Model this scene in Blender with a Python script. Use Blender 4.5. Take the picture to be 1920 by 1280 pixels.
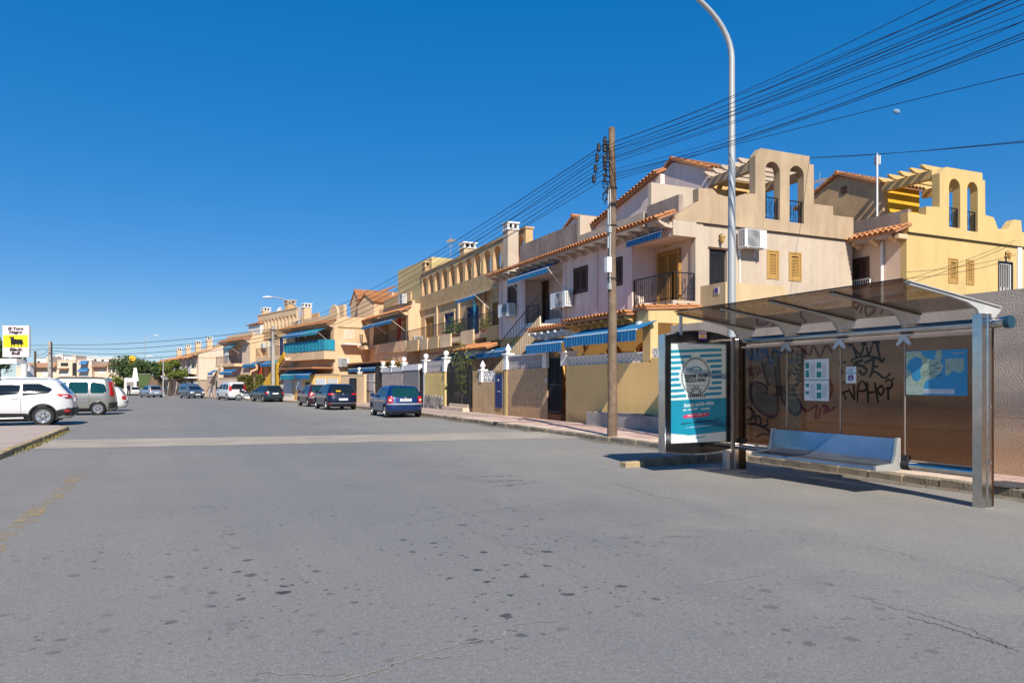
import bpy, bmesh, math, random
from mathutils import Vector, Matrix
from mathutils.geometry import tessellate_polygon
random.seed(7)
R = math.radians
scene = bpy.context.scene
for o in list(bpy.data.objects): bpy.data.objects.remove(o)
COL = scene.collection

# ------------------------------------------------------------------ camera
F = 1343.0; HX = 960.0; HY = 716.5; TH = R(24.78); CAMZ = 1.55
CS, SN = math.cos(TH), math.sin(TH)
cd = bpy.data.cameras.new('camera'); cam = bpy.data.objects.new('camera', cd); COL.objects.link(cam)
cam.location = (0, 0, CAMZ); cam.rotation_euler = (R(90), 0, -TH)
cd.sensor_width = 36; cd.lens = F/1920*36; cd.shift_y = (HY-640)/1920
cd.clip_start = 0.1; cd.clip_end = 9000
scene.camera = cam
# ------------------------------------------------------------------ sky and sun
SUN_EL, SUN_AZ = R(39.5), R(-12.0)      # the sun stands behind the camera, SUN_AZ towards +x (negative: over the left pavement)
w = bpy.data.worlds.new('World'); scene.world = w; w.use_nodes = True
nt = w.node_tree; nt.nodes.clear()
sky = nt.nodes.new('ShaderNodeTexSky'); sky.sky_type = 'NISHITA'; sky.sun_disc = False
sky.sun_elevation = SUN_EL; sky.sun_rotation = R(180)-SUN_AZ
sky.altitude = 0; sky.air_density = 0.7; sky.dust_density = 0.0; sky.ozone_density = 6.0
sg_ = nt.nodes.new('ShaderNodeGamma'); sg_.inputs[1].default_value = 0.42      # the photograph's flat, saturated sky
hs = nt.nodes.new('ShaderNodeHueSaturation'); hs.inputs['Saturation'].default_value = 2.1; hs.inputs['Hue'].default_value = 0.511
bg = nt.nodes.new('ShaderNodeBackground'); bg.inputs['Strength'].default_value = 0.134
wo = nt.nodes.new('ShaderNodeOutputWorld')
nt.links.new(sky.outputs[0], sg_.inputs[0]); nt.links.new(sg_.outputs[0], hs.inputs['Color']); nt.links.new(hs.outputs[0], bg.inputs[0]); nt.links.new(bg.outputs[0], wo.inputs[0])
sl = bpy.data.lights.new('sun', 'SUN'); sl.energy = 2.7; sl.angle = R(0.55); sl.color = (1.0, 0.92, 0.78)
so = bpy.data.objects.new('sun', sl); COL.objects.link(so)
so.rotation_euler = Vector((-math.sin(SUN_AZ)*math.cos(SUN_EL), math.cos(SUN_AZ)*math.cos(SUN_EL), -math.sin(SUN_EL))).to_track_quat('-Z', 'Y').to_euler()
so.location = (20, -40, 40)
vs = scene.view_settings; vs.view_transform = 'Standard'; vs.look = 'None'; vs.gamma = 1; vs.use_curve_mapping = False
vs.exposure = 1.30

# ------------------------------------------------------------------ pixel -> place
def ray(px, py):
    a = (px-HX)/F
    return Vector((a*CS+SN, -a*SN+CS, (HY-py)/F))
CAMP = Vector((0, 0, CAMZ))
def gz(Y): return -0.005*max(0.0, Y-33.0)          # the street falls gently beyond the junction
def atX(px, py, X): r = ray(px, py); return CAMP + r*(X/r.x)
def atY(px, py, Y): r = ray(px, py); return CAMP + r*(Y/r.y)
def atT(px, py, t): return CAMP + ray(px, py)*t
def atG(px, py, up=0.0):
    r = ray(px, py); z = up
    for k in range(12):
        t = (z-CAMZ)/r.z; z = gz(t*r.y)+up
    return CAMP + r*t

# ------------------------------------------------------------------ materials
MATS = {}
def mat(name, col, rough=0.8, metal=0.0, col2=None, ns=1.5, na=0.12, bs=0, bst=0.2, streak=0.0, rand=0.0,
        spec=0.4, coat=0.0, fine=0.0, slats=None, stain=None, stripes=None, base_dirt=None):
    if name in MATS: return MATS[name]
    m = bpy.data.materials.new(name); m.use_nodes = True; t = m.node_tree; N = t.nodes; L = t.links
    b = N['Principled BSDF']; b.inputs['Roughness'].default_value = rough; b.inputs['Metallic'].default_value = metal
    b.inputs['Specular IOR Level'].default_value = spec
    if coat: b.inputs['Coat Weight'].default_value = coat; b.inputs['Coat Roughness'].default_value = 0.06
    tc = N.new('ShaderNodeTexCoord')
    def noise(scale, detail=4, vec=None, rough_=0.6):
        n = N.new('ShaderNodeTexNoise'); n.inputs['Scale'].default_value = scale; n.inputs['Detail'].default_value = detail
        n.inputs['Roughness'].default_value = rough_
        L.new(vec or tc.outputs['Object'], n.inputs['Vector']); return n.outputs['Fac']
    def mp(v, a0, a1, b0, b1):
        n = N.new('ShaderNodeMapRange'); L.new(v, n.inputs[0])
        for i, x in enumerate((a0, a1, b0, b1)): n.inputs[i+1].default_value = x
        return n.outputs[0]
    def mix(f, a, c, mode='MIX'):
        n = N.new('ShaderNodeMix'); n.data_type = 'RGBA'; n.blend_type = mode
        for s, v in ((n.inputs[0], f), (n.inputs[6], a), (n.inputs[7], c)):
            if isinstance(v, (int, float)): s.default_value = v
            elif isinstance(v, tuple): s.default_value = (*v[:3], 1)
            else: L.new(v, s)
        return n.outputs[2]
    c = tuple(col)
    c2 = tuple(col2) if col2 else tuple(max(0, x*(1-2.2*na)) for x in col)
    cur = mix(mp(noise(ns, 5), 0.3, 0.72, 0, 1), c, c2)
    if stripes:
        k, cs2, ax = stripes
        sp = N.new('ShaderNodeSeparateXYZ'); L.new(tc.outputs['Object'], sp.inputs[0])
        a = N.new('ShaderNodeMath'); a.operation = 'MULTIPLY'; L.new(sp.outputs[ax], a.inputs[0]); a.inputs[1].default_value = k
        fr = N.new('ShaderNodeMath'); fr.operation = 'FRACT'; L.new(a.outputs[0], fr.inputs[0])
        g = N.new('ShaderNodeMath'); g.operation = 'GREATER_THAN'; L.new(fr.outputs[0], g.inputs[0]); g.inputs[1].default_value = 0.5
        cur = mix(g.outputs[0], cur, tuple(cs2))
    if fine: cur = mix(1.0, cur, mix(mp(noise(160, 2), 0.35, 0.65, 0, 1), (1-fine,)*3, (1+fine*0.6,)*3), 'MULTIPLY')
    if streak:
        mpn = N.new('ShaderNodeMapping'); mpn.inputs['Scale'].default_value = (1.3, 1.3, 0.22); L.new(tc.outputs['Object'], mpn.inputs[0])
        cur = mix(mp(noise(1.6, 6, mpn.outputs[0], 0.7), 0.44, 0.72, 0, streak), cur, tuple(x*0.42 for x in col))
    if stain:
        sc, amt, scol = stain
        cur = mix(mp(noise(sc, 8, None, 0.75), 0.52, 0.68, 0, amt), cur, tuple(scol))
    if base_dirt:
        zh, dcol = base_dirt
        sp2 = N.new('ShaderNodeSeparateXYZ'); L.new(tc.outputs['Object'], sp2.inputs[0])
        ad = N.new('ShaderNodeMath'); ad.operation = 'MULTIPLY_ADD'; L.new(noise(2.2, 6), ad.inputs[0]); ad.inputs[1].default_value = zh*1.6; L.new(mp(sp2.outputs[2], 0, zh*2.4, zh*1.0, -zh*1.4), ad.inputs[2])
        cur = mix(mp(ad.outputs[0], 0.3*zh, 1.2*zh, 0, 0.75), cur, tuple(dcol))
    if rand:
        oi = N.new('ShaderNodeObjectInfo')
        cur = mix(1.0, cur, mix(oi.outputs['Random'], (1-rand,)*3, (1+rand*0.7,)*3), 'MULTIPLY')
    L.new(cur, b.inputs['Base Color'])
    if bs:
        bn = N.new('ShaderNodeBump'); bn.inputs['Strength'].default_value = bst; bn.inputs['Distance'].default_value = 0.03
        L.new(noise(bs, 6), bn.inputs['Height']); L.new(bn.outputs[0], b.inputs['Normal'])
    MATS[name] = m; return m
def glassmat(name, tint, refl=1.0, rough=0.02):
    m = bpy.data.materials.new(name); m.use_nodes = True; t = m.node_tree; N = t.nodes; L = t.links; N.clear()
    tr = N.new('ShaderNodeBsdfTransparent'); tr.inputs[0].default_value = (*tint, 1)
    gl = N.new('ShaderNodeBsdfGlossy'); gl.inputs['Roughness'].default_value = rough
    fr = N.new('ShaderNodeFresnel'); fr.inputs[0].default_value = 1.45
    ml = N.new('ShaderNodeMath'); ml.operation = 'MULTIPLY'; ml.inputs[1].default_value = refl; L.new(fr.outputs[0], ml.inputs[0])
    mx = N.new('ShaderNodeMixShader'); L.new(ml.outputs[0], mx.inputs[0]); L.new(tr.outputs[0], mx.inputs[1]); L.new(gl.outputs[0], mx.inputs[2])
    o = N.new('ShaderNodeOutputMaterial'); L.new(mx.outputs[0], o.inputs[0])
    MATS[name] = m; return m

# ------------------------------------------------------------------ mesh builder
class MB:
    def __init__(s): s.v = []; s.f = []
    def add(s, vs, fs):
        b = len(s.v); s.v += [tuple(x) for x in vs]; s.f += [tuple(b+i for i in f) for f in fs]; return s
    def box(s, x0, x1, y0, y1, z0, z1, M=None):
        p = [(x, y, z) for z in (z0, z1) for (x, y) in ((x0, y0), (x1, y0), (x1, y1), (x0, y1))]
        if M: p = [M(*q) for q in p]
        return s.add(p, [(0, 3, 2, 1), (4, 5, 6, 7), (0, 1, 5, 4), (1, 2, 6, 5), (2, 3, 7, 6), (3, 0, 4, 7)])
    def prism(s, poly, w0, w1, M, holes=()):
        """poly in (u,v), extruded w0..w1, M(u,v,w)->xyz"""
        loops = [list(poly)]+[list(h) for h in holes]
        flat = [q for l in loops for q in l]; n = len(flat)
        tris = tessellate_polygon([[Vector((a, b, 0)) for a, b in l] for l in loops])
        vs_ = [M(a, b, w0) for a, b in flat]+[M(a, b, w1) for a, b in flat]
        fs = [tuple(t) for t in tris]+[tuple(n+i for i in reversed(t)) for t in tris]
        k = 0
        for l in loops:
            m = len(l)
            for i in range(m):
                a, b = k+i, k+(i+1) % m; fs.append((a, b, n+b, n+a))
            k += m
        return s.add(vs_, fs)
    def tube(s, pts, r, n=8, cap=True):
        pts = [Vector(p) for p in pts]; rs = r if isinstance(r, (list, tuple)) else [r]*len(pts)
        rings = []; up0 = None
        for i, p in enumerate(pts):
            d = (pts[min(i+1, len(pts)-1)]-pts[max(i-1, 0)]).normalized()
            if up0 is None:
                a = Vector((0, 0, 1)) if abs(d.z) < 0.9 else Vector((1, 0, 0)); up0 = d.cross(a).normalized()
            u = (up0-d*up0.dot(d)).normalized(); v = d.cross(u); up0 = u
            rings.append([p+(u*math.cos(2*math.pi*k/n)+v*math.sin(2*math.pi*k/n))*rs[i] for k in range(n)])
        vs_ = [q for rg in rings for q in rg]; fs = []
        for i in range(len(pts)-1):
            for k in range(n): fs.append((i*n+k, i*n+(k+1) % n, (i+1)*n+(k+1) % n, (i+1)*n+k))
        if cap: fs += [tuple(reversed(range(n))), tuple(range((len(pts)-1)*n, len(pts)*n))]
        return s.add(vs_, fs)
    def lathe(s, prof, n=16, M=None, cap=True):
        """prof (r,z) about z"""
        vs_ = []; fs = []
        for r_, z in prof:
            for k in range(n):
                q = (r_*math.cos(2*math.pi*k/n), r_*math.sin(2*math.pi*k/n), z); vs_.append(M(*q) if M else q)
        m = len(prof)
        for i in range(m-1):
            for k in range(n): fs.append((i*n+k, i*n+(k+1) % n, (i+1)*n+(k+1) % n, (i+1)*n+k))
        if cap: fs += [tuple(reversed(range(n))), tuple(range((m-1)*n, m*n))]
        return s.add(vs_, fs)
    def sheet(s, rows):
        n = len(rows[0]); vs_ = [q for r_ in rows for q in r_]; fs = []
        for i in range(len(rows)-1):
            for k in range(n-1): fs.append((i*n+k, i*n+k+1, (i+1)*n+k+1, (i+1)*n+k))
        return s.add(vs_, fs)
    def mesh(s, name, m=None, smooth=False, fix=True):
        me = bpy.data.meshes.new(name); me.from_pydata(s.v, [], s.f)
        if fix:
            bm = bmesh.new(); bm.from_mesh(me); bmesh.ops.recalc_face_normals(bm, faces=bm.faces); bm.to_mesh(me); bm.free()
        if m: me.materials.append(MATS[m] if isinstance(m, str) else m)
        if smooth:
            me.polygons.foreach_set('use_smooth', [True]*len(me.polygons))
            if smooth != 'all':
                try: me.set_sharp_from_angle(angle=R(smooth if smooth is not True else 40))
                except Exception: pass
        return me
    def build(s, name, m, parent=None, smooth=False, fix=True, loc=None):
        return put(name, s.mesh(name, m, smooth, fix), parent, loc)
def put(name, me, parent=None, loc=None, rot=None, scale=None):
    o = bpy.data.objects.new(name, me); COL.objects.link(o)
    if parent: o.parent = parent
    if loc is not None: o.location = loc
    if rot is not None: o.rotation_euler = rot
    if scale is not None: o.scale = scale
    return o
def tag(o, label=None, cat=None, group=None, kind=None):
    if label: o['label'] = label
    if cat: o['category'] = cat
    if group: o['group'] = group
    if kind: o['kind'] = kind
    return o
def thing(name, label, cat, loc=(0, 0, 0), rz=0.0, group=None):
    o = bpy.data.objects.new(name, None); COL.objects.link(o); o.empty_display_size = 0.3
    o.location = loc; o.rotation_euler = (0, 0, rz); return tag(o, label, cat, group)
def copy_tree(o, parent=None):
    c = o.copy(); COL.objects.link(c); c.parent = parent
    for ch in [x for x in bpy.data.objects if x.parent == o]: copy_tree(ch, c)
    return c
def lerp(a, b, t): return a+(b-a)*t
def arch(u0, u1, v0, v1, n=9):
    r = (u1-u0)/2; c = (u0+u1)/2; h = min(r, (v1-v0)*0.6)
    return [(u0, v0), (u1, v0), (u1, v1-h)]+[(c+r*math.cos(math.pi*k/n), v1-h+h*math.sin(math.pi*k/n)) for k in range(1, n)]+[(u0, v1-h)]
def rect(u0, u1, v0, v1): return [(u0, v0), (u1, v0), (u1, v1), (u0, v1)]
def text_mesh(body, size, m, shear=0.0, bold=0.0, sx=1.0, align='CENTER'):
    cu = bpy.data.curves.new('lettering', 'FONT'); cu.body = body; cu.size = size; cu.shear = shear; cu.offset = bold*size
    cu.align_x = align; cu.align_y = 'CENTER'; cu.resolution_u = 3; cu.extrude = 0.0008
    ob = bpy.data.objects.new('lettering', cu); COL.objects.link(ob)
    bpy.context.view_layer.update()
    me = bpy.data.meshes.new_from_object(ob.evaluated_get(bpy.context.evaluated_depsgraph_get()))
    bpy.data.objects.remove(ob); bpy.data.curves.remove(cu)
    me.transform(Matrix.Diagonal((sx, 1, 1, 1))); me.materials.clear(); me.materials.append(MATS[m]); return me

# ------------------------------------------------------------------ street-front frames
class Frame:
    """local x runs along the facade away from the camera, local y points out to the street"""
    def __init__(s, x, y, a, z=0.0):
        s.o = Vector((x, y, z)); s.a = R(a)
        s.d = Vector((-math.sin(s.a), math.cos(s.a), 0)); s.n = Vector((-math.cos(s.a), -math.sin(s.a), 0))
    def sz(s, px, py, yo=0.0):
        r = ray(px, py); t = (s.o+s.n*yo-CAMP).dot(s.n)/r.dot(s.n); p = CAMP+r*t-s.o
        return p.dot(s.d), p.z
    def yz(s, px, py, xo=0.0):
        r = ray(px, py); t = (s.o+s.d*xo-CAMP).dot(s.d)/r.dot(s.d); p = CAMP+r*t-s.o
        return p.dot(s.n), p.z
    def rc(s, x0, y0, x1, y1, yo=0.0):
        xm = (x0+x1)/2
        a, b = s.sz(x1, (y0+y1)/2, yo)[0], s.sz(x0, (y0+y1)/2, yo)[0]
        return a, b, s.sz(xm, y1, yo)[1], s.sz(xm, y0, yo)[1]
    def rs(s, x0, y0, x1, y1, xo=0.0):
        """rect on the side wall (plane local x = xo, facing the camera): u = depth behind the facade"""
        xm = (x0+x1)/2
        return -s.yz(x0, (y0+y1)/2, xo)[0], -s.yz(x1, (y0+y1)/2, xo)[0], s.yz(xm, y1, xo)[1], s.yz(xm, y0, xo)[1]
    def thing(s, name, label, cat, group=None):
        return thing(name, label, cat, s.o, math.pi/2+s.a, group)
def fac(y): return lambda u, v, w_: (u, y+w_, v)
def sid(x): return lambda u, v, w_: (x-w_, -u, v)
# ------------------------------------------------------------------ palette
mat('pink_stucco', (0.860, 0.670, 0.610), 0.92, ns=0.9, na=0.07, bs=30, bst=0.25, streak=0.35)
mat('cream_stucco', (0.540, 0.445, 0.355), 0.92, ns=0.7, na=0.05, bs=34, bst=0.2, streak=0.34, stain=(1.1, 0.50, (0.42, 0.31, 0.22)))
mat('parapet_stucco', (0.480, 0.360, 0.240), 0.92, ns=0.9, na=0.09, bs=30, bst=0.3, streak=0.5, stain=(1.3, 0.35, (0.40, 0.28, 0.18)))
mat('grey_render', (0.380, 0.300, 0.260), 0.95, ns=1.3, na=0.18, bs=22, bst=0.5, streak=0.85)
mat('yellow_stucco', (0.640, 0.460, 0.200), 0.92, ns=0.8, na=0.06, bs=34, bst=0.22, streak=0.22, stain=(1.1, 0.2, (0.60, 0.38, 0.16)))
mat('ochre_stucco', (0.720, 0.420, 0.130), 0.92, ns=0.8, na=0.08, bs=30, bst=0.25, streak=0.3)
mat('garden_yellow', (0.950, 0.620, 0.250), 0.92, ns=0.6, na=0.07, bs=26, bst=0.25, stain=(1.0, 0.3, (0.60, 0.35, 0.13)), base_dirt=(0.35, (0.55, 0.33, 0.14)))
mat('tan_stucco', (0.680, 0.450, 0.240), 0.95, ns=1.1, na=0.14, bs=20, bst=0.5, streak=0.4)
mat('tan_rough', (0.660, 0.430, 0.220), 0.95, ns=5, na=0.22, bs=9, bst=1.0, streak=0.3)
mat('brown_render', (0.620, 0.410, 0.230), 0.95, ns=6, na=0.2, bs=8, bst=1.0, base_dirt=(0.5, (0.40, 0.24, 0.12)))
mat('peach_stucco', (0.720, 0.500, 0.310), 0.92, ns=0.8, na=0.07, bs=26, bst=0.2, streak=0.25)
mat('pale_peach', (0.760, 0.560, 0.430), 0.92, ns=0.6, na=0.06, bs=26, bst=0.2, streak=0.2)
mat('mustard', (0.75, 0.42, 0.03), 0.9, ns=1.2, na=0.08, bs=30, bst=0.2)
mat('orange_wall', (0.720, 0.280, 0.050), 0.9, ns=1.2, na=0.08, bs=30, bst=0.2)
mat('white_paint', (0.840, 0.820, 0.800), 0.6, ns=1.5, na=0.05, bs=40, bst=0.1, streak=0.15)
mat('white_metal', (0.80, 0.80, 0.80), 0.35, ns=2, na=0.03)
mat('lilac_block', (0.50, 0.46, 0.46), 0.85, ns=3, na=0.08, bs=30, bst=0.2)
mat('ac_white', (0.72, 0.74, 0.76), 0.45, ns=2, na=0.04)
mat('fan_grey', (0.30, 0.31, 0.33), 0.5, ns=3, na=0.05)
mat('terracotta', (0.580, 0.245, 0.085), 0.9, col2=(0.36, 0.15, 0.07), ns=3, bs=20, bst=0.3, rand=0.32, stain=(2.2, 0.45, (0.42, 0.34, 0.24)))
mat('terracotta_flat', (0.500, 0.220, 0.090), 0.9, col2=(0.34, 0.15, 0.08), ns=5, bs=18, bst=0.4, stain=(1.6, 0.45, (0.38, 0.29, 0.20)))
mat('wood_shutter', (0.460, 0.230, 0.050), 0.65, col2=(0.27, 0.14, 0.045), ns=8, bs=30, bst=0.2)
mat('pale_shutter', (0.48, 0.29, 0.09), 0.65, col2=(0.38, 0.22, 0.07), ns=8, bs=30, bst=0.2)
mat('dark_shutter', (0.120, 0.055, 0.035), 0.6, col2=(0.05, 0.028, 0.02), ns=8, bs=30, bst=0.2)
mat('black_iron', (0.018, 0.018, 0.022), 0.45, ns=6, na=0.1)
mat('dark_void', (0.03, 0.028, 0.03), 0.9, ns=2, na=0.1)
mat('blue_door', (0.010, 0.030, 0.150), 0.5, ns=2, na=0.1)
mat('window_glass', (0.03, 0.04, 0.05), 0.06, ns=1, na=0.1, spec=0.8)
mat('awning_blue', (0.012, 0.10, 0.34), 0.8, ns=2, na=0.08, stripes=(5.5, (0.02, 0.24, 0.42), 0))
mat('awning_plain', (0.010, 0.13, 0.33), 0.8, ns=2, na=0.1, stripes=(3.0, (0.012, 0.17, 0.37), 0))
mat('teal_cloth', (0.020, 0.250, 0.340), 0.85, ns=3, na=0.1, stripes=(4.0, (0.01, 0.24, 0.38), 0))
mat('red_cloth', (0.55, 0.06, 0.01), 0.8, ns=3, na=0.1)
mat('concrete', (0.44, 0.40, 0.37), 0.95, ns=1.5, na=0.12, bs=16, bst=0.4, streak=0.4, stain=(1.4, 0.5, (0.16, 0.12, 0.09)))
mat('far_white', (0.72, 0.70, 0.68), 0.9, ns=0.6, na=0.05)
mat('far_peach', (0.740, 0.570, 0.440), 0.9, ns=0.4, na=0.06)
mat('leaf_dark', (0.055, 0.100, 0.028), 0.7, col2=(0.07, 0.105, 0.03), ns=1.6)
mat('leaf_bright', (0.100, 0.150, 0.020), 0.7, col2=(0.15, 0.16, 0.025), ns=1.6)
mat('leaf_hedge', (0.06, 0.085, 0.012), 0.7, col2=(0.15, 0.12, 0.02), ns=1.3)
mat('bark', (0.12, 0.085, 0.06), 0.95, ns=5, na=0.2, bs=20, bst=0.6)
mat('steel', (0.52, 0.54, 0.56), 0.33, metal=0.85, ns=3, na=0.1, streak=0.2)
mat('lamp_grey', (0.42, 0.44, 0.45), 0.5, metal=0.25, ns=1.2, na=0.05)
mat('stainless', (0.62, 0.61, 0.60), 0.16, metal=1.0, ns=6, na=0.12, streak=0.2, bs=3, bst=0.05)
mat('bench_steel', (0.450, 0.490, 0.540), 0.24, metal=0.85, ns=2.5, na=0.1, streak=0.2)
mat('alu', (0.60, 0.59, 0.60), 0.36, metal=0.75, ns=4, na=0.06)
mat('rib_paint', (0.44, 0.44, 0.43), 0.5, metal=0.3, ns=3, na=0.08)
mat('black_paint', (0.008, 0.009, 0.012), 0.12, ns=3, na=0.1, spec=0.6)
mat('paper_white', (0.76, 0.78, 0.80), 0.6, ns=4, na=0.04, spec=0.3)
mat('poster_blue', (0.01, 0.33, 0.52), 0.5, ns=1.5, na=0.12, spec=0.4)
mat('poster_pink', (0.68, 0.06, 0.17), 0.5, ns=3, na=0.06)
mat('poster_dark', (0.02, 0.045, 0.06), 0.6, ns=4, na=0.1)
mat('print_green', (0.04, 0.30, 0.25), 0.6, ns=4, na=0.1)
mat('map_sea', (0.05, 0.33, 0.58), 0.4, ns=1.5, na=0.05)
mat('map_land', (0.46, 0.58, 0.54), 0.4, ns=18, na=0.12, col2=(0.32, 0.40, 0.26))
mat('print_purple', (0.10, 0.04, 0.28), 0.5, ns=4, na=0.1)
mat('paint_black', (0.012, 0.011, 0.013), 0.6, ns=9, na=0.2)
mat('paint_blue', (0.040, 0.340, 1.000), 0.6, ns=9, na=0.2)
mat('paint_maroon', (0.280, 0.020, 0.070), 0.6, ns=9, na=0.2)
mat('paint_purple', (0.070, 0.012, 0.100), 0.6, ns=9, na=0.2)
mat('paint_teal', (0.220, 0.290, 0.350), 0.8, ns=6, col2=(0.18, 0.17, 0.16))
mat('tyre', (0.022, 0.022, 0.024), 0.85, ns=8, na=0.15)
mat('rim', (0.55, 0.56, 0.58), 0.3, metal=0.8, ns=5, na=0.06)
mat('plastic_black', (0.025, 0.026, 0.03), 0.55, ns=5, na=0.1)
mat('car_glass', (0.012, 0.018, 0.024), 0.012, ns=0.8, na=0.2, spec=0.5)
mat('car_glass_green', (0.008, 0.05, 0.05), 0.04, ns=0.8, na=0.2, spec=0.9)
mat('lamp_red', (0.50, 0.012, 0.016), 0.15, ns=6, na=0.1, spec=0.7)
mat('lamp_clear', (0.72, 0.70, 0.68), 0.15, ns=6, na=0.05, spec=0.7)
mat('plate_white', (0.72, 0.73, 0.74), 0.5, ns=4, na=0.03)
mat('amber', (0.70, 0.42, 0.02), 0.4, ns=4, na=0.05)
mat('cable', (0.012, 0.013, 0.02), 0.6, ns=3, na=0.1)
mat('ceramic', (0.62, 0.60, 0.55), 0.3, ns=3, na=0.1)
mat('rust_step', (0.22, 0.075, 0.03), 0.8, ns=3, na=0.15)
mat('fieldstone', (0.24, 0.22, 0.21), 0.9, col2=(0.36, 0.31, 0.27), ns=2.5, bs=14, bst=0.5, rand=0.35)
mat('corrugated', (0.500, 0.390, 0.170), 0.75, ns=2, na=0.1, streak=0.5)
mat('kerb_stone', (0.34, 0.28, 0.21), 0.95, ns=3, na=0.15, bs=22, bst=0.5, rand=0.22, stain=(3.5, 0.6, (0.15, 0.13, 0.10)))
mat('kerb_yellow', (0.50, 0.38, 0.22), 0.95, ns=3, na=0.12, bs=22, bst=0.4, rand=0.15, stain=(2.5, 0.5, (0.36, 0.27, 0.18)))
mat('pave_pink', (0.56, 0.38, 0.33), 0.92, ns=2.5, na=0.08, bs=40, bst=0.25, rand=0.12, stain=(2.4, 0.3, (0.35, 0.25, 0.20)))
mat('pave_cream', (0.66, 0.53, 0.42), 0.92, ns=2.5, na=0.08, bs=40, bst=0.25, rand=0.12, stain=(2.4, 0.3, (0.38, 0.29, 0.22)))
mat('pave_bed', (0.50, 0.38, 0.31), 0.95, ns=2.2, na=0.12, bs=30, bst=0.3, stain=(1.7, 0.4, (0.52, 0.40, 0.31)))
mat('left_pave', (0.46, 0.37, 0.32), 0.95, ns=1.2, na=0.1, bs=30, bst=0.3, stain=(1.5, 0.35, (0.28, 0.23, 0.19)))
mat('strip_concrete', (0.400, 0.345, 0.285), 0.95, ns=0.9, na=0.12, bs=30, bst=0.25, stain=(0.7, 0.6, (0.24, 0.21, 0.18)))
mat('drain_iron', (0.12, 0.12, 0.13), 0.6, metal=0.5, ns=6, na=0.1)
mat('earth', (0.22, 0.17, 0.12), 0.95, ns=0.3, na=0.15, bs=3, bst=0.4)
mat('weed', (0.13, 0.13, 0.035), 0.9, ns=6, col2=(0.22, 0.17, 0.07))
mat('thatch', (0.20, 0.13, 0.085), 0.95, ns=7, na=0.25, bs=14, bst=0.8)
mat('cloth_navy', (0.012, 0.016, 0.05), 0.9, ns=6, na=0.1)
mat('skin', (0.42, 0.24, 0.17), 0.6, ns=5, na=0.05)
mat('hair', (0.03, 0.022, 0.018), 0.7, ns=8, na=0.1)
mat('sign_pink', (0.75, 0.58, 0.66), 0.5, ns=2, na=0.03)
mat('sign_yellow', (0.80, 0.68, 0.02), 0.5, ns=2, na=0.04)
mat('shade_bronze', (0.09, 0.05, 0.03), 0.3, metal=0.6, ns=3, na=0.15)
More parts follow.
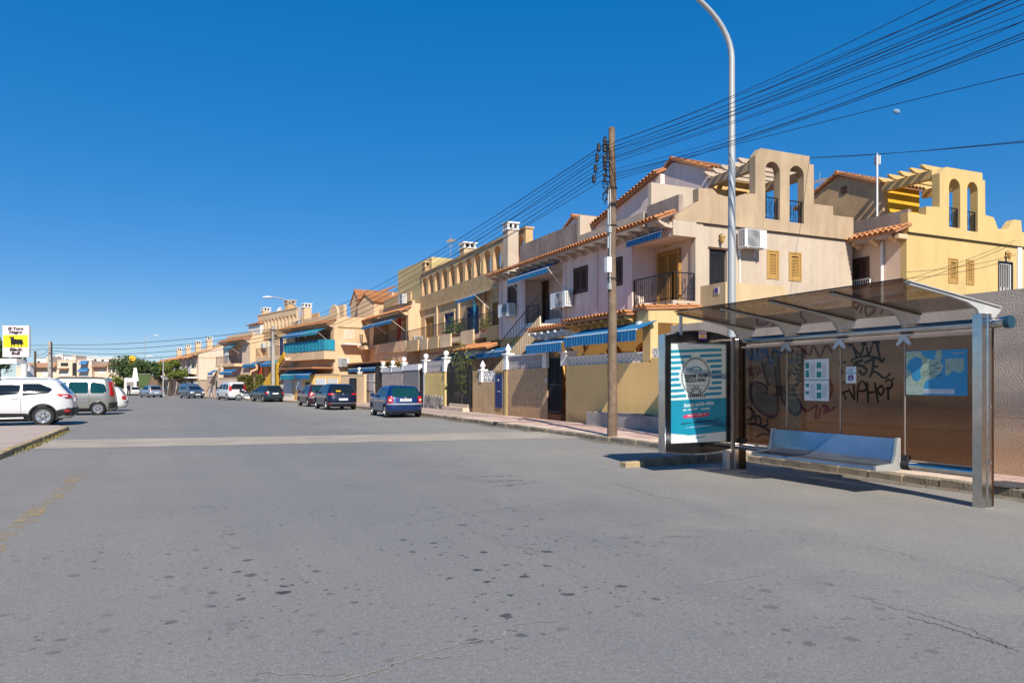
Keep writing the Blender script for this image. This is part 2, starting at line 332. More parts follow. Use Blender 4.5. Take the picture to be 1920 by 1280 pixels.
# tar-dark spots, cracks and pale wear on sun-bleached asphalt
def asphalt():
    m = bpy.data.materials.new('asphalt'); m.use_nodes = True; t = m.node_tree; N = t.nodes; L = t.links
    b = N['Principled BSDF']; b.inputs['Roughness'].default_value = 0.9; b.inputs['Specular IOR Level'].default_value = 0.25
    tc = N.new('ShaderNodeTexCoord'); V = tc.outputs['Object']
    def noise(s, d=5, r=0.6, vec=None):
        n = N.new('ShaderNodeTexNoise'); n.inputs['Scale'].default_value = s; n.inputs['Detail'].default_value = d; n.inputs['Roughness'].default_value = r
        L.new(vec or V, n.inputs['Vector']); return n
    def mp(v, a0, a1, b0, b1):
        n = N.new('ShaderNodeMapRange'); L.new(v, n.inputs[0])
        for i, x in enumerate((a0, a1, b0, b1)): n.inputs[i+1].default_value = x
        return n.outputs[0]
    def mix(f, a, c, mode='MIX'):
        n = N.new('ShaderNodeMix'); n.data_type = 'RGBA'; n.blend_type = mode
        for s, v in ((n.inputs[0], f), (n.inputs[6], a), (n.inputs[7], c)):
            if isinstance(v, (int, float)): s.default_value = v
            elif isinstance(v, tuple): s.default_value = (*v, 1)
            else: L.new(v, s)
        return n.outputs[2]
    def mul(a, c):
        n = N.new('ShaderNodeMath'); n.operation = 'MULTIPLY'
        for s, v in ((n.inputs[0], a), (n.inputs[1], c)):
            if isinstance(v, (int, float)): s.default_value = v
            else: L.new(v, s)
        return n.outputs[0]
    def sub(a, c):
        n = N.new('ShaderNodeMath'); n.operation = 'SUBTRACT'; L.new(a, n.inputs[0]); L.new(c, n.inputs[1]); return n.outputs[0]
    c = mix(mp(noise(0.22, 6).outputs[0], 0.3, 0.7, 0, 1), (0.200, 0.195, 0.190), (0.236, 0.225, 0.211))
    stretch = N.new('ShaderNodeMapping'); stretch.inputs['Scale'].default_value = (1.6, 0.12, 1); L.new(V, stretch.inputs[0])
    c = mix(mp(noise(0.9, 5, 0.6, stretch.outputs[0]).outputs[0], 0.42, 0.75, 0, 0.4), c, (0.172, 0.170, 0.170))
    c = mix(mp(noise(0.55, 8, 0.75).outputs[0], 0.60, 0.74, 0, 0.32), c, (0.262, 0.245, 0.218))
    c = mix(1.0, c, mix(mp(noise(75, 3, 0.7).outputs[0], 0.3, 0.7, 0, 1), (0.66, 0.66, 0.66), (1.32, 1.32, 1.32)), 'MULTIPLY')
    c = mix(1.0, c, mix(mp(noise(24, 4, 0.75).outputs[0], 0.32, 0.68, 0, 1), (0.84, 0.84, 0.84), (1.16, 1.16, 1.16)), 'MULTIPLY')
    c = mix(mp(noise(1.6, 7, 0.7).outputs[0], 0.55, 0.72, 0, 0.35), c, (0.150, 0.150, 0.154))
    # kerb sides stay pale, the driven middle is darker and bluer
    sx = N.new('ShaderNodeSeparateXYZ'); L.new(V, sx.inputs[0])
    wob = N.new('ShaderNodeMath'); wob.operation = 'MULTIPLY_ADD'; L.new(noise(0.35, 5).outputs[0], wob.inputs[0]); wob.inputs[1].default_value = 5.0; L.new(sx.outputs[0], wob.inputs[2])
    c = mix(1.0, c, mix(mp(wob.outputs[0], 6.6, 9.6, 0, 1), (0.93, 0.945, 0.975), (1.17, 1.15, 1.11)), 'MULTIPLY')
    c = mix(1.0, c, mix(mp(wob.outputs[0], 3.6, 1.6, 0, 1), (1.0, 1.0, 1.0), (1.10, 1.07, 1.03)), 'MULTIPLY')
    c = mix(mul(mp(noise(0.9, 8, 0.8).outputs[0], 0.50, 0.66, 0, 0.5), mp(wob.outputs[0], 5.2, 7.5, 0, 1)), c, (0.29, 0.27, 0.235))
    # tar spots, clustered by a slow noise, absent in most places
    wv = N.new('ShaderNodeVectorMath'); wv.operation = 'MULTIPLY_ADD'; L.new(noise(16, 3).outputs['Color'], wv.inputs[0]); wv.inputs[1].default_value = (0.11,)*3; L.new(V, wv.inputs[2])
    dist = N.new('ShaderNodeVectorMath'); dist.operation = 'DISTANCE'; L.new(V, dist.inputs[0]); dist.inputs[1].default_value = (1.5, 5.6, 0)
    region = mp(dist.outputs['Value'], 0.8, 5.2, 1.0, 0.0)
    for sc, th in ((3.4, 0.20), (8.5, 0.20)):
        vo = N.new('ShaderNodeTexVoronoi'); vo.inputs['Scale'].default_value = sc; vo.voronoi_dimensions = '2D'; L.new(wv.outputs[0], vo.inputs['Vector'])
        sp = N.new('ShaderNodeSeparateColor'); L.new(vo.outputs['Color'], sp.inputs[0])
        pick = N.new('ShaderNodeMath'); pick.operation = 'GREATER_THAN'; L.new(sp.outputs[0], pick.inputs[0]); pick.inputs[1].default_value = 0.48
        c = mix(mul(mul(mul(mp(sub(vo.outputs['Distance'], mul(sp.outputs[1], th*0.62)), th*0.12, th*0.26, 1, 0), pick.outputs[0]), mp(noise(0.5, 3).outputs[0], 0.40, 0.55, 0.0, 1)), mul(region, 1.0)), c, (0.050, 0.050, 0.055))
    # hairline cracks
    wv2 = N.new('ShaderNodeVectorMath'); wv2.operation = 'MULTIPLY_ADD'; L.new(noise(1.7, 6).outputs['Color'], wv2.inputs[0]); wv2.inputs[1].default_value = (0.9,)*3; L.new(V, wv2.inputs[2])
    vc = N.new('ShaderNodeTexVoronoi'); vc.feature = 'DISTANCE_TO_EDGE'; vc.inputs['Scale'].default_value = 0.33; vc.voronoi_dimensions = '2D'; L.new(wv2.outputs[0], vc.inputs['Vector'])
    c = mix(mul(mp(vc.outputs['Distance'], 0.002, 0.006, 1, 0), mp(noise(0.4, 3).outputs[0], 0.48, 0.62, 0, 0.6)), c, (0.10, 0.10, 0.10))
    L.new(c, b.inputs['Base Color'])
    bn = N.new('ShaderNodeBump'); bn.inputs['Strength'].default_value = 0.35; bn.inputs['Distance'].default_value = 0.012
    L.new(noise(95, 3, 0.7).outputs[0], bn.inputs['Height']); L.new(bn.outputs[0], b.inputs['Normal']); MATS['asphalt'] = m
asphalt()
def worn_paint(name, col, thr, top=0.8):
    m = bpy.data.materials.new(name); m.use_nodes = True; t = m.node_tree; N = t.nodes; L = t.links
    b = N['Principled BSDF']; b.inputs['Base Color'].default_value = (*col, 1); b.inputs['Roughness'].default_value = 0.9
    tc = N.new('ShaderNodeTexCoord'); n = N.new('ShaderNodeTexNoise'); n.inputs['Scale'].default_value = 3.5; n.inputs['Detail'].default_value = 9; n.inputs['Roughness'].default_value = 0.8
    L.new(tc.outputs['Object'], n.inputs['Vector']); mr = N.new('ShaderNodeMapRange'); L.new(n.outputs[0], mr.inputs[0])
    mr.inputs[1].default_value = thr; mr.inputs[2].default_value = thr+0.16; mr.inputs[3].default_value = 0; mr.inputs[4].default_value = top
    L.new(mr.outputs[0], b.inputs['Alpha']); MATS[name] = m
worn_paint('worn_yellow', (0.40, 0.29, 0.15), 0.45)
worn_paint('gutter_dirt', (0.20, 0.155, 0.11), 0.40, 0.75)
worn_paint('pale_scuff', (0.34, 0.32, 0.29), 0.47, 0.5)
glassmat('shelter_glass', (0.52, 0.46, 0.41), 0.5)
glassmat('roof_glass', (0.62, 0.57, 0.53), 0.6)
glassmat('clear_pane', (0.96, 0.98, 0.98), 0.6)

# ------------------------------------------------------------------ ground, road, pavements
def strip_mesh(line_a, line_b, ys, lift):
    rows = []
    for Y in ys:
        a, b = line_a(Y), line_b(Y); n = 5
        rows.append([(lerp(a, b, k/(n-1)), Y, gz(Y)+lift) for k in range(n)])
    return MB().sheet(rows)
KERB = [(-40, 10.2), (36, 10.2), (47, 10.0), (55, 9.5), (62, 8.8), (68, 7.6), (77, 5.2), (92, 2.6), (106, 1.2), (116, -1.5), (126, -7), (140, -16)]
WALL = [(-40, 11.72), (15.4, 11.72), (15.5, 12.9), (52, 12.9), (57, 11.6), (62, 10.2), (68, 9.0), (77, 6.9), (92, 4.0), (106, 2.5), (116, 0.2), (126, -5), (140, -14)]
def onl(T, Y):
    for (y0, x0), (y1, x1) in zip(T, T[1:]):
        if Y <= y1: return lerp(x0, x1, (Y-y0)/(y1-y0)) if Y >= y0 else x0
    return T[-1][1]
kerb = lambda Y: onl(KERB, Y); wall_line = lambda Y: onl(WALL, Y)
YS = list(range(-40, 12, 4))+[12, 15.4, 15.5]+list(range(17, 142, 3))
g = MB().sheet([[(x, y, gz(y)-0.06 if y < 400 else gz(400)-0.06) for x in (-3000, -600, -120, -40, 0, 40, 120, 600, 3000)] for y in (-600, -40, 33, 100, 200, 400, 1200, 5000)])
tag(g.build('ground', 'earth', fix=False), kind='structure')
tag(strip_mesh(lambda Y: -60, lambda Y: kerb(Y)+0.02, YS, 0.0).build('road', 'asphalt', fix=False), kind='structure')
# right-hand pavement: bed, kerb stones, paving slabs
pv = MB()
pv.sheet([[(kerb(Y)+0.13, Y, gz(Y)+0.105), (wall_line(Y)+3, Y, gz(Y)+0.105)] for Y in YS])
pave = tag(pv.build('pavement', 'pave_bed', fix=False), kind='structure')
def stone(w_, l, h):
    m = MB(); c = 0.018
    for (i0, z) in ((0, 0), (0, h-c), (c, h)):
        m.v += [(i0, i0, z), (w_-i0 if i0 else w_, i0, z), (w_-i0 if i0 else w_, l-i0, z), (i0, l-i0, z)]
    m.f += [(0, 1, 5, 4), (1, 2, 6, 5), (2, 3, 7, 6), (3, 0, 4, 7), (4, 5, 9, 8), (5, 6, 10, 9), (6, 7, 11, 10), (7, 4, 8, 11), (8, 9, 10, 11)]
    return m
km = stone(0.15, 0.585, 0.20).mesh('kerb_stone', 'kerb_stone'); y = 1.0; cnt = 0
while y < 78:
    x = kerb(y); a = math.atan2(kerb(y+0.6)-x, 0.6)
    put('kerb_stone', km, pave, (x+random.uniform(-.012, .012), y, gz(y)-0.082+random.uniform(-.008, .010)), (random.uniform(-.02, .02), random.uniform(-.03, .03), -a+random.uniform(-.015, .015)))
    y += 0.60
far = MB(); y = 78
while y < 138:
    x = kerb(y); x1 = kerb(y+3); far.box(0, .15, 0, 1, 0, .13, lambda u, v, w_: (x+(x1-x)*v+u, y+3*v, gz(y)+w_)); y += 3
far.build('kerb_run', 'kerb_stone', pave)
sm = {}
for nm, mm in (('pave_pink', 'pave_pink'), ('pave_cream', 'pave_cream')):
    s_ = MB(); s_.box(0.006, .394, .006, .394, -0.02, 0.012); sm[nm] = s_.mesh('paving_slab', mm)
cnt = 0
y = 4.2
while y < 27.5:
    x = 10.36; i = 0
    lim = 11.70 if y < 15.2 else 12.86
    while x+0.39 < lim and cnt < 298:
        nm = 'pave_cream' if (i in (0,) or int(y/0.4) % 6 == 0) else 'pave_pink'
        put('paving_slab', sm[nm], pave, (x, y, 0.107+random.uniform(-.002, .003)), (random.uniform(-.004, .004), random.uniform(-.004, .004), 0)); cnt += 1
        x += 0.4; i += 1
    y += 0.4
# kerb end of the stop: a row of stones laid across at the far end of the shelter
tk = stone(0.15, 0.42, 0.26).mesh('kerb_stone', 'kerb_stone'); tk_sunlit = stone(0.17, 0.40, 0.22).mesh('kerb_stone', 'kerb_yellow')
rt = thing('kerb_return', 'short row of kerb stones laid across the road edge below the blue poster panel', 'kerb', (7.3, 10.92, 0))
for k in range(7):
    put('kerb_stone', tk_sunlit if k < 1 else tk, rt, (k*0.42+0.42, random.uniform(-.02, .02), -0.10 if k else -0.12), (0, 0, R(90)+random.uniform(-.03, .03)))  # first stone paler: sun on that end of the row put into its colour
dr = MB(); dr.lathe([(0.0, 0), (0.34, 0), (0.34, 0.010), (0.30, 0.012), (0, 0.012)], 24)
dro = thing('manhole_cover', 'round dark iron manhole cover set in the pavement right of the shelter', 'manhole cover', (*atG(1895, 909, 0.12).xy, 0.121)); dr.build('cover', 'drain_iron', dro)
gr_ = MB()
for k in range(9): gr_.box(-0.28, .28, -0.27+k*.06, -0.24+k*.06, 0.012, 0.018)
gr_.build('grating', 'drain_iron', dro)
# left-hand pavement with kerb
lp = MB()
LP = [(-3.45, -30), (-3.45, 27.2), (-3.7, 28.0), (-4.4, 28.4), (-40, 28.4), (-40, -30)]
lp.prism(LP, -0.05, 0.12, lambda u, v, w_: (u, v, w_))
lpo = tag(lp.build('pavement_left', 'left_pave'), kind='structure')
ky = stone(0.16, 0.78, 0.21).mesh('kerb_stone', 'kerb_yellow')
y = 12.0
while y < 27.0:
    put('kerb_stone', ky, lpo, (-3.47, y, -0.085+random.uniform(-.006, .008)), (0, random.uniform(-.02, .02), random.uniform(-.012, .012))); y += 0.80
wd = MB()
for k in range(420):
    Y = random.triangular(16.5, 27.6, 24) if random.random() < .75 else random.gauss(20.4, 0.25); x = -3.27+abs(random.gauss(0, .06)); h = random.uniform(.02, .09); a = random.uniform(0, 6.28); d = random.uniform(.01, .03)
    wd.add([(x-d*math.cos(a), Y-d*math.sin(a), 0.002), (x+d*math.cos(a), Y+d*math.sin(a), 0.002), (x+random.uniform(-.04, .04), Y+random.uniform(-.04, .04), h)], [(0, 1, 2)])
tag(wd.build('weeds', 'weed', fix=False), 'dry green weeds growing along the foot of the left kerb', 'weeds', kind='stuff')
# pale concrete band across the road, worn yellow line, pale scuffs and cracks
def poly_ground(name, pts, m, lift):
    mb_ = MB(); mb_.add([(x, y, gz(y)+lift) for x, y in pts], [tuple(range(len(pts)))])
    return tag(mb_.build(name, m, fix=False), kind='structure')
def fray(a, b, n, amp):
    return [(lerp(a[0], b[0], k/n)+0, lerp(a[1], b[1], k/n)+random.uniform(-amp, amp)) for k in range(n+1)]
poly_ground('concrete_band', fray((-3.28, 19.8), (10.18, 17.3), 40, .05)+fray((10.18, 20.0), (-3.28, 22.6), 40, .06), 'strip_concrete', 0.004)
def ribbon(pts, wd_, z=0.004):
    m = MB(); n = len(pts)
    for i, p in enumerate(pts):
        a, b = pts[max(i-1, 0)], pts[min(i+1, n-1)]; dx, dy = b[0]-a[0], b[1]-a[1]; l = math.hypot(dx, dy) or 1
        w2 = wd_*random.uniform(.6, 1.3)/2; m.v += [(p[0]-dy/l*w2, p[1]+dx/l*w2, gz(p[1])+z), (p[0]+dy/l*w2, p[1]-dx/l*w2, gz(p[1])+z)]
    m.f += [(2*i, 2*i+1, 2*i+3, 2*i+2) for i in range(n-1)]; return m
def wander(pix, n, amp):
    P = [atG(*p) for p in pix]; out = []
    for a, b in zip(P, P[1:]):
        for k in range(n): out.append((lerp(a.x, b.x, k/n)+random.uniform(-amp, amp), lerp(a.y, b.y, k/n)+random.uniform(-amp, amp)))
    return out+[(P[-1].x, P[-1].y)]
tag(ribbon(wander([(-60, 1080), (0, 1010), (105, 930), (150, 888)], 12, .03), .20).build('yellow_line', 'worn_yellow', fix=False), kind='structure')
mat('crack_filler', (0.31, 0.285, 0.25), 0.95, ns=9, na=0.15); mat('crack_dark', (0.125, 0.122, 0.12), 0.95, ns=6, na=0.12)
for pix, wd_, m in (([(560, 1300), (700, 1258), (740, 1245), (800, 1224), (860, 1206), (935, 1197), (960, 1172), (1050, 1162)], .014, 'crack_filler'),
                   ([(480, 1262), (590, 1265), (660, 1262)], .012, 'crack_filler'),
                   ([(790, 1235), (850, 1232)], .012, 'crack_filler'), ([(1320, 1093), (1380, 1085), (1430, 1078)], .02, 'crack_filler'), ([(1325, 1130), (1345, 1120)], .02, 'crack_filler'),
                   ([(1600, 1115), (1680, 1140), (1760, 1160), (1820, 1180), (1860, 1200), (1910, 1222)], .006, 'crack_dark'),
                   ([(1700, 1155), (1790, 1180), (1830, 1195), (1900, 1215)], .009, 'crack_dark'),
                   ([(1150, 905), (1230, 930), (1290, 938)], .008, 'crack_dark')):
    tag(ribbon(wander(pix, 10, .02), wd_).build('road_crack', m, fix=False), kind='structure')
for pix, wd_ in (([(810, 870), (900, 893), (990, 908)], 1.0), ([(1010, 930), (1150, 965), (1290, 1005)], .5)):
    tag(ribbon(wander(pix, 10, .1), wd_, .003).build('road_scuff', 'pale_scuff', fix=False), kind='structure')
mat('stair_cream', (0.60, 0.45, 0.27), 0.92, ns=0.8, na=0.06, bs=30, bst=0.2, streak=0.3)
mat('porch_yellow_sunlit', (0.68, 0.48, 0.23), 0.92, ns=0.8, na=0.06, bs=30, bst=0.2, streak=0.25)  # copy of the garden yellow, toned down for the sunlit porch parts
mat('pale_yellow', (0.62, 0.48, 0.24), 0.92, ns=0.8, na=0.06, bs=30, bst=0.2, streak=0.25)

gd_ = MB(); gd_.sheet([[(kerb(Y)-.38-.12*math.sin(Y*1.7), Y, gz(Y)+.0025), (kerb(Y)+.01, Y, gz(Y)+.0025)] for Y in [1+.5*k for k in range(140)]])
tag(gd_.build('gutter_dirt', 'gutter_dirt', fix=False), kind='structure')
lt = MB(); rl_ = random.Random(21)
for k in range(260):
    Y = rl_.uniform(4, 40); x = kerb(Y)-abs(rl_.gauss(0, .12)); a = rl_.uniform(0, 3.1); d = rl_.uniform(.008, .03)
    lt.add([(x-d*math.cos(a), Y-d*math.sin(a), .006), (x+d*.4*math.sin(a), Y-d*.4*math.cos(a), .004), (x+d*math.cos(a), Y+d*math.sin(a), .006), (x-d*.4*math.sin(a), Y+d*.4*math.cos(a), .018)], [(0, 1, 2, 3)])
tag(lt.build('gutter_litter', 'weed', fix=False), 'dry leaves and grit gathered in the right-hand gutter', 'litter', kind='stuff')
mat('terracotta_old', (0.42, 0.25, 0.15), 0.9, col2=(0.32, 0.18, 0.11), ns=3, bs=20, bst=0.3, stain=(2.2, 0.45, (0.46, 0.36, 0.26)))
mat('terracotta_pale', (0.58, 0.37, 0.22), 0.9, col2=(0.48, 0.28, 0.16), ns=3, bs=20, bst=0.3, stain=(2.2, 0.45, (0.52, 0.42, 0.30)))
# ------------------------------------------------------------------ concrete boundary wall behind the stop
def wallmat():
    m = mat('boundary_render', (0.60, 0.49, 0.40), 0.95, ns=1.6, na=0.12, bs=38, bst=0.7, streak=0.2, fine=0.06, base_dirt=(0.85, (0.58, 0.35, 0.20)))
    return m
wallmat(); mat('boundary_base', (0.70, 0.42, 0.23), 0.95, ns=2.5, na=0.12, bs=42, bst=0.7, stain=(1.2, 0.4, (0.48, 0.29, 0.17)))
cw = thing('boundary_wall', 'long tall rough-rendered concrete boundary wall behind the bus shelter', 'wall', (11.72, -12, 0))
c_ = MB(); c_.prism([(0, 1.0), (27.4, 1.0), (27.4, 3.05), (0, 2.86)], 0, 0.28, lambda u, v, w_: (w_, u, v)); c_.build('upper_render', 'boundary_render', cw)
c_ = MB(); c_.box(0.0, .28, 0, 27.4, 0.0, 0.997); c_.build('base_render', 'boundary_render', cw)
c_ = MB(); c_.box(.285, 1.4, 27.12, 27.4, 0, 3.0); c_.build('return_wall', 'boundary_render', cw)
# ------------------------------------------------------------------ graffiti on that wall (paint strokes)
def stroke(mb_, pix, wd_, X=11.7190, lift=0.0):
    P = [atX(a, b, X) for a, b in pix]; pts = []
    n = len(P)
    for i in range(n-1):                                   # Catmull-Rom through the given points
        p0, p1, p2, p3 = P[max(i-1, 0)], P[i], P[i+1], P[min(i+2, n-1)]
        for k in range(6):
            t = k/6; pts.append(0.5*((2*p1)+(p2-p0)*t+(2*p0-5*p1+4*p2-p3)*t*t+(3*p1-p0-3*p2+p3)*t**3))
    pts.append(P[-1]); b = len(mb_.v)
    for i, p in enumerate(pts):
        d = pts[min(i+1, len(pts)-1)]-pts[max(i-1, 0)]; l = math.hypot(d.y, d.z) or 1; h = wd_/2*random.uniform(.85, 1.15)
        mb_.v += [(X-lift, p.y-d.z/l*h, p.z+d.y/l*h), (X-lift, p.y+d.z/l*h, p.z-d.y/l*h)]
    mb_.f += [(b+2*i, b+2*i+1, b+2*i+3, b+2*i+2) for i in range(len(pts)-1)]
def Z(ox, oy, k, pts): return [(ox+a/k, oy+b/k) for a, b in pts]
K7 = lambda *p: Z(1380, 640, 10.67, p)     # panels 1-2
K8 = lambda *p: Z(1560, 630, 9.14, p)      # panel 3
gf = thing('graffiti', 'spray-painted graffiti tags across the concrete wall behind the shelter glass', 'graffiti', (0, 0, 0))
# black crown, SZ, HIPHOP
b_ = MB()
for p, s_ in ((K8((360, 170), (430, 370)), .035), (K8((360, 190), (490, 310), (550, 160)), .032), (K8((595, 180), (630, 320), (690, 170)), .032), (K8((770, 120), (840, 430), (900, 370)), .04),
             (K8((690, 110), (820, 100)), .05), (K8((330, 445), (380, 385), (560, 340), (720, 355), (840, 415)), .032), (K8((270, 120), (310, 160), (365, 130)), .04), (K8((500, 130), (600, 130)), .05),
             (K8((530, 405), (375, 480), (520, 510), (600, 590), (530, 655), (465, 580)), .042), (K8((560, 465), (700, 390), (715, 430), (690, 600), (645, 705)), .042), (K8((680, 520), (790, 520)), .035),
             (K8((700, 610), (770, 620), (880, 710), (950, 690), (1000, 630)), .035),
             (K8((170, 970), (290, 930)), .03), (K8((200, 980), (245, 1100)), .03), (K8((280, 900), (370, 1060), (395, 1090)), .032), (K8((370, 830), (390, 1090)), .032),
             (K8((440, 1130), (445, 880), (520, 770), (600, 880), (560, 930), (450, 940)), .035), (K8((600, 780), (625, 1140)), .035), (K8((735, 780), (790, 1140)), .035), (K8((610, 970), (740, 950)), .032),
             (K8((850, 840), (780, 920), (840, 1010), (890, 920), (850, 840)), .035), (K8((960, 860), (965, 1100)), .035), (K8((910, 790), (970, 740), (1030, 800), (1000, 890), (920, 900)), .035),
             (K8((150, 330), (165, 380)), .04), (K8((110, 450), (240, 445)), .025), (K8((150, 560), (185, 650)), .03), (K8((1060, 710), (1035, 760)), .03),
             (K7((120, 1270), (230, 1170)), .04), (K7((1000, 520), (1090, 660), (1040, 690), (1060, 940)), .035), (K7((1150, 480), (1110, 570), (1180, 670), (1190, 520), (1150, 480)), .03), (K7((1300, 480), (1230, 500), (1240, 640), (1310, 590), (1250, 560)), .03),
             (K7((1310, 690), (1200, 740), (1290, 790), (1220, 860)), .03)):
    stroke(b_, p, s_*1.25, lift=0.0009)
K4 = lambda *p: Z(1370, 620, 4.92, p)
for p, s_ in ((K4((160, 640), (105, 690), (190, 720), (200, 800), (150, 825)), .04), (K4((210, 730), (235, 850)), .04), (K4((225, 790), (265, 790), (285, 880)), .035), (K4((300, 880), (340, 860), (335, 810)), .035),
             (K4((110, 860), (220, 860), (330, 905), (395, 975)), .035), (K4((230, 980), (300, 950), (400, 970)), .03), (K4((1010, 300), (1030, 400)), .03), (K4((1015, 480), (1070, 470)), .02)):
    stroke(b_, p, s_*1.6, lift=0.0009)
b_.build('black_tags', 'paint_black', gf, fix=False)
b_ = MB()
for p in (K7((210, 130), (260, 300), (330, 320), (310, 140)), K7((330, 130), (380, 390), (420, 140)), K7((430, 130), (450, 330), (530, 350), (520, 130)), K7((560, 130), (640, 340), (620, 140)), K7((640, 260), (710, 460), (740, 150)),
          K7((720, 330), (760, 190), (900, 270)), K7((1040, 110), (1080, 230)), K7((1080, 400), (1140, 360), (1130, 420))):
    stroke(b_, p, .06, lift=0.0012)
b_.build('blue_tag', 'paint_blue', gf, fix=False)
b_ = MB()
for p in (K7((180, 610), (310, 500)), K7((260, 560), (270, 690)), K7((330, 520), (290, 640), (360, 660)), K7((370, 470), (350, 740)), K7((400, 500), (430, 690)), K7((490, 540), (430, 530), (490, 610), (430, 640)),
          K4((400, 160), (440, 200), (480, 195)), K4((490, 195), (600, 185), (625, 140), (725, 220), (760, 140), (825, 235), (880, 135), (940, 200)), K4((660, 700), (700, 740), (800, 680)), K4((800, 690), (780, 800), (810, 790), (830, 710)), K4((840, 700), (880, 690), (860, 770)), K4((890, 760), (900, 700), (910, 740), (965, 700)),
          K4((920, 450), (935, 550), (900, 640))):
    stroke(b_, p, .045, lift=0.0009)
b_.build('red_tags', 'paint_maroon', gf, fix=False)
b_ = MB(); 
for poly in (K4((185, 490), (240, 478), (300, 520), (340, 580), (440, 570), (430, 760), (390, 790), (310, 760), (210, 660), (180, 560)), K4((290, 300), (440, 220), (470, 560), (350, 490)), K4((440, 540), (480, 490), (590, 500), (570, 560), (640, 680), (600, 770), (540, 740), (480, 680)), K4((620, 160), (680, 200), (640, 480), (600, 500))):
    P = [atX(a, b, 11.715) for a, b in poly]; k = len(b_.v); b_.v += [(11.7194, p.y, p.z) for p in P]; b_.f.append(tuple(range(k, k+len(P))))
b_.build('grey_fill', 'paint_teal', gf, fix=False)
b_ = MB()
for p in (K4((340, 580), (320, 510), (240, 475), (185, 500), (180, 590), (230, 700), (330, 780), (400, 790), (435, 740), (430, 560), (410, 330)), K4((285, 290), (330, 450), (350, 490), (330, 490)), K4((440, 220), (455, 480), (470, 560), (440, 540), (470, 500)), K4((440, 540), (500, 680), (600, 775), (650, 690), (600, 600), (575, 540), (610, 495)), K4((620, 150), (605, 300))):
    stroke(b_, p, .07, lift=0.0006)
b_.build('purple_outline', 'paint_purple', gf, fix=False)

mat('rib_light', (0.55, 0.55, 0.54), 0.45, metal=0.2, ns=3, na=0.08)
mat('cap_blue', (0.03, 0.10, 0.16), 0.35, metal=0.4, ns=3, na=0.1)
# ------------------------------------------------------------------ bus shelter
SX, SY = 9.05, 5.66
sh = thing('bus_shelter', 'steel bus shelter with smoked glass back, tilted glass roof and bench', 'bus shelter', (SX, SY, 0))
LEN = 4.27; JY = [0.0, 1.07, 2.14, 3.20, LEN]
# posts: folded stainless profile with a groove
def post(y0, name, h=2.40):
    m = MB(); m.prism([(-.10, -.06), (-.03, -.06), (-.02, -.045), (.015, -.045), (.025, -.06), (.085, -.06), (.085, .06), (-.10, .06)], -0.02, h, lambda u, v, w_: (u, y0+v, w_))
    o = m.build(name, 'stainless', sh); return o
pr = post(-0.02, 'post')
m = MB(); m.box(.09, .19, -.045, .045, 0, 2.30); m.build('post_side_plate', 'shade_bronze', sh)
m = MB()
for z in (.55, 1.25, 2.2): m.lathe([(0, 0), (.012, 0), (.012, .01), (0, .01)], 8, lambda a, b, c, z=z: (.055+a, -.085-c, z+b))
m.build('bolt', 'steel', pr)
pl = MB(); pl.box(-.09, -.01, LEN-.01, LEN+.09, -.02, 2.36); pl.build('post', 'stainless', sh)
pl = MB(); pl.box(-.005, .17, LEN+.0, LEN+.08, -.02, 2.30); pl.build('post_side_plate', 'shade_bronze', sh)
# beams
m = MB(); m.tube([(0.10, -.25, 2.285), (.10, LEN+.12, 2.285)], .070, 20); bt = m.build('top_beam', 'stainless', sh, smooth=True)
m = MB(); m.tube([(0.10, -.31, 2.285), (.10, -.245, 2.285)], .078, 20); m.build('end_cap', 'cap_blue', bt, smooth=True)
m = MB(); m.tube([(0.06, .06, .41), (.06, LEN, .41)], .062, 18); lb = m.build('lower_beam', 'stainless', sh, smooth=True)
m = MB(); m.tube([(0.06, .98, .41), (.06, 1.10, .41)], .070, 18); m.build('collar', 'plastic_black', lb, smooth=True)
# glass back
for a, b in zip(JY, JY[1:]):
    m = MB(); m.box(.055, .065, a+.012+(0.07 if a == 0 else 0), b-.012, .485, 2.155); m.build('back_pane', 'shelter_glass', sh)
mat('pane_edge', (0.46, 0.36, 0.28), 0.4, ns=4, na=0.1)
for y in JY[1:-1]:
    m = MB(); m.box(.050, .068, y-.010, y+.010, .485, 2.155); m.build('pane_joint', 'pane_edge', sh)
m = MB(); m.box(.05, .07, .05, LEN, 2.158, 2.19); m.build('pane_channel', 'pale_peach', sh)
m = MB(); m.box(.05, .07, .05, LEN, .470, .482); m.build('pane_channel', 'pale_peach', sh)
for y in JY[1:-1]:                                        # star-shaped glass clamps
    m = MB()
    for sgn in (-1, 1):
        m.prism([(0, 2.19), (sgn*.05, 2.19), (sgn*.115, 2.08), (sgn*.10, 2.06), (sgn*.075, 2.065), (0, 2.13)], .022, .047, lambda u, v, w_, y=y: (w_, y+u, v))
    m.box(.0, .10, y-.10, y+.10, 2.19, 2.205); m.build('glass_clamp', 'alu', sh)
for y in (1.07, LEN-.05):
    m = MB(); m.box(.02, .09, y-.06, y+.06, .47, .545); m.build('lower_clamp', 'plastic_black', sh)
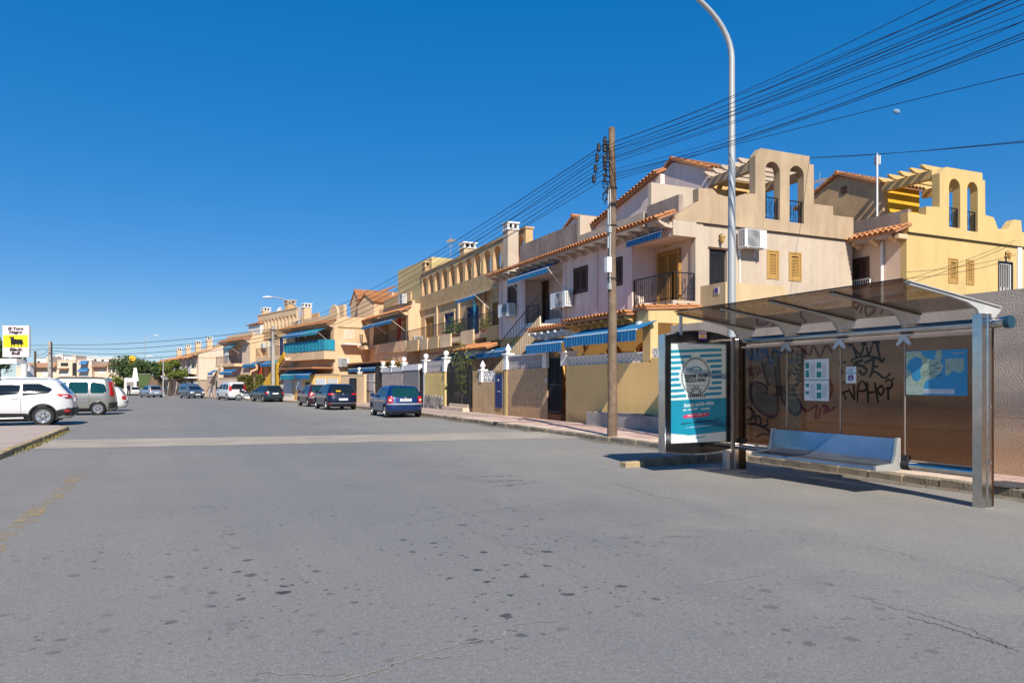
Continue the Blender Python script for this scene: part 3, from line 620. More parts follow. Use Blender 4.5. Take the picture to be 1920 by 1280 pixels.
# roof ribs: tapered cantilever brackets
rib = [(0.03, 2.30), (-.10, 2.46), (-.28, 2.535), (-.65, 2.60), (-1.34, 2.69), (-1.34, 2.715), (.38, 2.487), (.36, 2.45), (.18, 2.30)]
for i, y in enumerate(JY):
    th_ = .022
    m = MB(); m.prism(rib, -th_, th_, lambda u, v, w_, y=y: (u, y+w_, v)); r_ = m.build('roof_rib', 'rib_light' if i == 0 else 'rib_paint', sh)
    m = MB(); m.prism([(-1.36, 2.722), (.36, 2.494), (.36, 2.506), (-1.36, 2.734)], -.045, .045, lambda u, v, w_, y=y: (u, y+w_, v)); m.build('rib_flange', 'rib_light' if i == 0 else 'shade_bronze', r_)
for a, b in zip(JY, JY[1:]):
    m = MB(); m.prism([(-1.42, 2.748), (.34, 2.514), (.34, 2.522), (-1.42, 2.756)], a+.006, b-.006, lambda u, v, w_: (u, w_, v)); m.build('roof_pane', 'roof_glass', sh)
m = MB(); m.prism([(-1.435, 2.748), (-1.424, 2.748), (-1.424, 2.762), (-1.435, 2.762)], 0, LEN, lambda u, v, w_: (u, w_, v)); m.build('roof_edge', 'black_iron', sh)
m = MB(); m.box(-1.30, -1.26, LEN-.02, LEN+.02, 2.36, 2.68); m.build('roof_stay', 'alu', sh)
# bench
B0, B1 = 1.12, 3.42
prof = [(0.0, .77), (-.03, .77), (-.07, .52), (-.10, .44), (-.16, .415), (-.42, .40), (-.445, .385), (-.445, .365), (-.42, .355)]
m = MB(); rows = [[(u-.02, y, v) for u, v in prof] for y in (B0, B1)]; m.sheet(rows); inner = [[(u+(.0 if k else .0)-.02+.014, y, v-.014) for k, (u, v) in enumerate(prof)] for y in (B0, B1)]; m.sheet(inner)
be = m.build('bench', 'bench_steel', sh, smooth=60, fix=False)
for y in (B0, B1):
    m = MB(); m.prism([(0.03, .78), (-.04, .78), (-.08, .53), (-.12, .43), (-.465, .41), (-.465, .345), (-.1, .33), (.03, .33)], -.02, .02, lambda u, v, w_, y=y: (u-.02, y+w_, v)); m.build('bench_end', 'rib_paint', be)
m = MB()
for k in range(36): m.box(-.40, -.16, B0+.08+k*.06, B0+.10+k*.06, .4085, .411)
m.build('seat_slots', 'plastic_black', be)
m = MB(); m.tube([(-.05, B1, .40), (-.05, LEN, .40)], .035, 12); m.build('bench_arm', 'bench_steel', be, smooth=True)
# prints on the glass
def pane_print(name, px0, py0, px1, py1, m_, x=.045):
    a, b = atX(px1, (py0+py1)/2, SX+x), atX(px0, (py0+py1)/2, SX+x); mx = (px0+px1)/2
    z1, z0 = atX(mx, py0, SX+x).z, atX(mx, py1, SX+x).z
    mb_ = MB(); mb_.box(x, x+.004, a.y-SY, b.y-SY, z0, z1); o = mb_.build(name, m_, sh); return o, a.y-SY, b.y-SY, z0, z1
def on_print(par, name, R_, uv, m_, x=.0425, d=.002):
    """uv = list of (u0,u1,v0,v1) fractions; u from the left as seen from the road"""
    _, y0, y1, z0, z1 = R_; mb_ = MB()
    for u0, u1, v0, v1 in uv: mb_.box(x, x+d, lerp(y1, y0, u1), lerp(y1, y0, u0), lerp(z0, z1, v0), lerp(z0, z1, v1))
    return mb_.build(name, m_, par)
tt = pane_print('timetable', 1508, 673, 1554, 751, 'paper_white')
on_print(tt[0], 'timetable_grid', tt, [(.06, .20, .78, .92), (.52, .70, .78, .92), (.06, .20, .56, .73), (.52, .70, .56, .70), (.06, .20, .33, .41), (.52, .70, .26, .41), (.06, .20, .15, .23), (.52, .70, .06, .20), (0, 1, .492, .51)], 'print_green')
for u_, v_ in ((.26, .56), (.74, .56), (.26, .08), (.74, .08)): tag(on_print(tt[0], 'timetable_lines', tt, [(u_, u_+.18, v_+.03*k, v_+.008+.03*k) for k in range(11)], 'lilac_block'), kind='stuff')
nt_ = pane_print('notice', 1586, 687, 1605, 718, 'paper_white')
on_print(nt_[0], 'notice_bar', nt_, [(0, 1, .58, .63), (.2, .8, .80, .83), (.3, .7, .72, .75)], 'poster_blue')
mb_ = MB(); yc, zc = lerp(nt_[2], nt_[1], .5), lerp(nt_[3], nt_[4], .33)
for k in range(16):
    if k in (3, 11): continue
    a0, a1 = 2*math.pi*k/16, 2*math.pi*(k+1)/16
    mb_.add([(.0415, yc+r_*math.cos(a), zc+r_*math.sin(a)) for r_, a in ((.024, a0), (.05, a0), (.05, a1), (.024, a1))], [(0, 1, 2, 3)])
mb_.add([(.0412, yc+.045, zc+.012), (.0412, yc-.045, zc-.025), (.0412, yc-.045, zc-.008), (.0412, yc+.045, zc+.03)], [(0, 1, 2, 3)]); mb_.build('notice_emblem', 'print_purple', nt_[0], fix=False)
mp_ = pane_print('route_map', 1699, 656, 1814, 741, 'map_sea')
def map_poly(name, pts, m_, x):
    _, y0, y1, z0, z1 = mp_; mb_ = MB(); mb_.add([(x, lerp(y1, y0, u), lerp(z1, z0, v)) for u, v in pts], [tuple(range(len(pts)))]); return mb_.build(name, m_, mp_[0], fix=False)
map_poly('map_land', [(0, .02), (.25, .02), (.30, .12), (.38, .19), (.48, .22), (.50, .10), (.52, .01), (.60, .01), (.61, .15), (.57, .25), (.63, .35), (.60, .48), (.56, .52), (.50, .60), (.42, .64), (.34, .68), (.31, .78), (.29, .99), (0, .99)], 'map_land', .0435)
map_poly('map_lagoon', [(.02, .30), (.08, .18), (.18, .13), (.26, .18), (.28, .35), (.24, .45), (.27, .60), (.20, .70), (.12, .64), (.09, .50), (.02, .42)], 'map_sea', .0420)
map_poly('map_inset', [(.66, .20), (.95, .20), (.95, .45), (.88, .50), (.78, .46), (.70, .56), (.66, .56)], 'map_land', .0420)
map_poly('map_legend', [(.30, .86), (.80, .86), (.80, .96), (.30, .96)], 'paper_white', .0420)
mb_ = MB(); _, y0, y1, z0, z1 = mp_
for k in range(4): mb_.box(.0405, .0415, lerp(y1, y0, .78), lerp(y1, y0, .32), lerp(z1, z0, .94-.02*k), lerp(z1, z0, .934-.02*k))
mb_.box(.0425, .0435, lerp(y1, y0, .95), lerp(y1, y0, .78), lerp(z1, z0, .10), lerp(z1, z0, .075))
random.seed(3)
mb_.build('map_text', 'lilac_block', mp_[0])
rd = MB()
for k in range(26):
    u, v = random.uniform(.30, .58), random.uniform(.25, .60); a = random.uniform(0, 3.1); 
    p = [(u+d*math.cos(a), v+d*math.sin(a)) for d in (-.05, .05)]
    (ua, va), (ub, vb) = p; rd.add([(.0410, lerp(y1, y0, ua), lerp(z1, z0, va)), (.0410, lerp(y1, y0, ub), lerp(z1, z0, vb)), (.0410, lerp(y1, y0, ub), lerp(z1, z0, vb+.008)), (.0410, lerp(y1, y0, ua), lerp(z1, z0, va+.008))], [(0, 1, 2, 3)])
for k in range(8): rd.box(.0408, .0412, lerp(y1, y0, .93), lerp(y1, y0, .68), lerp(z1, z0, .23+.03*k), lerp(z1, z0, .233+.03*k))
rd.build('map_roads', 'leaf_dark', mp_[0], fix=False)

# ------------------------------------------------------------------ advertising panel at the far end of the shelter
AY = 10.0; A0, A1 = 7.47, 8.93; AC = (A0+A1)/2; HW = (A1-A0)/2
ad = thing('advertising_panel', 'black-framed advertising panel with a blue striped recycling poster', 'advertising panel', (AC, AY, 0))
XZ = lambda y: (lambda u, v, w_: (u, y+w_, v))
def bow(z0, z1, b0, b1, hw, n=12):
    lo = [(-hw+2*hw*k/n, z0-b0*(1-(2*k/n-1)**2)) for k in range(n+1)]; hi = [(hw-2*hw*k/n, z1+b1*(1-(2*k/n-1)**2)) for k in range(n+1)]
    return lo+hi
m = MB(); m.prism(bow(.36, 2.36, .06, .10, HW-.02), 0.0, .16, XZ(0)); m.build('casing', 'alu', ad)
m = MB(); m.prism(bow(.37, 2.35, .055, .09, HW-.03), -.035, -.002, XZ(0), [rect(-HW+.12, HW-.115, .50, 2.235)]); m.build('frame', 'black_paint', ad)
m = MB(); m.box(-HW-.005, -HW+.02, -.03, .15, .34, 2.37); m.build('edge_strip', 'stainless', ad)
m = MB(); m.box(HW-.035, HW-.022, -.046, -.036, .50, 2.26); m.build('hinge_strip', 'alu', ad)
m = MB(); m.box(HW-.10, HW-.02, .0, .10, -.02, .33); m.build('foot', 'alu', ad)
po = MB(); W0, W1, Zb, Zt = -HW+.125, HW-.12, .505, 2.23
po.sheet([[(lerp(W0, W1, i/24), -.0065+.0035*math.sin(i*1.7+j*.9)*(1.0 if j < 7 else .35), lerp(Zb, Zt, j/24)) for i in range(25)] for j in range(25)])
pos = po.build('poster', 'paper_white', ad, smooth='all', fix=False)
PW, PH = W1-W0, Zt-Zb
def pb(m_, u0, u1, v0, v1, d): m_.box(lerp(W0, W1, u0), lerp(W0, W1, u1), -d, -d+.0005, lerp(Zt, Zb, v1), lerp(Zt, Zb, v0))
RC = (.45, .335); RRU, RRV = .27, .20
st = MB()
def band(v0, v1, d):
    slope = -.034
    for a, b in ((0, .92),):
        n = 30
        for k in range(n):
            u0, u1 = lerp(a, b, k/n), lerp(a, b, (k+1)/n); um = (u0+u1)/2; vm = (v0+v1)/2
            if ((um-RC[0])/(RRU*1.06))**2+((vm+slope*um-RC[1])/(RRV*1.06))**2 < 1 or (abs(um-RC[0]) < .17 and .50 < vm+slope*um < .555): continue
            st.add([(lerp(W0, W1, u), -d, lerp(Zt, Zb, v+slope*u)) for u, v in ((u0, v0), (u1, v0), (u1, v1), (u0, v1))], [(0, 1, 2, 3)])
for k in range(9): band(.075+.056*k, .103+.056*k, .0105)
st.add([(lerp(W0, W1, u), -.0105, lerp(Zt, Zb, v)) for u, v in ((0, .575), (.92, .555), (1, .555), (1, .90), (.7, .91), (.35, .925), (0, .90))], [tuple(range(7))])
st.build('poster_stripes', 'poster_blue', pos, fix=False)
rg = MB(); n = 44
for k in range(n):
    a = 2*math.pi*k/n; b = a+.075; sk = .07
    def q(r_, t): return (lerp(W0, W1, RC[0]+RRU*r_*math.cos(t)), -.0112, lerp(Zt, Zb, RC[1]-RRV*r_*math.sin(t)))
    rg.add([q(.86, a), q(.86, b), q(.98, b+sk), q(.98, a+sk)], [(0, 1, 2, 3)])
for k in range(14):
    a = math.pi*(k+.5)/14; r0, r1 = .02, .055+.012*(k % 3)
    c = (RC[0], RC[1]+.165)
    rg.add([(lerp(W0, W1, c[0]+r_*1.5*math.cos(t)), -.0113, lerp(Zt, Zb, c[1]-r_*math.sin(t))) for r_, t in ((r0, a), (r1, a-.06), (r1, a+.06))], [(0, 1, 2)])
for k in range(9): pb(rg, .31+.035*k, .33+.035*k, .515, .545, .0112)
pb(rg, .27, .62, .424, .428, .0112)
rg.build('poster_badge', 'poster_dark', pos, fix=False)
bo = MB(); nn = 12
for k in range(nn):
    a0, a1 = math.pi*k/nn, math.pi*(k+1)/nn
    bo.add([(lerp(W0, W1, .45+.11*r_*math.cos(t)), -.0112, lerp(Zt, Zb, .275-.045*r_*math.sin(t))) for r_, t in ((.75, a0), (1, a0), (1, a1), (.75, a1))], [(0, 1, 2, 3)])
bo.build('poster_ribbon', 'poster_blue', pos, fix=False)
def ptext(body, u, v, size, m_, shear=0.0, bold=0.0, sx=1.0, tilt=0.03, d=.0125):
    me = text_mesh(body, size, m_, shear, bold, sx); return put('lettering', me, pos, (lerp(W0, W1, u), -d, lerp(Zt, Zb, v)), (R(90), -tilt, 0))
ptext('toma nota', .45, .325, .115, 'poster_dark', .3, .03, 1.05, .05)
ptext('RECICLA VIDRIO', .45, .375, .085, 'poster_dark', 0, .03, .70, .03)
ptext('festeja recicla vidrio', .50, .615, .095, 'paper_white', .3, .022, .86, .06)
def smallprint(u0, u1, v, h, m_, seed, d=.0125):
    r_ = random.Random(seed); m = MB(); u = u0                     # print too small to read: broken strokes
    while u < u1:
        w_ = r_.uniform(.010, .022); t = -.05*(u-u0); hh = h*r_.uniform(.65, 1.0)
        if r_.random() < .86: m.add([(lerp(W0, W1, p), -d, lerp(Zt, Zb, q+t)) for p, q in ((u, v+h), (u+w_*.72, v+h), (u+w_*.72, v+h-hh), (u, v+h-hh))], [(0, 1, 2, 3)])
        u += w_
    tag(m.build('small_print', m_, pos, fix=False), kind='stuff')
smallprint(.22, .47, .662, .020, 'paper_white', 1); smallprint(.54, .70, .655, .020, 'paper_white', 2)
pk = MB(); n = 20
pk.add([(lerp(W0, W1, .46+.24*math.copysign(abs(math.cos(2*math.pi*k/n))**.6, math.cos(2*math.pi*k/n))), -.0112, lerp(Zt, Zb, .728-.012*math.cos(2*math.pi*k/n)-.021*math.copysign(abs(math.sin(2*math.pi*k/n))**.6, math.sin(2*math.pi*k/n)))) for k in range(n)], [tuple(range(n))])
pk.build('poster_banner', 'poster_pink', pos, fix=False)
smallprint(.30, .62, .722, .014, 'paper_white', 3); smallprint(.18, .86, .800, .018, 'poster_dark', 4); smallprint(.28, .74, .845, .010, 'paper_white', 5); smallprint(.45, .62, .945, .014, 'poster_blue', 6)
stk = MB(); stk.box(-.02, .15, -.040, -.036, 2.29, 2.43); so_ = stk.build('sticker', 'sign_pink', ad)
s2 = MB(); s2.box(-.02, .15, -.042, -.0405, 2.29, 2.32); s2.box(-.02, .15, -.042, -.0405, 2.39, 2.41); s2.build('sticker_print', 'print_purple', so_)
s2 = MB(); s2.box(.0, .13, -.042, -.0405, 2.335, 2.375); s2.build('sticker_print', 'amber', so_)
g_ = MB(); g_.box(W0-.004, W1+.004, -.024, -.020, Zb-.003, Zt+.003); g_.build('panel_glass', 'clear_pane', ad)
# ------------------------------------------------------------------ building components
def shutter(par, M, u0, u1, v0, v1, m_='dark_shutter', leaves=2, fw=.06, slat=.055, name='window'):
    f = MB()
    f.box(u0-fw, u1+fw, v0-fw, v0, -.08, .025, M); f.box(u0-fw, u1+fw, v1, v1+fw, -.08, .025, M)
    f.box(u0-fw, u0, v0, v1, -.08, .025, M); f.box(u1, u1+fw, v0, v1, -.08, .025, M)
    fo = f.build(name, m_, par)
    for k in range(leaves):
        a, b = lerp(u0, u1, k/leaves)+.008, lerp(u0, u1, (k+1)/leaves)-.008; st_ = min(.07, (b-a)*.18)
        s_ = MB(); s_.box(a, a+st_, v0+.008, v1-.008, -.045, .006, M); s_.box(b-st_, b, v0+.008, v1-.008, -.045, .006, M)
        s_.box(a+st_, b-st_, v0+.008, v0+.09, -.045, .006, M); s_.box(a+st_, b-st_, v1-.09, v1-.008, -.045, .006, M); s_.box(a+st_, b-st_, v0+.09, v1-.09, -.06, -.05, M)
        z = v0+.10
        while z+slat*.8 < v1-.09:
            s_.add([M(a+st_, z, -.004), M(b-st_, z, -.004), M(b-st_, z+slat*.75, -.036), M(a+st_, z+slat*.75, -.036), M(a+st_, z-.012, -.008), M(b-st_, z-.012, -.008), M(b-st_, z+slat*.75-.012, -.040), M(a+st_, z+slat*.75-.012, -.040)],
                   [(0, 1, 2, 3), (4, 5, 6, 7), (0, 1, 5, 4), (3, 2, 6, 7)]); z += slat
        s_.build('shutter', m_, fo)
    return fo
def plain_window(par, M, u0, u1, v0, v1, frame='white_metal', n=2, pane='window_glass', fw=.05, name='window'):
    f = MB(); f.box(u0, u1, v0, v0+fw, -.06, .02, M); f.box(u0, u1, v1-fw, v1, -.06, .02, M)
    for k in range(n+1):
        c = lerp(u0+fw/2, u1-fw/2, k/n); f.box(c-fw/2, c+fw/2, v0+fw, v1-fw, -.06, .02, M)
    fo = f.build(name, frame, par)
    for k in range(n):
        p = MB(); p.box(lerp(u0, u1, k/n)+.01, lerp(u0, u1, (k+1)/n)-.01, v0+.01, v1-.01, -.03, -.022, M); p.build('pane', pane, fo)
    return fo
def railing(par, M, u0, u1, v0, v1, w_=0.0, gap=.11, scroll=True, m_='black_iron', name='railing'):
    r_ = MB(); t = .014
    r_.box(u0, u1, v1-.035, v1, w_-.02, w_+.02, M); r_.box(u0, u1, v0+.05, v0+.075, w_-.012, w_+.012, M)
    n = max(2, int(abs(u1-u0)/gap))
    for k in range(n+1):
        c = lerp(u0, u1, k/n); tt_ = .02 if k in (0, n) else .0075; r_.box(c-tt_, c+tt_, v0 if k in (0, n) else v0+.06, v1-.02, w_-tt_, w_+tt_, M)
    if scroll:
        k = u0+abs(u1-u0)/6
        for c in (lerp(u0, u1, .2), lerp(u0, u1, .5), lerp(u0, u1, .8)):
            zc = (v0+v1)/2
            for sg in (-1, 1):
                pts = [M(c+sg*(.005+.05*math.sin(math.pi*q/10)), zc-.26+.052*q, w_+.012) for q in range(11)]; r_.tube(pts, .008, 5)
                pts = [M(c+sg*.045*math.cos(q*.9), zc+sg*.09+.045*math.sin(q*.9), w_+.014) for q in range(7)]; r_.tube(pts, .007, 5)
    return r_.build(name, m_, par)
def awning(par, M, u0, u1, vtop, out, drop, m_='awning_blue', val=.22, arms=True):
    """sloping cloth from the wall at vtop, with a scalloped valance along its front bar"""
    a = MB(); n = 10
    a.sheet([[M(lerp(u0, u1, k/n), vtop-drop*t, out*t+.03-.03*math.sin(t*3.14)) for k in range(n+1)] for t in (0, .25, .5, .75, 1)])
    a.sheet([[M(lerp(u0, u1, k/n), vtop-drop*t-.012, out*t+.022-.03*math.sin(t*3.14)) for k in range(n+1)] for t in (0, .25, .5, .75, 1)])
    o = a.build('awning', m_, par, fix=False)
    v_ = MB(); m2 = max(6, int((u1-u0)/.12)); top = []; bot = []; b2 = []
    for k in range(m2*2+1):
        u = lerp(u0, u1, k/(m2*2)); top.append(M(u, vtop-drop+.0, out+.032)); bot.append(M(u, vtop-drop-val+(.035 if k % 2 else 0), out+.036+.008*math.sin(k)))
    v_.sheet([top, bot]); v_.build('valance', m_, o, fix=False)
    br = MB(); br.tube([M(u0, vtop-drop+.005, out+.015), M(u1, vtop-drop+.005, out+.015)], .022, 8)
    br.build('front_bar', 'white_metal', o)
    if not arms: return o
    for u in (u0+.08, u1-.08): ar = MB(); ar.tube([M(u, vtop-drop, out), M(u, vtop-drop-.75, .03)], .014, 6); ar.build('awning_arm', 'white_metal', o)
    return o
def ac_unit(par, M, u0, u1, v0, v1, d=.36, off=.12, name='air_conditioner'):
    b = MB(); b.box(u0, u1, v0, v1, off, off+d, M); o = b.build(name, 'ac_white', par)
    w_ = u1-u0; h = v1-v0; c = u0+w_*.40; r_ = min(h*.43, w_*.36); zc = (v0+v1)/2
    g = MB()
    for rr in (1, .82, .64, .46, .28):
        g.tube([M(c+r_*rr*math.cos(2*math.pi*k/20), zc+r_*rr*math.sin(2*math.pi*k/20), off+d+.012) for k in range(21)], .008, 4)
    g.box(c-r_*1.05, c+r_*1.05, zc-r_*1.1, zc+r_*1.1, off+d+.001, off+d+.004, M); g.build('fan_grille', 'fan_grey', o)
    g = MB()
    for k in range(9):
        for q in range(3): g.box(u0-.004, u0-.001, v0+h*(.08+.1*k), v0+h*(.13+.1*k), off+.05+q*.1, off+.12+q*.1, M)
    g.build('side_vents', 'plastic_black', o)
    for u in (u0+.12, u1-.12): br = MB(); br.box(u-.02, u+.02, v0-.04, v0-.002, .0, off+d+.03, M); br.box(u-.02, u+.02, v0-.26, v0-.04, .0, .035, M); br.build('bracket', 'ac_white', o)
    return o
def lantern(par, M, u, v):
    l = MB(); l.box(u-.03, u+.03, v+.05, v+.16, 0, .03, M); l.tube([M(u, v+.13, .02), M(u, v+.19, .10), M(u, v+.15, .15)], .012, 6)
    o = l.build('wall_lantern', 'shade_bronze', par)
    g = MB(); g.lathe([(.02, -.16), (.055, -.10), (.09, .06), (.10, .07), (.04, .12), (.01, .14)], 8, lambda a, b, c: M(u+a, v+c, .15+b)); g.build('lantern_glass', 'pale_shutter', o)
TILE = {}
def tile_mesh(l):
    k = round(l, 2)
    if k not in TILE:
        m = MB(); n = 6; r0, r1 = .088, .072; rows = []
        for x, r_, dz in ((0, r0, .03), (l, r1, 0)): rows.append([(-r_*math.cos(math.pi*q/n), x, dz+r_*.85*math.sin(math.pi*q/n)) for q in range(n+1)])
        m.sheet(rows); rows2 = [[(a*.84, b, c*.84-.002) for a, b, c in r_] for r_ in rows]; m.sheet(rows2)
        for r_, r2 in zip(rows, rows2): m.sheet([r_, r2])
        TILE[k] = m.mesh('roof_tile', 'terracotta', smooth=50)
    return TILE[k]
def tile_roof(par, P0, P1, Pup, single=True, pitch=.20, row=.42, base='terracotta_flat', tm='terracotta'):
    """barrel tiles: eave line P0->P1 (local), rising towards Pup-P0"""
    P0, P1, Pup = Vector(P0), Vector(P1), Vector(Pup); e = P1-P0; s_ = Pup-P0; L = e.length; S = s_.length; ex = e.normalized(); sy = s_.normalized(); nz = ex.cross(sy).normalized()
    if nz.z < 0: nz = -nz
    b = MB(); th_ = nz*.07; q = [P0, P1, P1+s_, P0+s_]
    b.add([x-th_ for x in q]+[x-nz*.004 for x in q], [(0, 1, 2, 3), (4, 5, 6, 7), (0, 1, 5, 4), (1, 2, 6, 5), (2, 3, 7, 6), (3, 0, 4, 7)])
    o = b.build('roof', base, par)
    nu = max(1, int(L/pitch)); nr = max(1, int(round(S/row))); l = S/nr
    Mx = Matrix((ex, sy, nz)).transposed()
    if Mx.determinant() < 0: Mx = Matrix((-ex, sy, nz)).transposed()
    if single:
        me = tile_mesh(l+.06); rot = Mx.to_euler()
        for i in range(nu):
            for j in range(nr):
                p = P0+ex*((i+.5)*L/nu)+sy*(j*l-.05)+nz*.01
                t = put('roof_tile', me, o, p, (rot.x+random.uniform(-.012, .012), rot.y+random.uniform(-.02, .02), rot.z+random.uniform(-.02, .02)))
    else:
        m = MB()
        for i in range(nu):
            for j in range(nr):
                p = P0+ex*((i+.5)*L/nu)+sy*(j*l-.05)+nz*.01; n = 4; rows = []
                for x, r_, dz in ((0, .085, .03), (l+.05, .07, 0)): rows.append([p+ex*(-r_*math.cos(math.pi*k/n))+sy*x+nz*(dz+r_*.85*math.sin(math.pi*k/n)) for k in range(n+1)])
                m.sheet(rows)
        tag(m.build('roof_tiles', tm, o, fix=False), kind='stuff')
    return o
def corbels(par, u0, u1, z, out, step, m_='cream_stucco', h=.22, wd_=.16):
    """scrolled rafter ends under an eave"""
    p = [(0, z), (out, z), (out, z-.07), (out*.86, z-.10), (out*.6, z-.13), (out*.42, z-h), (0, z-h)]
    m = MB(); m.prism(p, -wd_/2, wd_/2, lambda a, b, c: (c, a, b)); me = m.mesh('corbel', m_); n = max(1, int((u1-u0)/step))
    for k in range(n+1): put('corbel', me, par, (lerp(u0, u1, k/n), 0, 0))
def chimney(par, x, y, z0, z1, w_=.55, m_='peach_stucco'):
    c = MB(); c.box(x-w_/2, x+w_/2, y-w_/2, y+w_/2, z0, z1-.42); o = c.build('chimney', m_, par)
    c = MB(); c.box(x-w_*.58, x+w_*.58, y-w_*.58, y+w_*.58, z1-.42, z1-.36); c.box(x-w_*.6, x+w_*.6, y-w_*.6, y+w_*.6, z1-.08, z1)
    for a in (-1, 0, 1):
        for b in (-1, 0, 1):
            if a or b: c.box(x+a*w_*.44-.05, x+a*w_*.44+.05, y+b*w_*.44-.05, y+b*w_*.44+.05, z1-.36, z1-.08)
    c.build('chimney_cap', 'white_paint' if m_ != 'tan_stucco' else 'peach_stucco', o)
    c = MB(); c.box(x-w_*.3, x+w_*.3, y-w_*.3, y+w_*.3, z1-.36, z1-.08); c.build('chimney_flue', 'dark_void', o)
def antenna(par, x, y, z0, z1, bars=9, m_='alu'):
    a = MB(); a.tube([(x, y, z0), (x, y, z1)], .022, 6); o = a.build('antenna_mast', m_, par)
    b = MB(); z = z1-.45; b.tube([(x-.5, y, z), (x+.6, y, z+.05)], .014, 5)
    for k in range(bars): u = x-.48+k*.12; b.tube([(u, y-.28+.012*k, z), (u, y+.28-.012*k, z)], .009, 4)
    b.tube([(x, y-.2, z-.35), (x, y+.25, z-.35)], .012, 5); b.build('antenna', 'amber', o); return o
def dish(par, x, y, z, r_=.35, d=(0, 1, .4), m_='far_white'):
    dv = Vector(d).normalized(); q = dv.to_track_quat('Z', 'Y'); m = MB()
    m.lathe([(.01, -.09*r_/.35), (r_*.5, -.06*r_/.35), (r_, .02), (r_*.98, .03), (r_*.5, -.045*r_/.35), (.01, -.07*r_/.35)], 16, lambda a, b, c: tuple(Vector((x, y, z))+q @ Vector((a, b, c))))
    o = m.build('satellite_dish', m_, par); a = MB(); a.tube([(x, y, z-r_), (x, y-.1, z-.05), tuple(Vector((x, y, z))+dv*r_*.9)], .014, 5); a.build('dish_arm', 'alu', o); return o
def wallp(par, name, m_, outer, holes, M, t=.25):
    w_ = MB(); w_.prism(outer, 0, -t, M, holes); return w_.build(name, m_, par)
def boxp(par, name, m_, *a, M=None): b = MB(); b.box(*a, M=M); return b.build(name, m_, par)
def breeze_block():
    m = MB(); o = rect(-.5, .5, -.5, .5); h = []
    c = .42
    for sx, sy in ((1, 0), (-1, 0), (0, 1), (0, -1)):
        tri = [(.12, .0), (.40, .30), (.40, -.30)]
        h.append([(x*sx-y*sy, x*sy+y*sx) for x, y in tri])
    for sx, sy in ((1, 1), (-1, 1), (-1, -1), (1, -1)):
        h.append([(sx*.10, sy*.14), (sx*.36, sy*.40), (sx*.10, sy*.40)][::1])
    m.prism(o, -.5, .5, lambda u, v, w_: (u*.985, w_*.10/.33, v*.985), h[:4]); return m
BB = {}
def lattice(par, u0, u1, v0, v1, y, rows=1, m_='white_paint'):
    if m_ not in BB: BB[m_] = breeze_block().mesh('breeze_block', m_)
    h = (v1-v0)/rows; n = max(1, int(round((u1-u0)/h))); w_ = (u1-u0)/n
    for i in range(n):
        for j in range(rows): put('breeze_block', BB[m_], par, (u0+(i+.5)*w_, y, v0+(j+.5)*h), None, (w_, .30, h))
def leaf_cloud(mb_, n, fn, size, seed=1):
    rnd = random.Random(seed)
    for k in range(n):
        p = fn(rnd); s_ = size*rnd.uniform(.6, 1.4); a = Vector((rnd.gauss(0, 1), rnd.gauss(0, 1), rnd.gauss(0, 1))).normalized(); b = a.orthogonal().normalized(); c = a.cross(b)
        mb_.add([p-b*s_*.5, p+c*s_*.28, p+b*s_*.6, p-c*s_*.28], [(0, 1, 2, 3)])
def potted_plant(name, label, loc, h=.5, n=160, m_='leaf_bright', group=None):
    t = thing(name, label, 'plant', loc, 0, group); p = MB(); p.lathe([(.09, 0), (.14, .22), (.15, .22), (.15, .25), (.10, .25)], 10); p.build('pot', 'terracotta_flat', t)
    f = MB(); leaf_cloud(f, n, lambda r_: Vector((r_.gauss(0, .14), r_.gauss(0, .14), .25+abs(r_.gauss(.5, .3))*h)), .12, random.randint(0, 999)); f.build('foliage', m_, t, fix=False)
# ------------------------------------------------------------------ near corner houses
def gable_room(par, x0, x1, y_front, depth, z0, ze, zr, m_side, m_front, over=.18, single=False, vent=True):
    """upper room: gable wall on local y=y_front plane between x0..x1, ridge running inwards"""
    xm = (x0+x1)/2
    wallp(par, 'room_gable', m_side, [(x0, z0), (x1, z0), (x1, ze), (xm, zr), (x0, ze)], [], fac(y_front))
    boxp(par, 'room_front', m_front, x0, x0+.22, y_front-depth, y_front-.255, z0, ze-.02)
    boxp(par, 'room_back', m_side, x1-.22, x1, y_front-depth, y_front-.255, z0, ze-.02)
    tile_roof(par, (x0-over, y_front+.12, ze-.02), (x0-over, y_front-depth, ze-.02), (xm, y_front+.12, zr+.14), single)
    tile_roof(par, (x1+over, y_front+.12, ze-.02), (x1+over, y_front-depth, ze-.02), (xm, y_front+.12, zr+.14), False)
    tr = MB(); 
    for k in range(int((depth)/.3)): tr.lathe([(.10, 0), (.085, .34)], 8, lambda a, b, c, k=k: (xm+a, y_front+.14-k*.3-c, zr+.14+b))
    tr.build('ridge_tiles', 'terracotta', par)

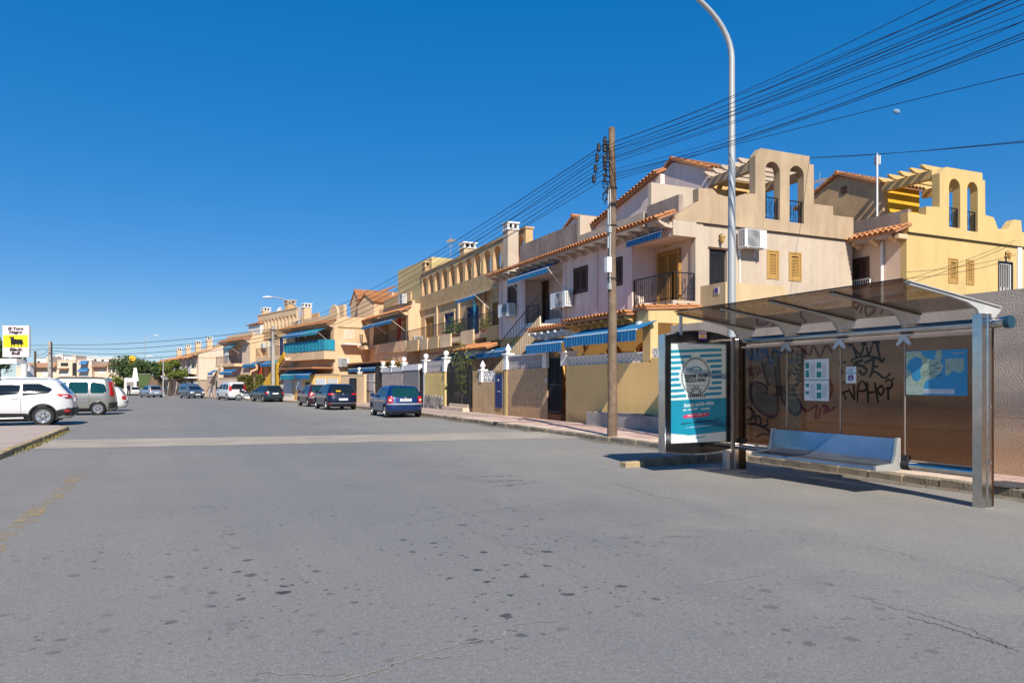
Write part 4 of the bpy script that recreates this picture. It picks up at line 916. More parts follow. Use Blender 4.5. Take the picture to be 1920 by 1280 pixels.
def corner_house(fr, px, side_m, front_m, label, depth_px, detail):
    H = fr.thing('corner_house', label, 'house')
    S = sid(0.0)
    U = lambda a, b: (-fr.yz(a, b)[0], fr.yz(a, b)[1])
    outer = [U(*p) for p in px['outline']]
    u_l = outer[0][0]
    u_r = outer[-1][0]
    base = [(u_r, .0), (u_l, .0)]
    holes = []
    for (x0, y0, x1, y1) in px['arches']:
        a, b, c, d = fr.rs(x0, y0, x1, y1); holes.append(arch(a, b, c, d, 10))
    zl = px['ledge_and_shade']; zl0 = U(*zl)[1]
    # upper stage (parapet and arched screen), a hand proud of the storey below
    up = [p for p in outer]
    zlow = zl0
    poly = [(u_l, zlow)]+up+[(u_r, zlow)]
    wallp(H, 'parapet', px.get('parapet_m', side_m), poly, holes, lambda u, v, w_: (-w_-.06, -u, v), .30)
    door_holes = [rect(*fr.rs(*d)) for d in px['side_openings']]
    wallp(H, 'side_wall', side_m, [(px['side_u0'](U), 0), (u_r, 0), (u_r, zlow-.005), (px['side_u0'](U), zlow-.005)], door_holes, S, .25)
    for i, (x0, y0, x1, y1) in enumerate(px['arches']):
        a, b, c, d = fr.rs(x0, y0, x1, y1); yy = px['arch_rail'][i]
        railing(H, S, a+.02, b-.02, c+.02, U((x0+x1)/2, yy)[1], -.05, .13, True)
    for s_ in px['side_shutters']: shutter(H, S, *fr.rs(*s_), m_=px.get('shutter_m', 'pale_shutter'), leaves=1)
    return H, S, U, outer, zlow, u_r

K5 = lambda *p: Z(1150, 240, 3.048, p)
fr1 = Frame(15.0, 19.6, 0)
px1 = dict(outline=K5((345, 522), (345, 505), (480, 420), (480, 345), (560, 350), (575, 365), (590, 380), (650, 398), (700, 396), (720, 385), (745, 378), (805, 378), (805, 160), (836, 118), (1115, 165), (1115, 210), (1138, 213), (1140, 435), (1248, 450), (1250, 500), (1365, 515)),
           arches=[(1432.5, 304, 1460, 412), (1478, 311.5, 1505, 418.5)], arch_rail=[369, 376], ledge_and_shade=(1263, 412),
           side_openings=[(1330, 467, 1363, 560), (1438, 470, 1460, 522), (1480, 474, 1502, 526)],
           side_u0=lambda U: U(1304, 500)[0], side_shutters=[(1440, 472, 1458, 520), (1481, 476, 1500, 524)], parapet_m='parapet_stucco')
H1, S1, U1, out1, zL1, uR1 = corner_house(fr1, px1, 'cream_stucco', 'pink_stucco', 'cream and pink corner house with twin arched terrace screen and blue striped awnings', 7, True)
zE = zL1                       # eave height
L1 = 14.4
print('H1 eave', zE, 'right end u', uR1)
# street facade with two recessed balconies
rA = fr1.rc(1187, 452, 1262, 567); rB = fr1.rc(981, 505, 1058, 612)
rA = (0.0, rA[1], fr1.sz(1262, 563)[1], fr1.sz(1262, 441)[1]); zF = rA[2]
rB = (rB[0], rB[1], zF-.06, rA[3]-.02)
wins1 = [fr1.rc(1154, 485, 1166, 533), fr1.rc(1077, 503, 1101, 547), fr1.rc(953, 538, 968, 571)]
wallp(H1, 'facade', 'pink_stucco', [(0, zF-.5), (L1, zF-.5), (L1, zE-.08), (0, zE-.08), (0, rA[3]), (rA[1], rA[3]), (rA[1], zF), (0, zF)], [rect(*rB)]+[rect(*w_) for w_ in wins1], fac(0), .25)
boxp(H1, 'balcony_slab', 'grey_render', -.0, rA[1], -1.0, .04, zF-.40, zF-.0, )
boxp(H1, 'corner_beam', 'cream_stucco', -.055, -.003, -.95, .02, rA[3], zL1-.004)
boxp(H1, 'slab_edge', 'cream_stucco', -.05, -.004, -1.0, .03, zF-.40, zF+.01)
# balcony A interior
boxp(H1, 'recess_wall', 'pale_peach', .256, rA[1], -1.14, -1.0, zF-.4, zE-.1)
boxp(H1, 'recess_side', 'pink_stucco', rA[1]+.002, rA[1]+.16, -1.0, -.252, zF, rA[3])
boxp(H1, 'recess_ceiling', 'pale_peach', .0, rA[1], -.998, -.252, rA[3], rA[3]+.1)
dA = fr1.rc(1238, 474, 1275, 562, -1.0); shutter(H1, fac(-1.0+.09), dA[0], dA[1], zF+.05, dA[3], 'wood_shutter', 2, .07, name='balcony_door')
railing(H1, fac(0), 0.03, rA[1]-.05, zF+.03, zF+.98, -.03, .12); railing(H1, S1, .03, .92, zF+.03, zF+.98, -.03, .12)
lantern(H1, fac(-1.0), *fr1.sz(1254, 458, -1.0))
awning(H1, fac(.03), rA[0]+.15, rA[1]-.10, rA[3]+.34, .30, .20, val=.22, arms=False)
# balcony B interior
boxp(H1, 'recess_wall', 'pink_stucco', rB[0]-.2, rB[1]+.2, -1.25, -1.1, rB[2]-.2, rB[3]+.2)
boxp(H1, 'recess_floor', 'grey_render', rB[0]-.2, rB[1]+.2, -1.1, -.252, rB[2]-.2, rB[2])
boxp(H1, 'recess_ceiling', 'pale_peach', rB[0]-.2, rB[1]+.2, -1.1, -.252, rB[3], rB[3]+.15)
for a in (rB[0]-.16, rB[1]+.002): boxp(H1, 'recess_side', 'pink_stucco', a, a+.158, -1.1, -.252, rB[2], rB[3])
dB = fr1.rc(1015, 530, 1028, 606, -1.1); shutter(H1, fac(-1.1+.09), dB[0], dB[1], rB[2]+.05, dB[3], 'dark_shutter', 1, .08, name='balcony_door')
railing(H1, fac(0), rB[0]+.03, lerp(rB[0], rB[1], .40), rB[2], rB[2]+.95, -.02, .12, False); railing(H1, fac(0), lerp(rB[0], rB[1], .62), rB[1]-.03, rB[2], rB[2]+.95, -.02, .12, False)
for a, b in ((.02, .35), (.62, .98)): boxp(H1, 'planter_box', 'far_white', lerp(rB[0], rB[1], a), lerp(rB[0], rB[1], b), .03, .2, rB[2]-.14, rB[2]+.08)
awB = fr1.rc(976, 484, 1058, 512, .3); awning(H1, fac(.02), rB[0]+.02, rB[1]+.1, rB[3]+.40, .75, .42)
for w_ in wins1: shutter(H1, fac(0), *w_)
for w_ in (fr1.rc(1050, 549, 1078, 577), fr1.rc(950, 571, 970, 593)): ac_unit(H1, fac(0), w_[0], w_[1], w_[2], w_[3])
mat('pilaster_pink', (0.78, 0.60, 0.56), 0.92, ns=1.2, na=0.06, bs=30, bst=0.2, streak=0.3)
for a in (1183.5, 1118, 1059.5, 984, 940):
    s_ = fr1.sz(a, 540)[0]; boxp(H1, 'pilaster', 'pilaster_pink', s_-.14, s_+.14, .002, .06, zF-.45, zE-.26)
# eave, corbels and tiles of the main cornice
boxp(H1, 'cornice', 'cream_stucco', -.0, L1+.1, .002, .12, zE-.245, zE-.085)
corbels(H1, .25, L1-.05, zE-.085, .55, .76)
tile_roof(H1, (-.06, .68, zE-.02), (L1+.15, .68, zE-.02), (-.06, -.12, zE+.31), True, .215, .42)
sc = MB(); sc.prism([(.0, zE-.25), (.52, zE-.10), (.62, zE-.02), (.66, zE-.03), (.60, zE-.14), (.35, zE-.27), (.1, zE-.30)], 0, .16, lambda a, b, c: (-.06-c*.0-.0+c, a, b)); sc.build('cornice_scroll', 'cream_stucco', H1)
# roof terrace: street parapet, dividing walls, upper rooms
def on_f(px_, py_, y): return fr1.sz(px_, py_, y)
pz = on_f(1300, 354, -.45)[1]
boxp(H1, 'terrace_parapet', 'grey_render', .26, fr1.sz(1213, 400, -.45)[0], -.62, -.45, zE-.2, pz)
boxp(H1, 'terrace_slab', 'grey_render', .3, L1, -8.2, -.62, zE-.3, zE-.02)
boxp(H1, 'terrace_divider', 'cream_stucco', fr1.sz(1213, 400, -.45)[0]+.0, fr1.sz(1213, 400, -.45)[0]+.2, -3.6, -.64, zE, pz+.9)
boxp(H1, 'terrace_divider', 'white_paint', 4.6, 4.78, -3.55, -1.4, zE, pz+.35)
gx0, gx1, gy = 2.5, 6.9, -3.6
gz0 = fr1.sz(1327, 312, gy)[1]; gzr = fr1.sz(1262, 297, gy)[1]
gable_room(H1, gx0, gx1, gy, 2.4, zE-.02, gz0-.1, gzr-.15, 'grey_render' if False else 'pink_stucco', 'mustard' if False else 'yellow_stucco')
shutter(H1, lambda u, v, w_: (gx0-w_, -u, v), 4.6, 5.5, zE+.1, zE+2.1, 'wood_shutter', 2, name='terrace_door'); lantern(H1, lambda u, v, w_: (gx0-w_, -u, v), 4.1, zE+2.2)
# pergola over the terrace
tl = U1(1414, 300); tr_ = U1(1523, 310); pzt = tl[1]
for u in (tl[0]+.02, tr_[0]-.3): boxp(H1, 'pergola_beam', 'parapet_stucco', .26, gx0-.02, -u-.24, -u, pzt-.32, pzt-.02)
boxp(H1, 'pergola_post', 'parapet_stucco', gx0-.26, gx0-.02, -tr_[0]+.06, -tr_[0]+.30, zE, pzt-.33)
for k in range(5):
    x = .45+k*.46; p = MB(); p.prism([(tl[0]-.35, pzt+.10), (tl[0]-.15, pzt+.0), (tr_[0]+.15, pzt+.0), (tr_[0]+.15, pzt+.16), (tl[0]-.35, pzt+.16)], -.06, .06, lambda a, b, c, x=x: (x+c, -a, b)); p.build('pergola_slat', 'cream_stucco', H1)
# second unit: stepped parapet, tiled hip and chimney
boxp(H1, 'terrace_parapet', 'grey_render', fr1.sz(1083, 430, -.45)[0], fr1.sz(975, 470, -.45)[0], -.62, -.45, zE-.2, fr1.sz(1080, 418, -.45)[1])
boxp(H1, 'terrace_divider', 'cream_stucco', fr1.sz(1083, 430, -.45)[0]-.2, fr1.sz(1083, 430, -.45)[0]-.002, -3.6, -.45, zE-.2, fr1.sz(1083, 405, -.45)[1])
xa, xb = fr1.sz(1213, 400, -.45)[0]+.21, fr1.sz(1083, 430, -.45)[0]-.21
boxp(H1, 'terrace_parapet', 'cream_stucco', xa, xb, -.62, -.45, zE-.2, fr1.sz(1150, 418, -.45)[1])
wallp(H1, 'stair_head', 'pink_stucco', [(xa, zE), (xb, zE), (xb, zE+1.25), (xa, zE+2.3)], [], fac(-1.2), .2)
tile_roof(H1, (xb+.1, -1.0, zE+1.25), (xa, -1.0, zE+2.35), (xb+.1, -1.45, zE+1.45), True, .215, .42)
gable_room(H1, 10.4, 14.2, -3.2, 4.0, zE-.02, zE+2.1, zE+2.9, 'pink_stucco', 'ochre_stucco')
chimney(H1, 15.0, -.9, zE-1.0, fr1.sz(981, 407, -.9)[1], .62, 'cream_stucco')
# side wall fittings
bd = fr1.rs(1331, 468, 1362, 556)
boxp(H1, 'door_void', 'far_white', bd[0], bd[1], bd[2]-.3, bd[3], -.17, -.14, M=S1)
boxp(H1, 'lintel', 'dark_shutter', bd[0]-.08, bd[1]+.06, bd[3]+.005, bd[3]+.07, -.05, .03, M=S1)
gb = MB()
for k in range(9): u = lerp(bd[0]+.05, bd[1]-.05, k/8); gb.box(u-.017, u+.017, bd[2], bd[3]-.04, -.10, -.06, S1)
gb.box(bd[0], bd[1], bd[3]-.16, bd[3]-.02, -.11, -.07, S1); gb.build('barred_gate', 'black_iron', H1)
lantern(H1, S1, *U1(1349, 449)); au = fr1.rs(1388, 436, 1431, 469); ac_unit(H1, S1, au[0]-.22, au[1]-.30, au[2], au[3])
boxp(H1, 'ledge_and_shade', 'shade_bronze', U1(1318, 420)[0], uR1, zL1-.035, zL1-.006, .0, .075, M=S1)  # dark colour paints in the shadow line of the ledge
pp = MB(); pu = U1(1386, 500)[0]; pp.tube([S1(pu, au[2], .03), S1(pu, .6, .03)], .025, 6); pp.build('drain_pipe', 'white_paint', H1)
# outside stair with its yellow parapet against the side wall
st0, st1 = U1(1307, 560)[0], U1(1436, 560)[0]; zs = U1(1340, 536)[1]-.05
so1 = MB(); so1.prism([(st0+.30, 0), (st1+1.6, 0), (st1+.1, zs-.62), (st1-.45, zs), (st0+.30, zs)], 0, .16, lambda a, b, c: (-1.25+c, -a, b)); so1.build('stair_parapet', 'stair_cream', H1)
boxp(H1, 'stair_parapet', 'stair_cream', -1.25, -.01, -st0-.30, -st0-.14, 0, zs)
boxp(H1, 'stair_core', 'grey_render', -1.08, -.01, -st1+.3, -st0-.31, 0, zs-.95)
nb = MB(); nb.box(-.95, -.72, -st0-.138, -st0-.120, zs-.36, zs-.12); nbo = nb.build('number_plate', 'ceramic', H1)
nb = MB(); nb.box(-.91, -.76, -st0-.118, -st0-.112, zs-.32, zs-.16); nb.build('number_tile', 'print_purple', nbo)
# ground floor: porch with tiled lean-to, columns, arches and awnings
YP = 2.1
wallp(H1, 'porch_wall', 'ochre_stucco', [(0, 0), (L1, 0), (L1, zF-.51), (0, zF-.51)], [arch(u, u+1.5, .9, 3.0) for u in (.9, 2.9, 6.3, 9.8, 12.0)], fac(0), .2)
boxp(H1, 'porch_back', 'orange_wall', 0, L1, -.5, -.3, .2, zF-.6)
shutter(H1, fac(-.29), 1.4, 2.3, 1.0, 2.9, 'red_cloth', 2, name='porch_door')
lantern(H1, fac(0), *fr1.sz(1103, 652, 0))
zc = fr1.sz(1220, 600, YP)[1]
for s0, s1 in ((fr1.sz(1219.5, 640, YP)[0], fr1.sz(1205, 640, YP)[0]),): boxp(H1, 'porch_column', 'porch_yellow_sunlit', s0, s1, YP-.28, YP, 2.2, zc)
sR = fr1.sz(1204, 600, YP)[0]
boxp(H1, 'porch_beam', 'porch_yellow_sunlit', -1.55, sR+.3, YP-.28, YP-.004, zc+.002, zc+.36)
boxp(H1, 'porch_side', 'porch_yellow_sunlit', -1.55, -1.30, .02, YP-.29, zc-.05, zc+.36)
boxp(H1, 'porch_column', 'porch_yellow_sunlit', -1.55, -1.28, YP-.28, YP-.002, 0, zc)
zt0 = zc+.40; zt1 = zF-.45
eL = fr1.sz(985, 618, YP+.35)[0]; eM = fr1.sz(1053, 611, YP+.35)[0]
tile_roof(H1, (-1.6, YP+.10, zt0), (sR+.3, YP+.10, zt0), (-1.6, .06, zt1+.1), False, .215, .42)
tile_roof(H1, (sR+.32, YP+.35, zt0-.12), (eM-.05, YP+.35, zt0-.12), (sR+.32, .30, zt1-.05), True, .215, .6)
tile_roof(H1, (eM, YP+.25, zt0-.22), (eL, YP+.25, zt0-.22), (eM, .30, zt1-.12), False, .215, .42)
boxp(H1, 'porch_beam', 'ochre_stucco', sR+.32, eM-.05, YP-.3, YP-.12, zt0-.42, zt0-.24); cb = MB()
corb = MB(); corb.prism([(0, 0), (.42, .0), (.42, -.06), (.2, -.12), (.12, -.2), (0, -.2)], -.05, .05, lambda a, b, c: (c, a, b)); ce = corb.mesh('corbel', 'ochre_stucco'); cw_ = corb.mesh('corbel', 'white_paint')
for k in range(9): put('corbel', ce, H1, (lerp(sR+.5, eM-.2, k/8), YP-.12, zt0-.22))
boxp(H1, 'porch_beam', 'white_paint', eM, eL, YP-.3, YP-.12, zt0-.55, zt0-.34)
for k in range(6): put('corbel', cw_, H1, (lerp(eM+.15, eL-.15, k/5), YP-.12, zt0-.34))
awning(H1, fac(YP-.1), fr1.sz(1197, 620, YP+.6)[0], fr1.sz(1062, 630, YP+.6)[0], zt0-.42, .75, .30, val=.34, arms=False)
awning(H1, fac(YP-.1), fr1.sz(1054, 640, YP+.5)[0], fr1.sz(987, 645, YP+.5)[0], zt0-.62, .6, .22, val=.34, arms=False)
boxp(H1, 'awning_bracket', 'white_metal', sR+.02, sR+.16, YP-.1, YP+.12, zt0-.62, zt0-.40)
# body of the house so nothing shows through
boxp(H1, 'core', 'pink_stucco', .3, L1-.02, -8.3, -1.3, 0, zE-.31)
boxp(H1, 'end_wall', 'pink_stucco', L1-.2, L1-.001, -1.3, -.252, 0, zE-.31)
# outside stair of the second unit
sa, sb = fr1.sz(1012, 602, YP-.6), fr1.sz(905, 692, YP-.6)
ns = 16; stp = MB()
ys0, ys1 = YP-1.5, YP-.6
for k in range(ns):
    u0, u1 = lerp(sa[0], sb[0], k/ns), lerp(sa[0], sb[0], (k+1)/ns); z1 = lerp(zF-.3, 1.3, k/ns); stp.box(u0, u1-.002, ys0, ys1-.06, z1-.35, z1)
stp.build('stair_steps', 'pave_cream', H1)
mat('stair_lit_stripe', (0.86, 0.46, 0.16), 0.9, ns=2, na=0.08, stripes=(4.2, (0.86, 0.70, 0.50), 0))  # bright orange puts light on the shaded stringer into its colour
sp_ = MB(); sp_.prism([(sa[0], zF-.75), (sa[0], zF+.0), (sb[0], 1.55), (sb[0], .8)], ys1-.055, ys1, lambda a, b, c: (a, c, b)); sp_.build('stair_string', 'stair_lit_stripe', H1)
rl = MB()
for off in (0.35, 1.0): rl.tube([(sa[0], ys1-.03, zF+off-.05), (sb[0], ys1-.03, 1.5+off)], .02, 6)
for k in range(22): u = lerp(sa[0], sb[0], k/21); z = lerp(zF-.02, 1.52, k/21); rl.tube([(u, ys1-.03, z), (u, ys1-.03, z+.97)], .011, 4)
rl.build('stair_railing', 'black_iron', H1)

# ---- yellow house of the row behind
K6 = lambda *p: Z(1500, 260, 3.764, p)
fr2 = Frame(23.9, 17.6, 0)
px2 = dict(outline=K6((757, 660), (750, 520), (880, 540), (880, 480), (975, 485), (975, 245), (1020, 203), (1275, 245), (1278, 295), (1295, 298), (1297, 540), (1355, 558), (1370, 590), (1385, 638), (1455, 640), (1480, 600), (1500, 573), (1550, 580), (1555, 660), (1640, 680)),
           arches=[(1776.5, 336, 1797.5, 427.5), (1810.5, 342, 1830.5, 434.5)], arch_rail=[389, 396], ledge_and_shade=(1700, 435),
           side_openings=[(1778, 485, 1796, 530), (1811, 488, 1826, 533), (1873, 493, 1897, 550)],
           side_u0=lambda U: 0.0, side_shutters=[(1780, 487, 1794, 528), (1813, 490, 1824, 531)], shutter_m='pale_shutter')
H2y, S2, U2, out2, zL2, uR2 = corner_house(fr2, px2, 'yellow_stucco', 'pink_stucco', 'bright yellow corner house with arched terrace screen behind the cream house', 7, True)
L2 = 9.0
w2 = fr2.rc(1601, 488, 1626, 530)
wallp(H2y, 'facade', 'pale_peach', [(.25, 0), (L2, 0), (L2, zL2-.1), (.25, zL2-.1)], [rect(*w2)], fac(0), .25)
shutter(H2y, fac(0), *w2, 'dark_shutter', 2, .1); railing(H2y, fac(0), w2[0]-.2, w2[1]+.1, w2[2]-.15, w2[2]+.12, .1, .1, False, 'white_metal')
corbels(H2y, .3, L2, zL2-.12, .5, .75, 'peach_stucco')
tile_roof(H2y, (-.10, .72, zL2-.03), (L2, .72, zL2-.03), (-.10, -.15, zL2+.32), True, .22, .43)
boxp(H2y, 'cornice_scroll', 'peach_stucco', -.06, .1, .0, .5, zL2-.26, zL2-.1)
boxp(H2y, 'terrace_parapet', 'grey_render', .26, L2, -.6, -.42, zL2-.2, fr2.sz(1690, 395, -.45)[1])
boxp(H2y, 'core', 'yellow_stucco', .3, L2, -9, -.255, 0, zL2-.12)
g2x, g2y = 2.4, -1.85
gable_room(H2y, g2x, g2x+4.4, g2y, 2.2, zL2-.1, fr2.sz(1652, 342, g2y)[1]-.1, fr2.sz(1584, 322, g2y)[1]-.1, 'tan_stucco', 'mustard')
vn = fr2.rc(1577, 349, 1588, 363, g2y); vo = MB()
for k in range(5): vo.box(vn[0], vn[1], lerp(vn[2], vn[3], k/5), lerp(vn[2], vn[3], k/5+.1), .0, .03, fac(g2y))
vo.build('roof_vent', 'dark_shutter', H2y)
t2, t2r = U2(1759, 330), U2(1845, 340); pz2 = U2(1771, 315)[1]-.02
for u in (t2[0]+.02, t2r[0]-.3): boxp(H2y, 'pergola_beam', 'yellow_stucco', .26, g2x-.02, -u-.24, -u, pz2-.34, pz2-.02)
for k in range(5):
    x = .4+k*.46; p = MB(); p.prism([(t2[0]-.4, pz2+.10), (t2[0]-.15, pz2+.0), (t2r[0]+.1, pz2+.0), (t2r[0]+.1, pz2+.16), (t2[0]-.4, pz2+.16)], -.06, .06, lambda a, b, c, x=x: (x+c, -a, b)); p.build('pergola_slat', 'yellow_stucco', H2y)
sg = MB(); sg.box(g2x-.06, g2x-.02, -3.6, -2.8, zL2+1.2, zL2+1.55); sg.build('wall_plaque', 'dark_shutter', H2y)
bd2 = fr2.rs(1873, 493, 1897, 550); boxp(H2y, 'door_void', 'dark_void', bd2[0], bd2[1], bd2[2]-1.4, bd2[3], -.24, -.20, M=S2)
gd = MB(); gd.box(bd2[0]-.06, bd2[0], bd2[2]-1.4, bd2[3]+.06, -.1, .02, S2); gd.box(bd2[1], bd2[1]+.06, bd2[2]-1.4, bd2[3]+.06, -.1, .02, S2); gd.box(bd2[0], bd2[1], bd2[3], bd2[3]+.06, -.1, .02, S2); gd.build('door_frame', 'black_iron', H2y)
railing(H2y, S2, bd2[0]+.02, bd2[1]-.02, bd2[2]-1.2, bd2[3]-.02, -.05, .1, True, 'white_metal', 'barred_gate'); lantern(H2y, S2, *U2(1885, 480))
boxp(H2y, 'ledge_and_shade', 'shade_bronze', .0, uR2, zL2-.035, zL2-.006, .0, .075, M=S2)  # same dark strip, ledge shadow painted as colour
pil = MB(); pil.box(U2(1906, 470)[0], U2(1914, 470)[0], 0, zL2-.05, .0, .06, S2); pil.build('pilaster', 'white_paint', H2y)
pi_ = fr2.sz(1654, 480, .06); pm = MB(); pm.tube([(pi_[0], .07, zL2-.2), (pi_[0], .07, .5)], .055, 8); pm.build('drain_pipe', 'white_metal', H2y, smooth=True)
ma = fr2.sz(1638, 395, -.5); mt = MB(); mt.tube([(ma[0], -.7, zL2), (ma[0], -.7, fr2.sz(1638, 290, -.7)[1])], .035, 8); mo = mt.build('mast', 'white_metal', H2y, smooth=True)
mt = MB(); zz = fr2.sz(1638, 300, -.7)[1]; mt.box(ma[0]-.08, ma[0]+.16, -.80, -.72, zz-.22, zz+.12); mt.build('mast_box', 'ceramic', mo)
for nm in ((14, H1), (4.5, H2y)): pass
an = Frame(15, 19.6, 0); x_, z_ = fr2.sz(1537, 345, -5.5); antenna(H2y, x_, -5.5, zL2+1, z_+.6)
# ------------------------------------------------------------------ tan arcaded block
def arcade_house(fr, L, zT, zS, zB, zF, arches, doors, label, m_='tan_stucco', band='tan_rough', depth=8.0, plane_y=0.0):
    """zT top of the arcade, zS sill, zB underside of the parapet band, zF first-floor level; arches (s0,s1,z0,z1); doors (s0,s1,z0,z1,mat)"""
    H = fr.thing('arcade_house', label, 'house')
    wallp(H, 'arcade', m_, [(0, zS), (L, zS), (L, zT), (0, zT)], [arch(*a, 8) for a in arches], fac(0), .42)
    boxp(H, 'coping', m_, -.05, L+.05, -.48, .06, zT+.002, zT+.10)
    boxp(H, 'parapet_band', band, 0, L, -.3, .05, zB+.16, zS-.004)
    boxp(H, 'cornice', m_, 0, L, -.3, .12, zB, zB+.155)
    wallp(H, 'facade', m_, [(0, 0), (L, 0), (L, zB-.004), (0, zB-.004)], [rect(*d[:4]) for d in doors], fac(0), .25)
    boxp(H, 'terrace_slab', m_, 0, L, -depth, -.31, zB, zS-.3)
    boxp(H, 'core', m_, .02, L-.02, -depth, -.6, 0, zB-.02)
    boxp(H, 'end_wall', m_, .001, .2, -.6, -.252, 0, zB-.02)
    for d in doors:
        s0, s1, z0, z1, mm = d
        f = MB(); f.box(s0-.16, s0, z0, z1+.16, .002, .05, fac(0)); f.box(s1, s1+.16, z0, z1+.16, .002, .05, fac(0)); f.box(s0, s1, z1, z1+.16, .002, .05, fac(0)); f.build('door_surround', 'peach_stucco', H)
        shutter(H, fac(-.06), s0+.05, s1-.05, z0+.04, z1-.05, mm, 2, .05, .12, 'balcony_door')
    return H
frA = Frame(16.5, 34.0, 0)
K6a = lambda x0, y0, x1, y1: (780+x0/4.92, 440+y0/4.92, 780+x1/4.92, 440+y1/4.92)
arA = [frA.rc(*K6a(*a)) for a in ((65, 390, 102, 550), (115, 360, 152, 540), (168, 335, 205, 520), (228, 315, 266, 495), (290, 285, 333, 475), (357, 258, 402, 455), (430, 225, 478, 425), (500, 195, 546, 405), (577, 165, 640, 380), (665, 130, 722, 350), (757, 90, 830, 320), (862, 45, 940, 290))]
zS = sum(a[2] for a in arA)/len(arA); zTp = sum(a[3] for a in arA)/len(arA)
pit = 18.2/12
arA = [(18.2-(k+1)*pit+.21, 18.2-k*pit-.21, zS, zTp) for k in range(12)]
zTA = frA.sz(791, 515)[1]; zBA = frA.sz(870, 560)[1]; zFA = 4.35
drA = [frA.rc(798, 594, 815, 640), frA.rc(834, 586, 852, 632), frA.rc(876, 574, 899, 622), frA.rc(924, 566, 936, 612)]
drA = [(a, b, zFA, d, mm) for (a, b, c, d), mm in zip(drA, ('wood_shutter', 'blue_door', 'blue_door', 'wood_shutter'))]
print('arcade', zS, zTp, zTA, zBA, drA[0])
HA = arcade_house(frA, 18.2, zTA, zS, zBA, zFA, arA, drA, 'tan rendered house with a long arcaded roof terrace and one blue awning')
boxp(HA, 'terrace_back', 'mustard', .3, 5.2, -1.9, -1.7, zS-.3, zTA-.75)
boxp(HA, 'terrace_back', 'tan_stucco', 5.3, 18.0, -3.2, -3.0, zS-.3, zTA-.3)
for s_ in (8.0, 11.5, 14.6): plain_window(HA, fac(-2.98), s_, s_+1.2, zS-.2, zS+1.3)
ac_unit(HA, fac(-2.9), 6.2, 7.1, zS+.1, zS+.8)
boxp(HA, 'balcony_slab', 'peach_stucco', .2, 18.2, .002, 1.15, zFA-.3, zFA-.02)
for a, b, mm in ((.4, 2.4, 'yellow_stucco'), (4.4, 6.4, 'peach_stucco'), (8.2, 10.3, 'peach_stucco'), (10.6, 12.6, 'tan_stucco'), (12.9, 14.4, 'peach_stucco'), (15.0, 17.9, 'tan_stucco')): boxp(HA, 'balcony_panel', mm, a, b, 1.155, 1.25, zFA-.55, zFA+.25)
railing(HA, fac(0), .2, 18.1, zFA, zFA+1.05, 1.1, .14, False)
awA = frA.rc(865, 556, 903, 572, .6); awning(HA, fac(.03), awA[0], awA[1], awA[3]+.25, .95, .35, 'awning_plain', .2)
cu = MB(); cu.sheet([[(awA[0]+.1*math.sin(k*1.1), 1.0+.05*math.cos(k*1.3), lerp(awA[3]-.2, zFA, k/10)) for k in range(11)], [(awA[0]+.3+.06*math.sin(k), 1.0, lerp(awA[3]-.2, zFA, k/10)) for k in range(11)]]); cu.build('side_curtain', 'teal_cloth', HA, fix=False)
for a in (822, 863, 910):
    s_ = frA.sz(a, 600)[0]; boxp(HA, 'downpipe', 'peach_stucco', s_-.12, s_+.12, .055, .16, zFA, zBA-.003)
chimney(HA, frA.sz(803, 500, -1)[0], -1.0, zTA, frA.sz(803, 492, -1)[1], .75, 'tan_stucco'); chimney(HA, frA.sz(877, 470, -1)[0], -1.0, zTA, frA.sz(877, 456, -1)[1], .85, 'peach_stucco')
xm, zm = frA.sz(845, 440, -1.5); antenna(HA, xm, -1.5, zTA-1, zm)
# ground floor awnings and canopy of the arcade house
for x0, y0, x1, y1, o_ in ((893, 655, 985, 668, 2.2), (846, 663, 890, 678, 1.9), (815, 668, 843, 680, 1.9)):
    a, b, c, d = frA.rc(x0, y0, x1, y1, o_); awning(HA, fac(o_-.7), a, b, d+.18, .7, .28, 'awning_plain', .28, arms=False)
cn = frA.rc(800, 652, 893, 662, 2.2); boxp(HA, 'canopy', 'white_paint', cn[0], cn[1], .2, 2.2, cn[2], cn[2]+.14); boxp(HA, 'canopy_trim', 'rust_step', cn[0]-.02, cn[1]+.02, 2.205, 2.26, cn[2]+.02, cn[2]+.18)
tile_roof(HA, (-.1, 2.3, zFA-1.02), (4.8, 2.3, zFA-1.02), (-.1, .6, zFA-.45), False); boxp(HA, 'porch_beam', 'white_paint', -.1, 4.8, 1.75, 1.95, zFA-1.35, zFA-1.12)
boxp(HA, 'porch_wall', 'pale_peach', .2, 18.0, .06, .16, .3, zFA-.4)
for k, (px_, py_) in enumerate(((843, 668), (850, 640), (842, 636), (862, 640), (868, 636))):
    p = frA.sz(px_, 640, 1.0); pass
mats_ = ['leaf_bright', 'leaf_dark', 'leaf_bright', 'leaf_dark', 'leaf_bright']
for k, (px_, lb) in enumerate(((838, 'leafy pot plant on the tan balcony, leftmost by the blue door'), (846, 'leafy pot plant on the tan balcony, second from the left'), (855, 'leafy pot plant on the tan balcony, third from the left'), (864, 'leafy pot plant on the tan balcony, fourth from the left'), (908, 'leafy pot plant on the tan balcony right of the blue awning'))):
    s_, _ = frA.sz(px_, 640, .85); p = frA.o+frA.d*s_+frA.n*.85; potted_plant('pot_plant', lb, (p.x, p.y, zFA-.02), .6 if k != 1 else 1.2, 150, mats_[k], 'pot plants on the tan balcony')

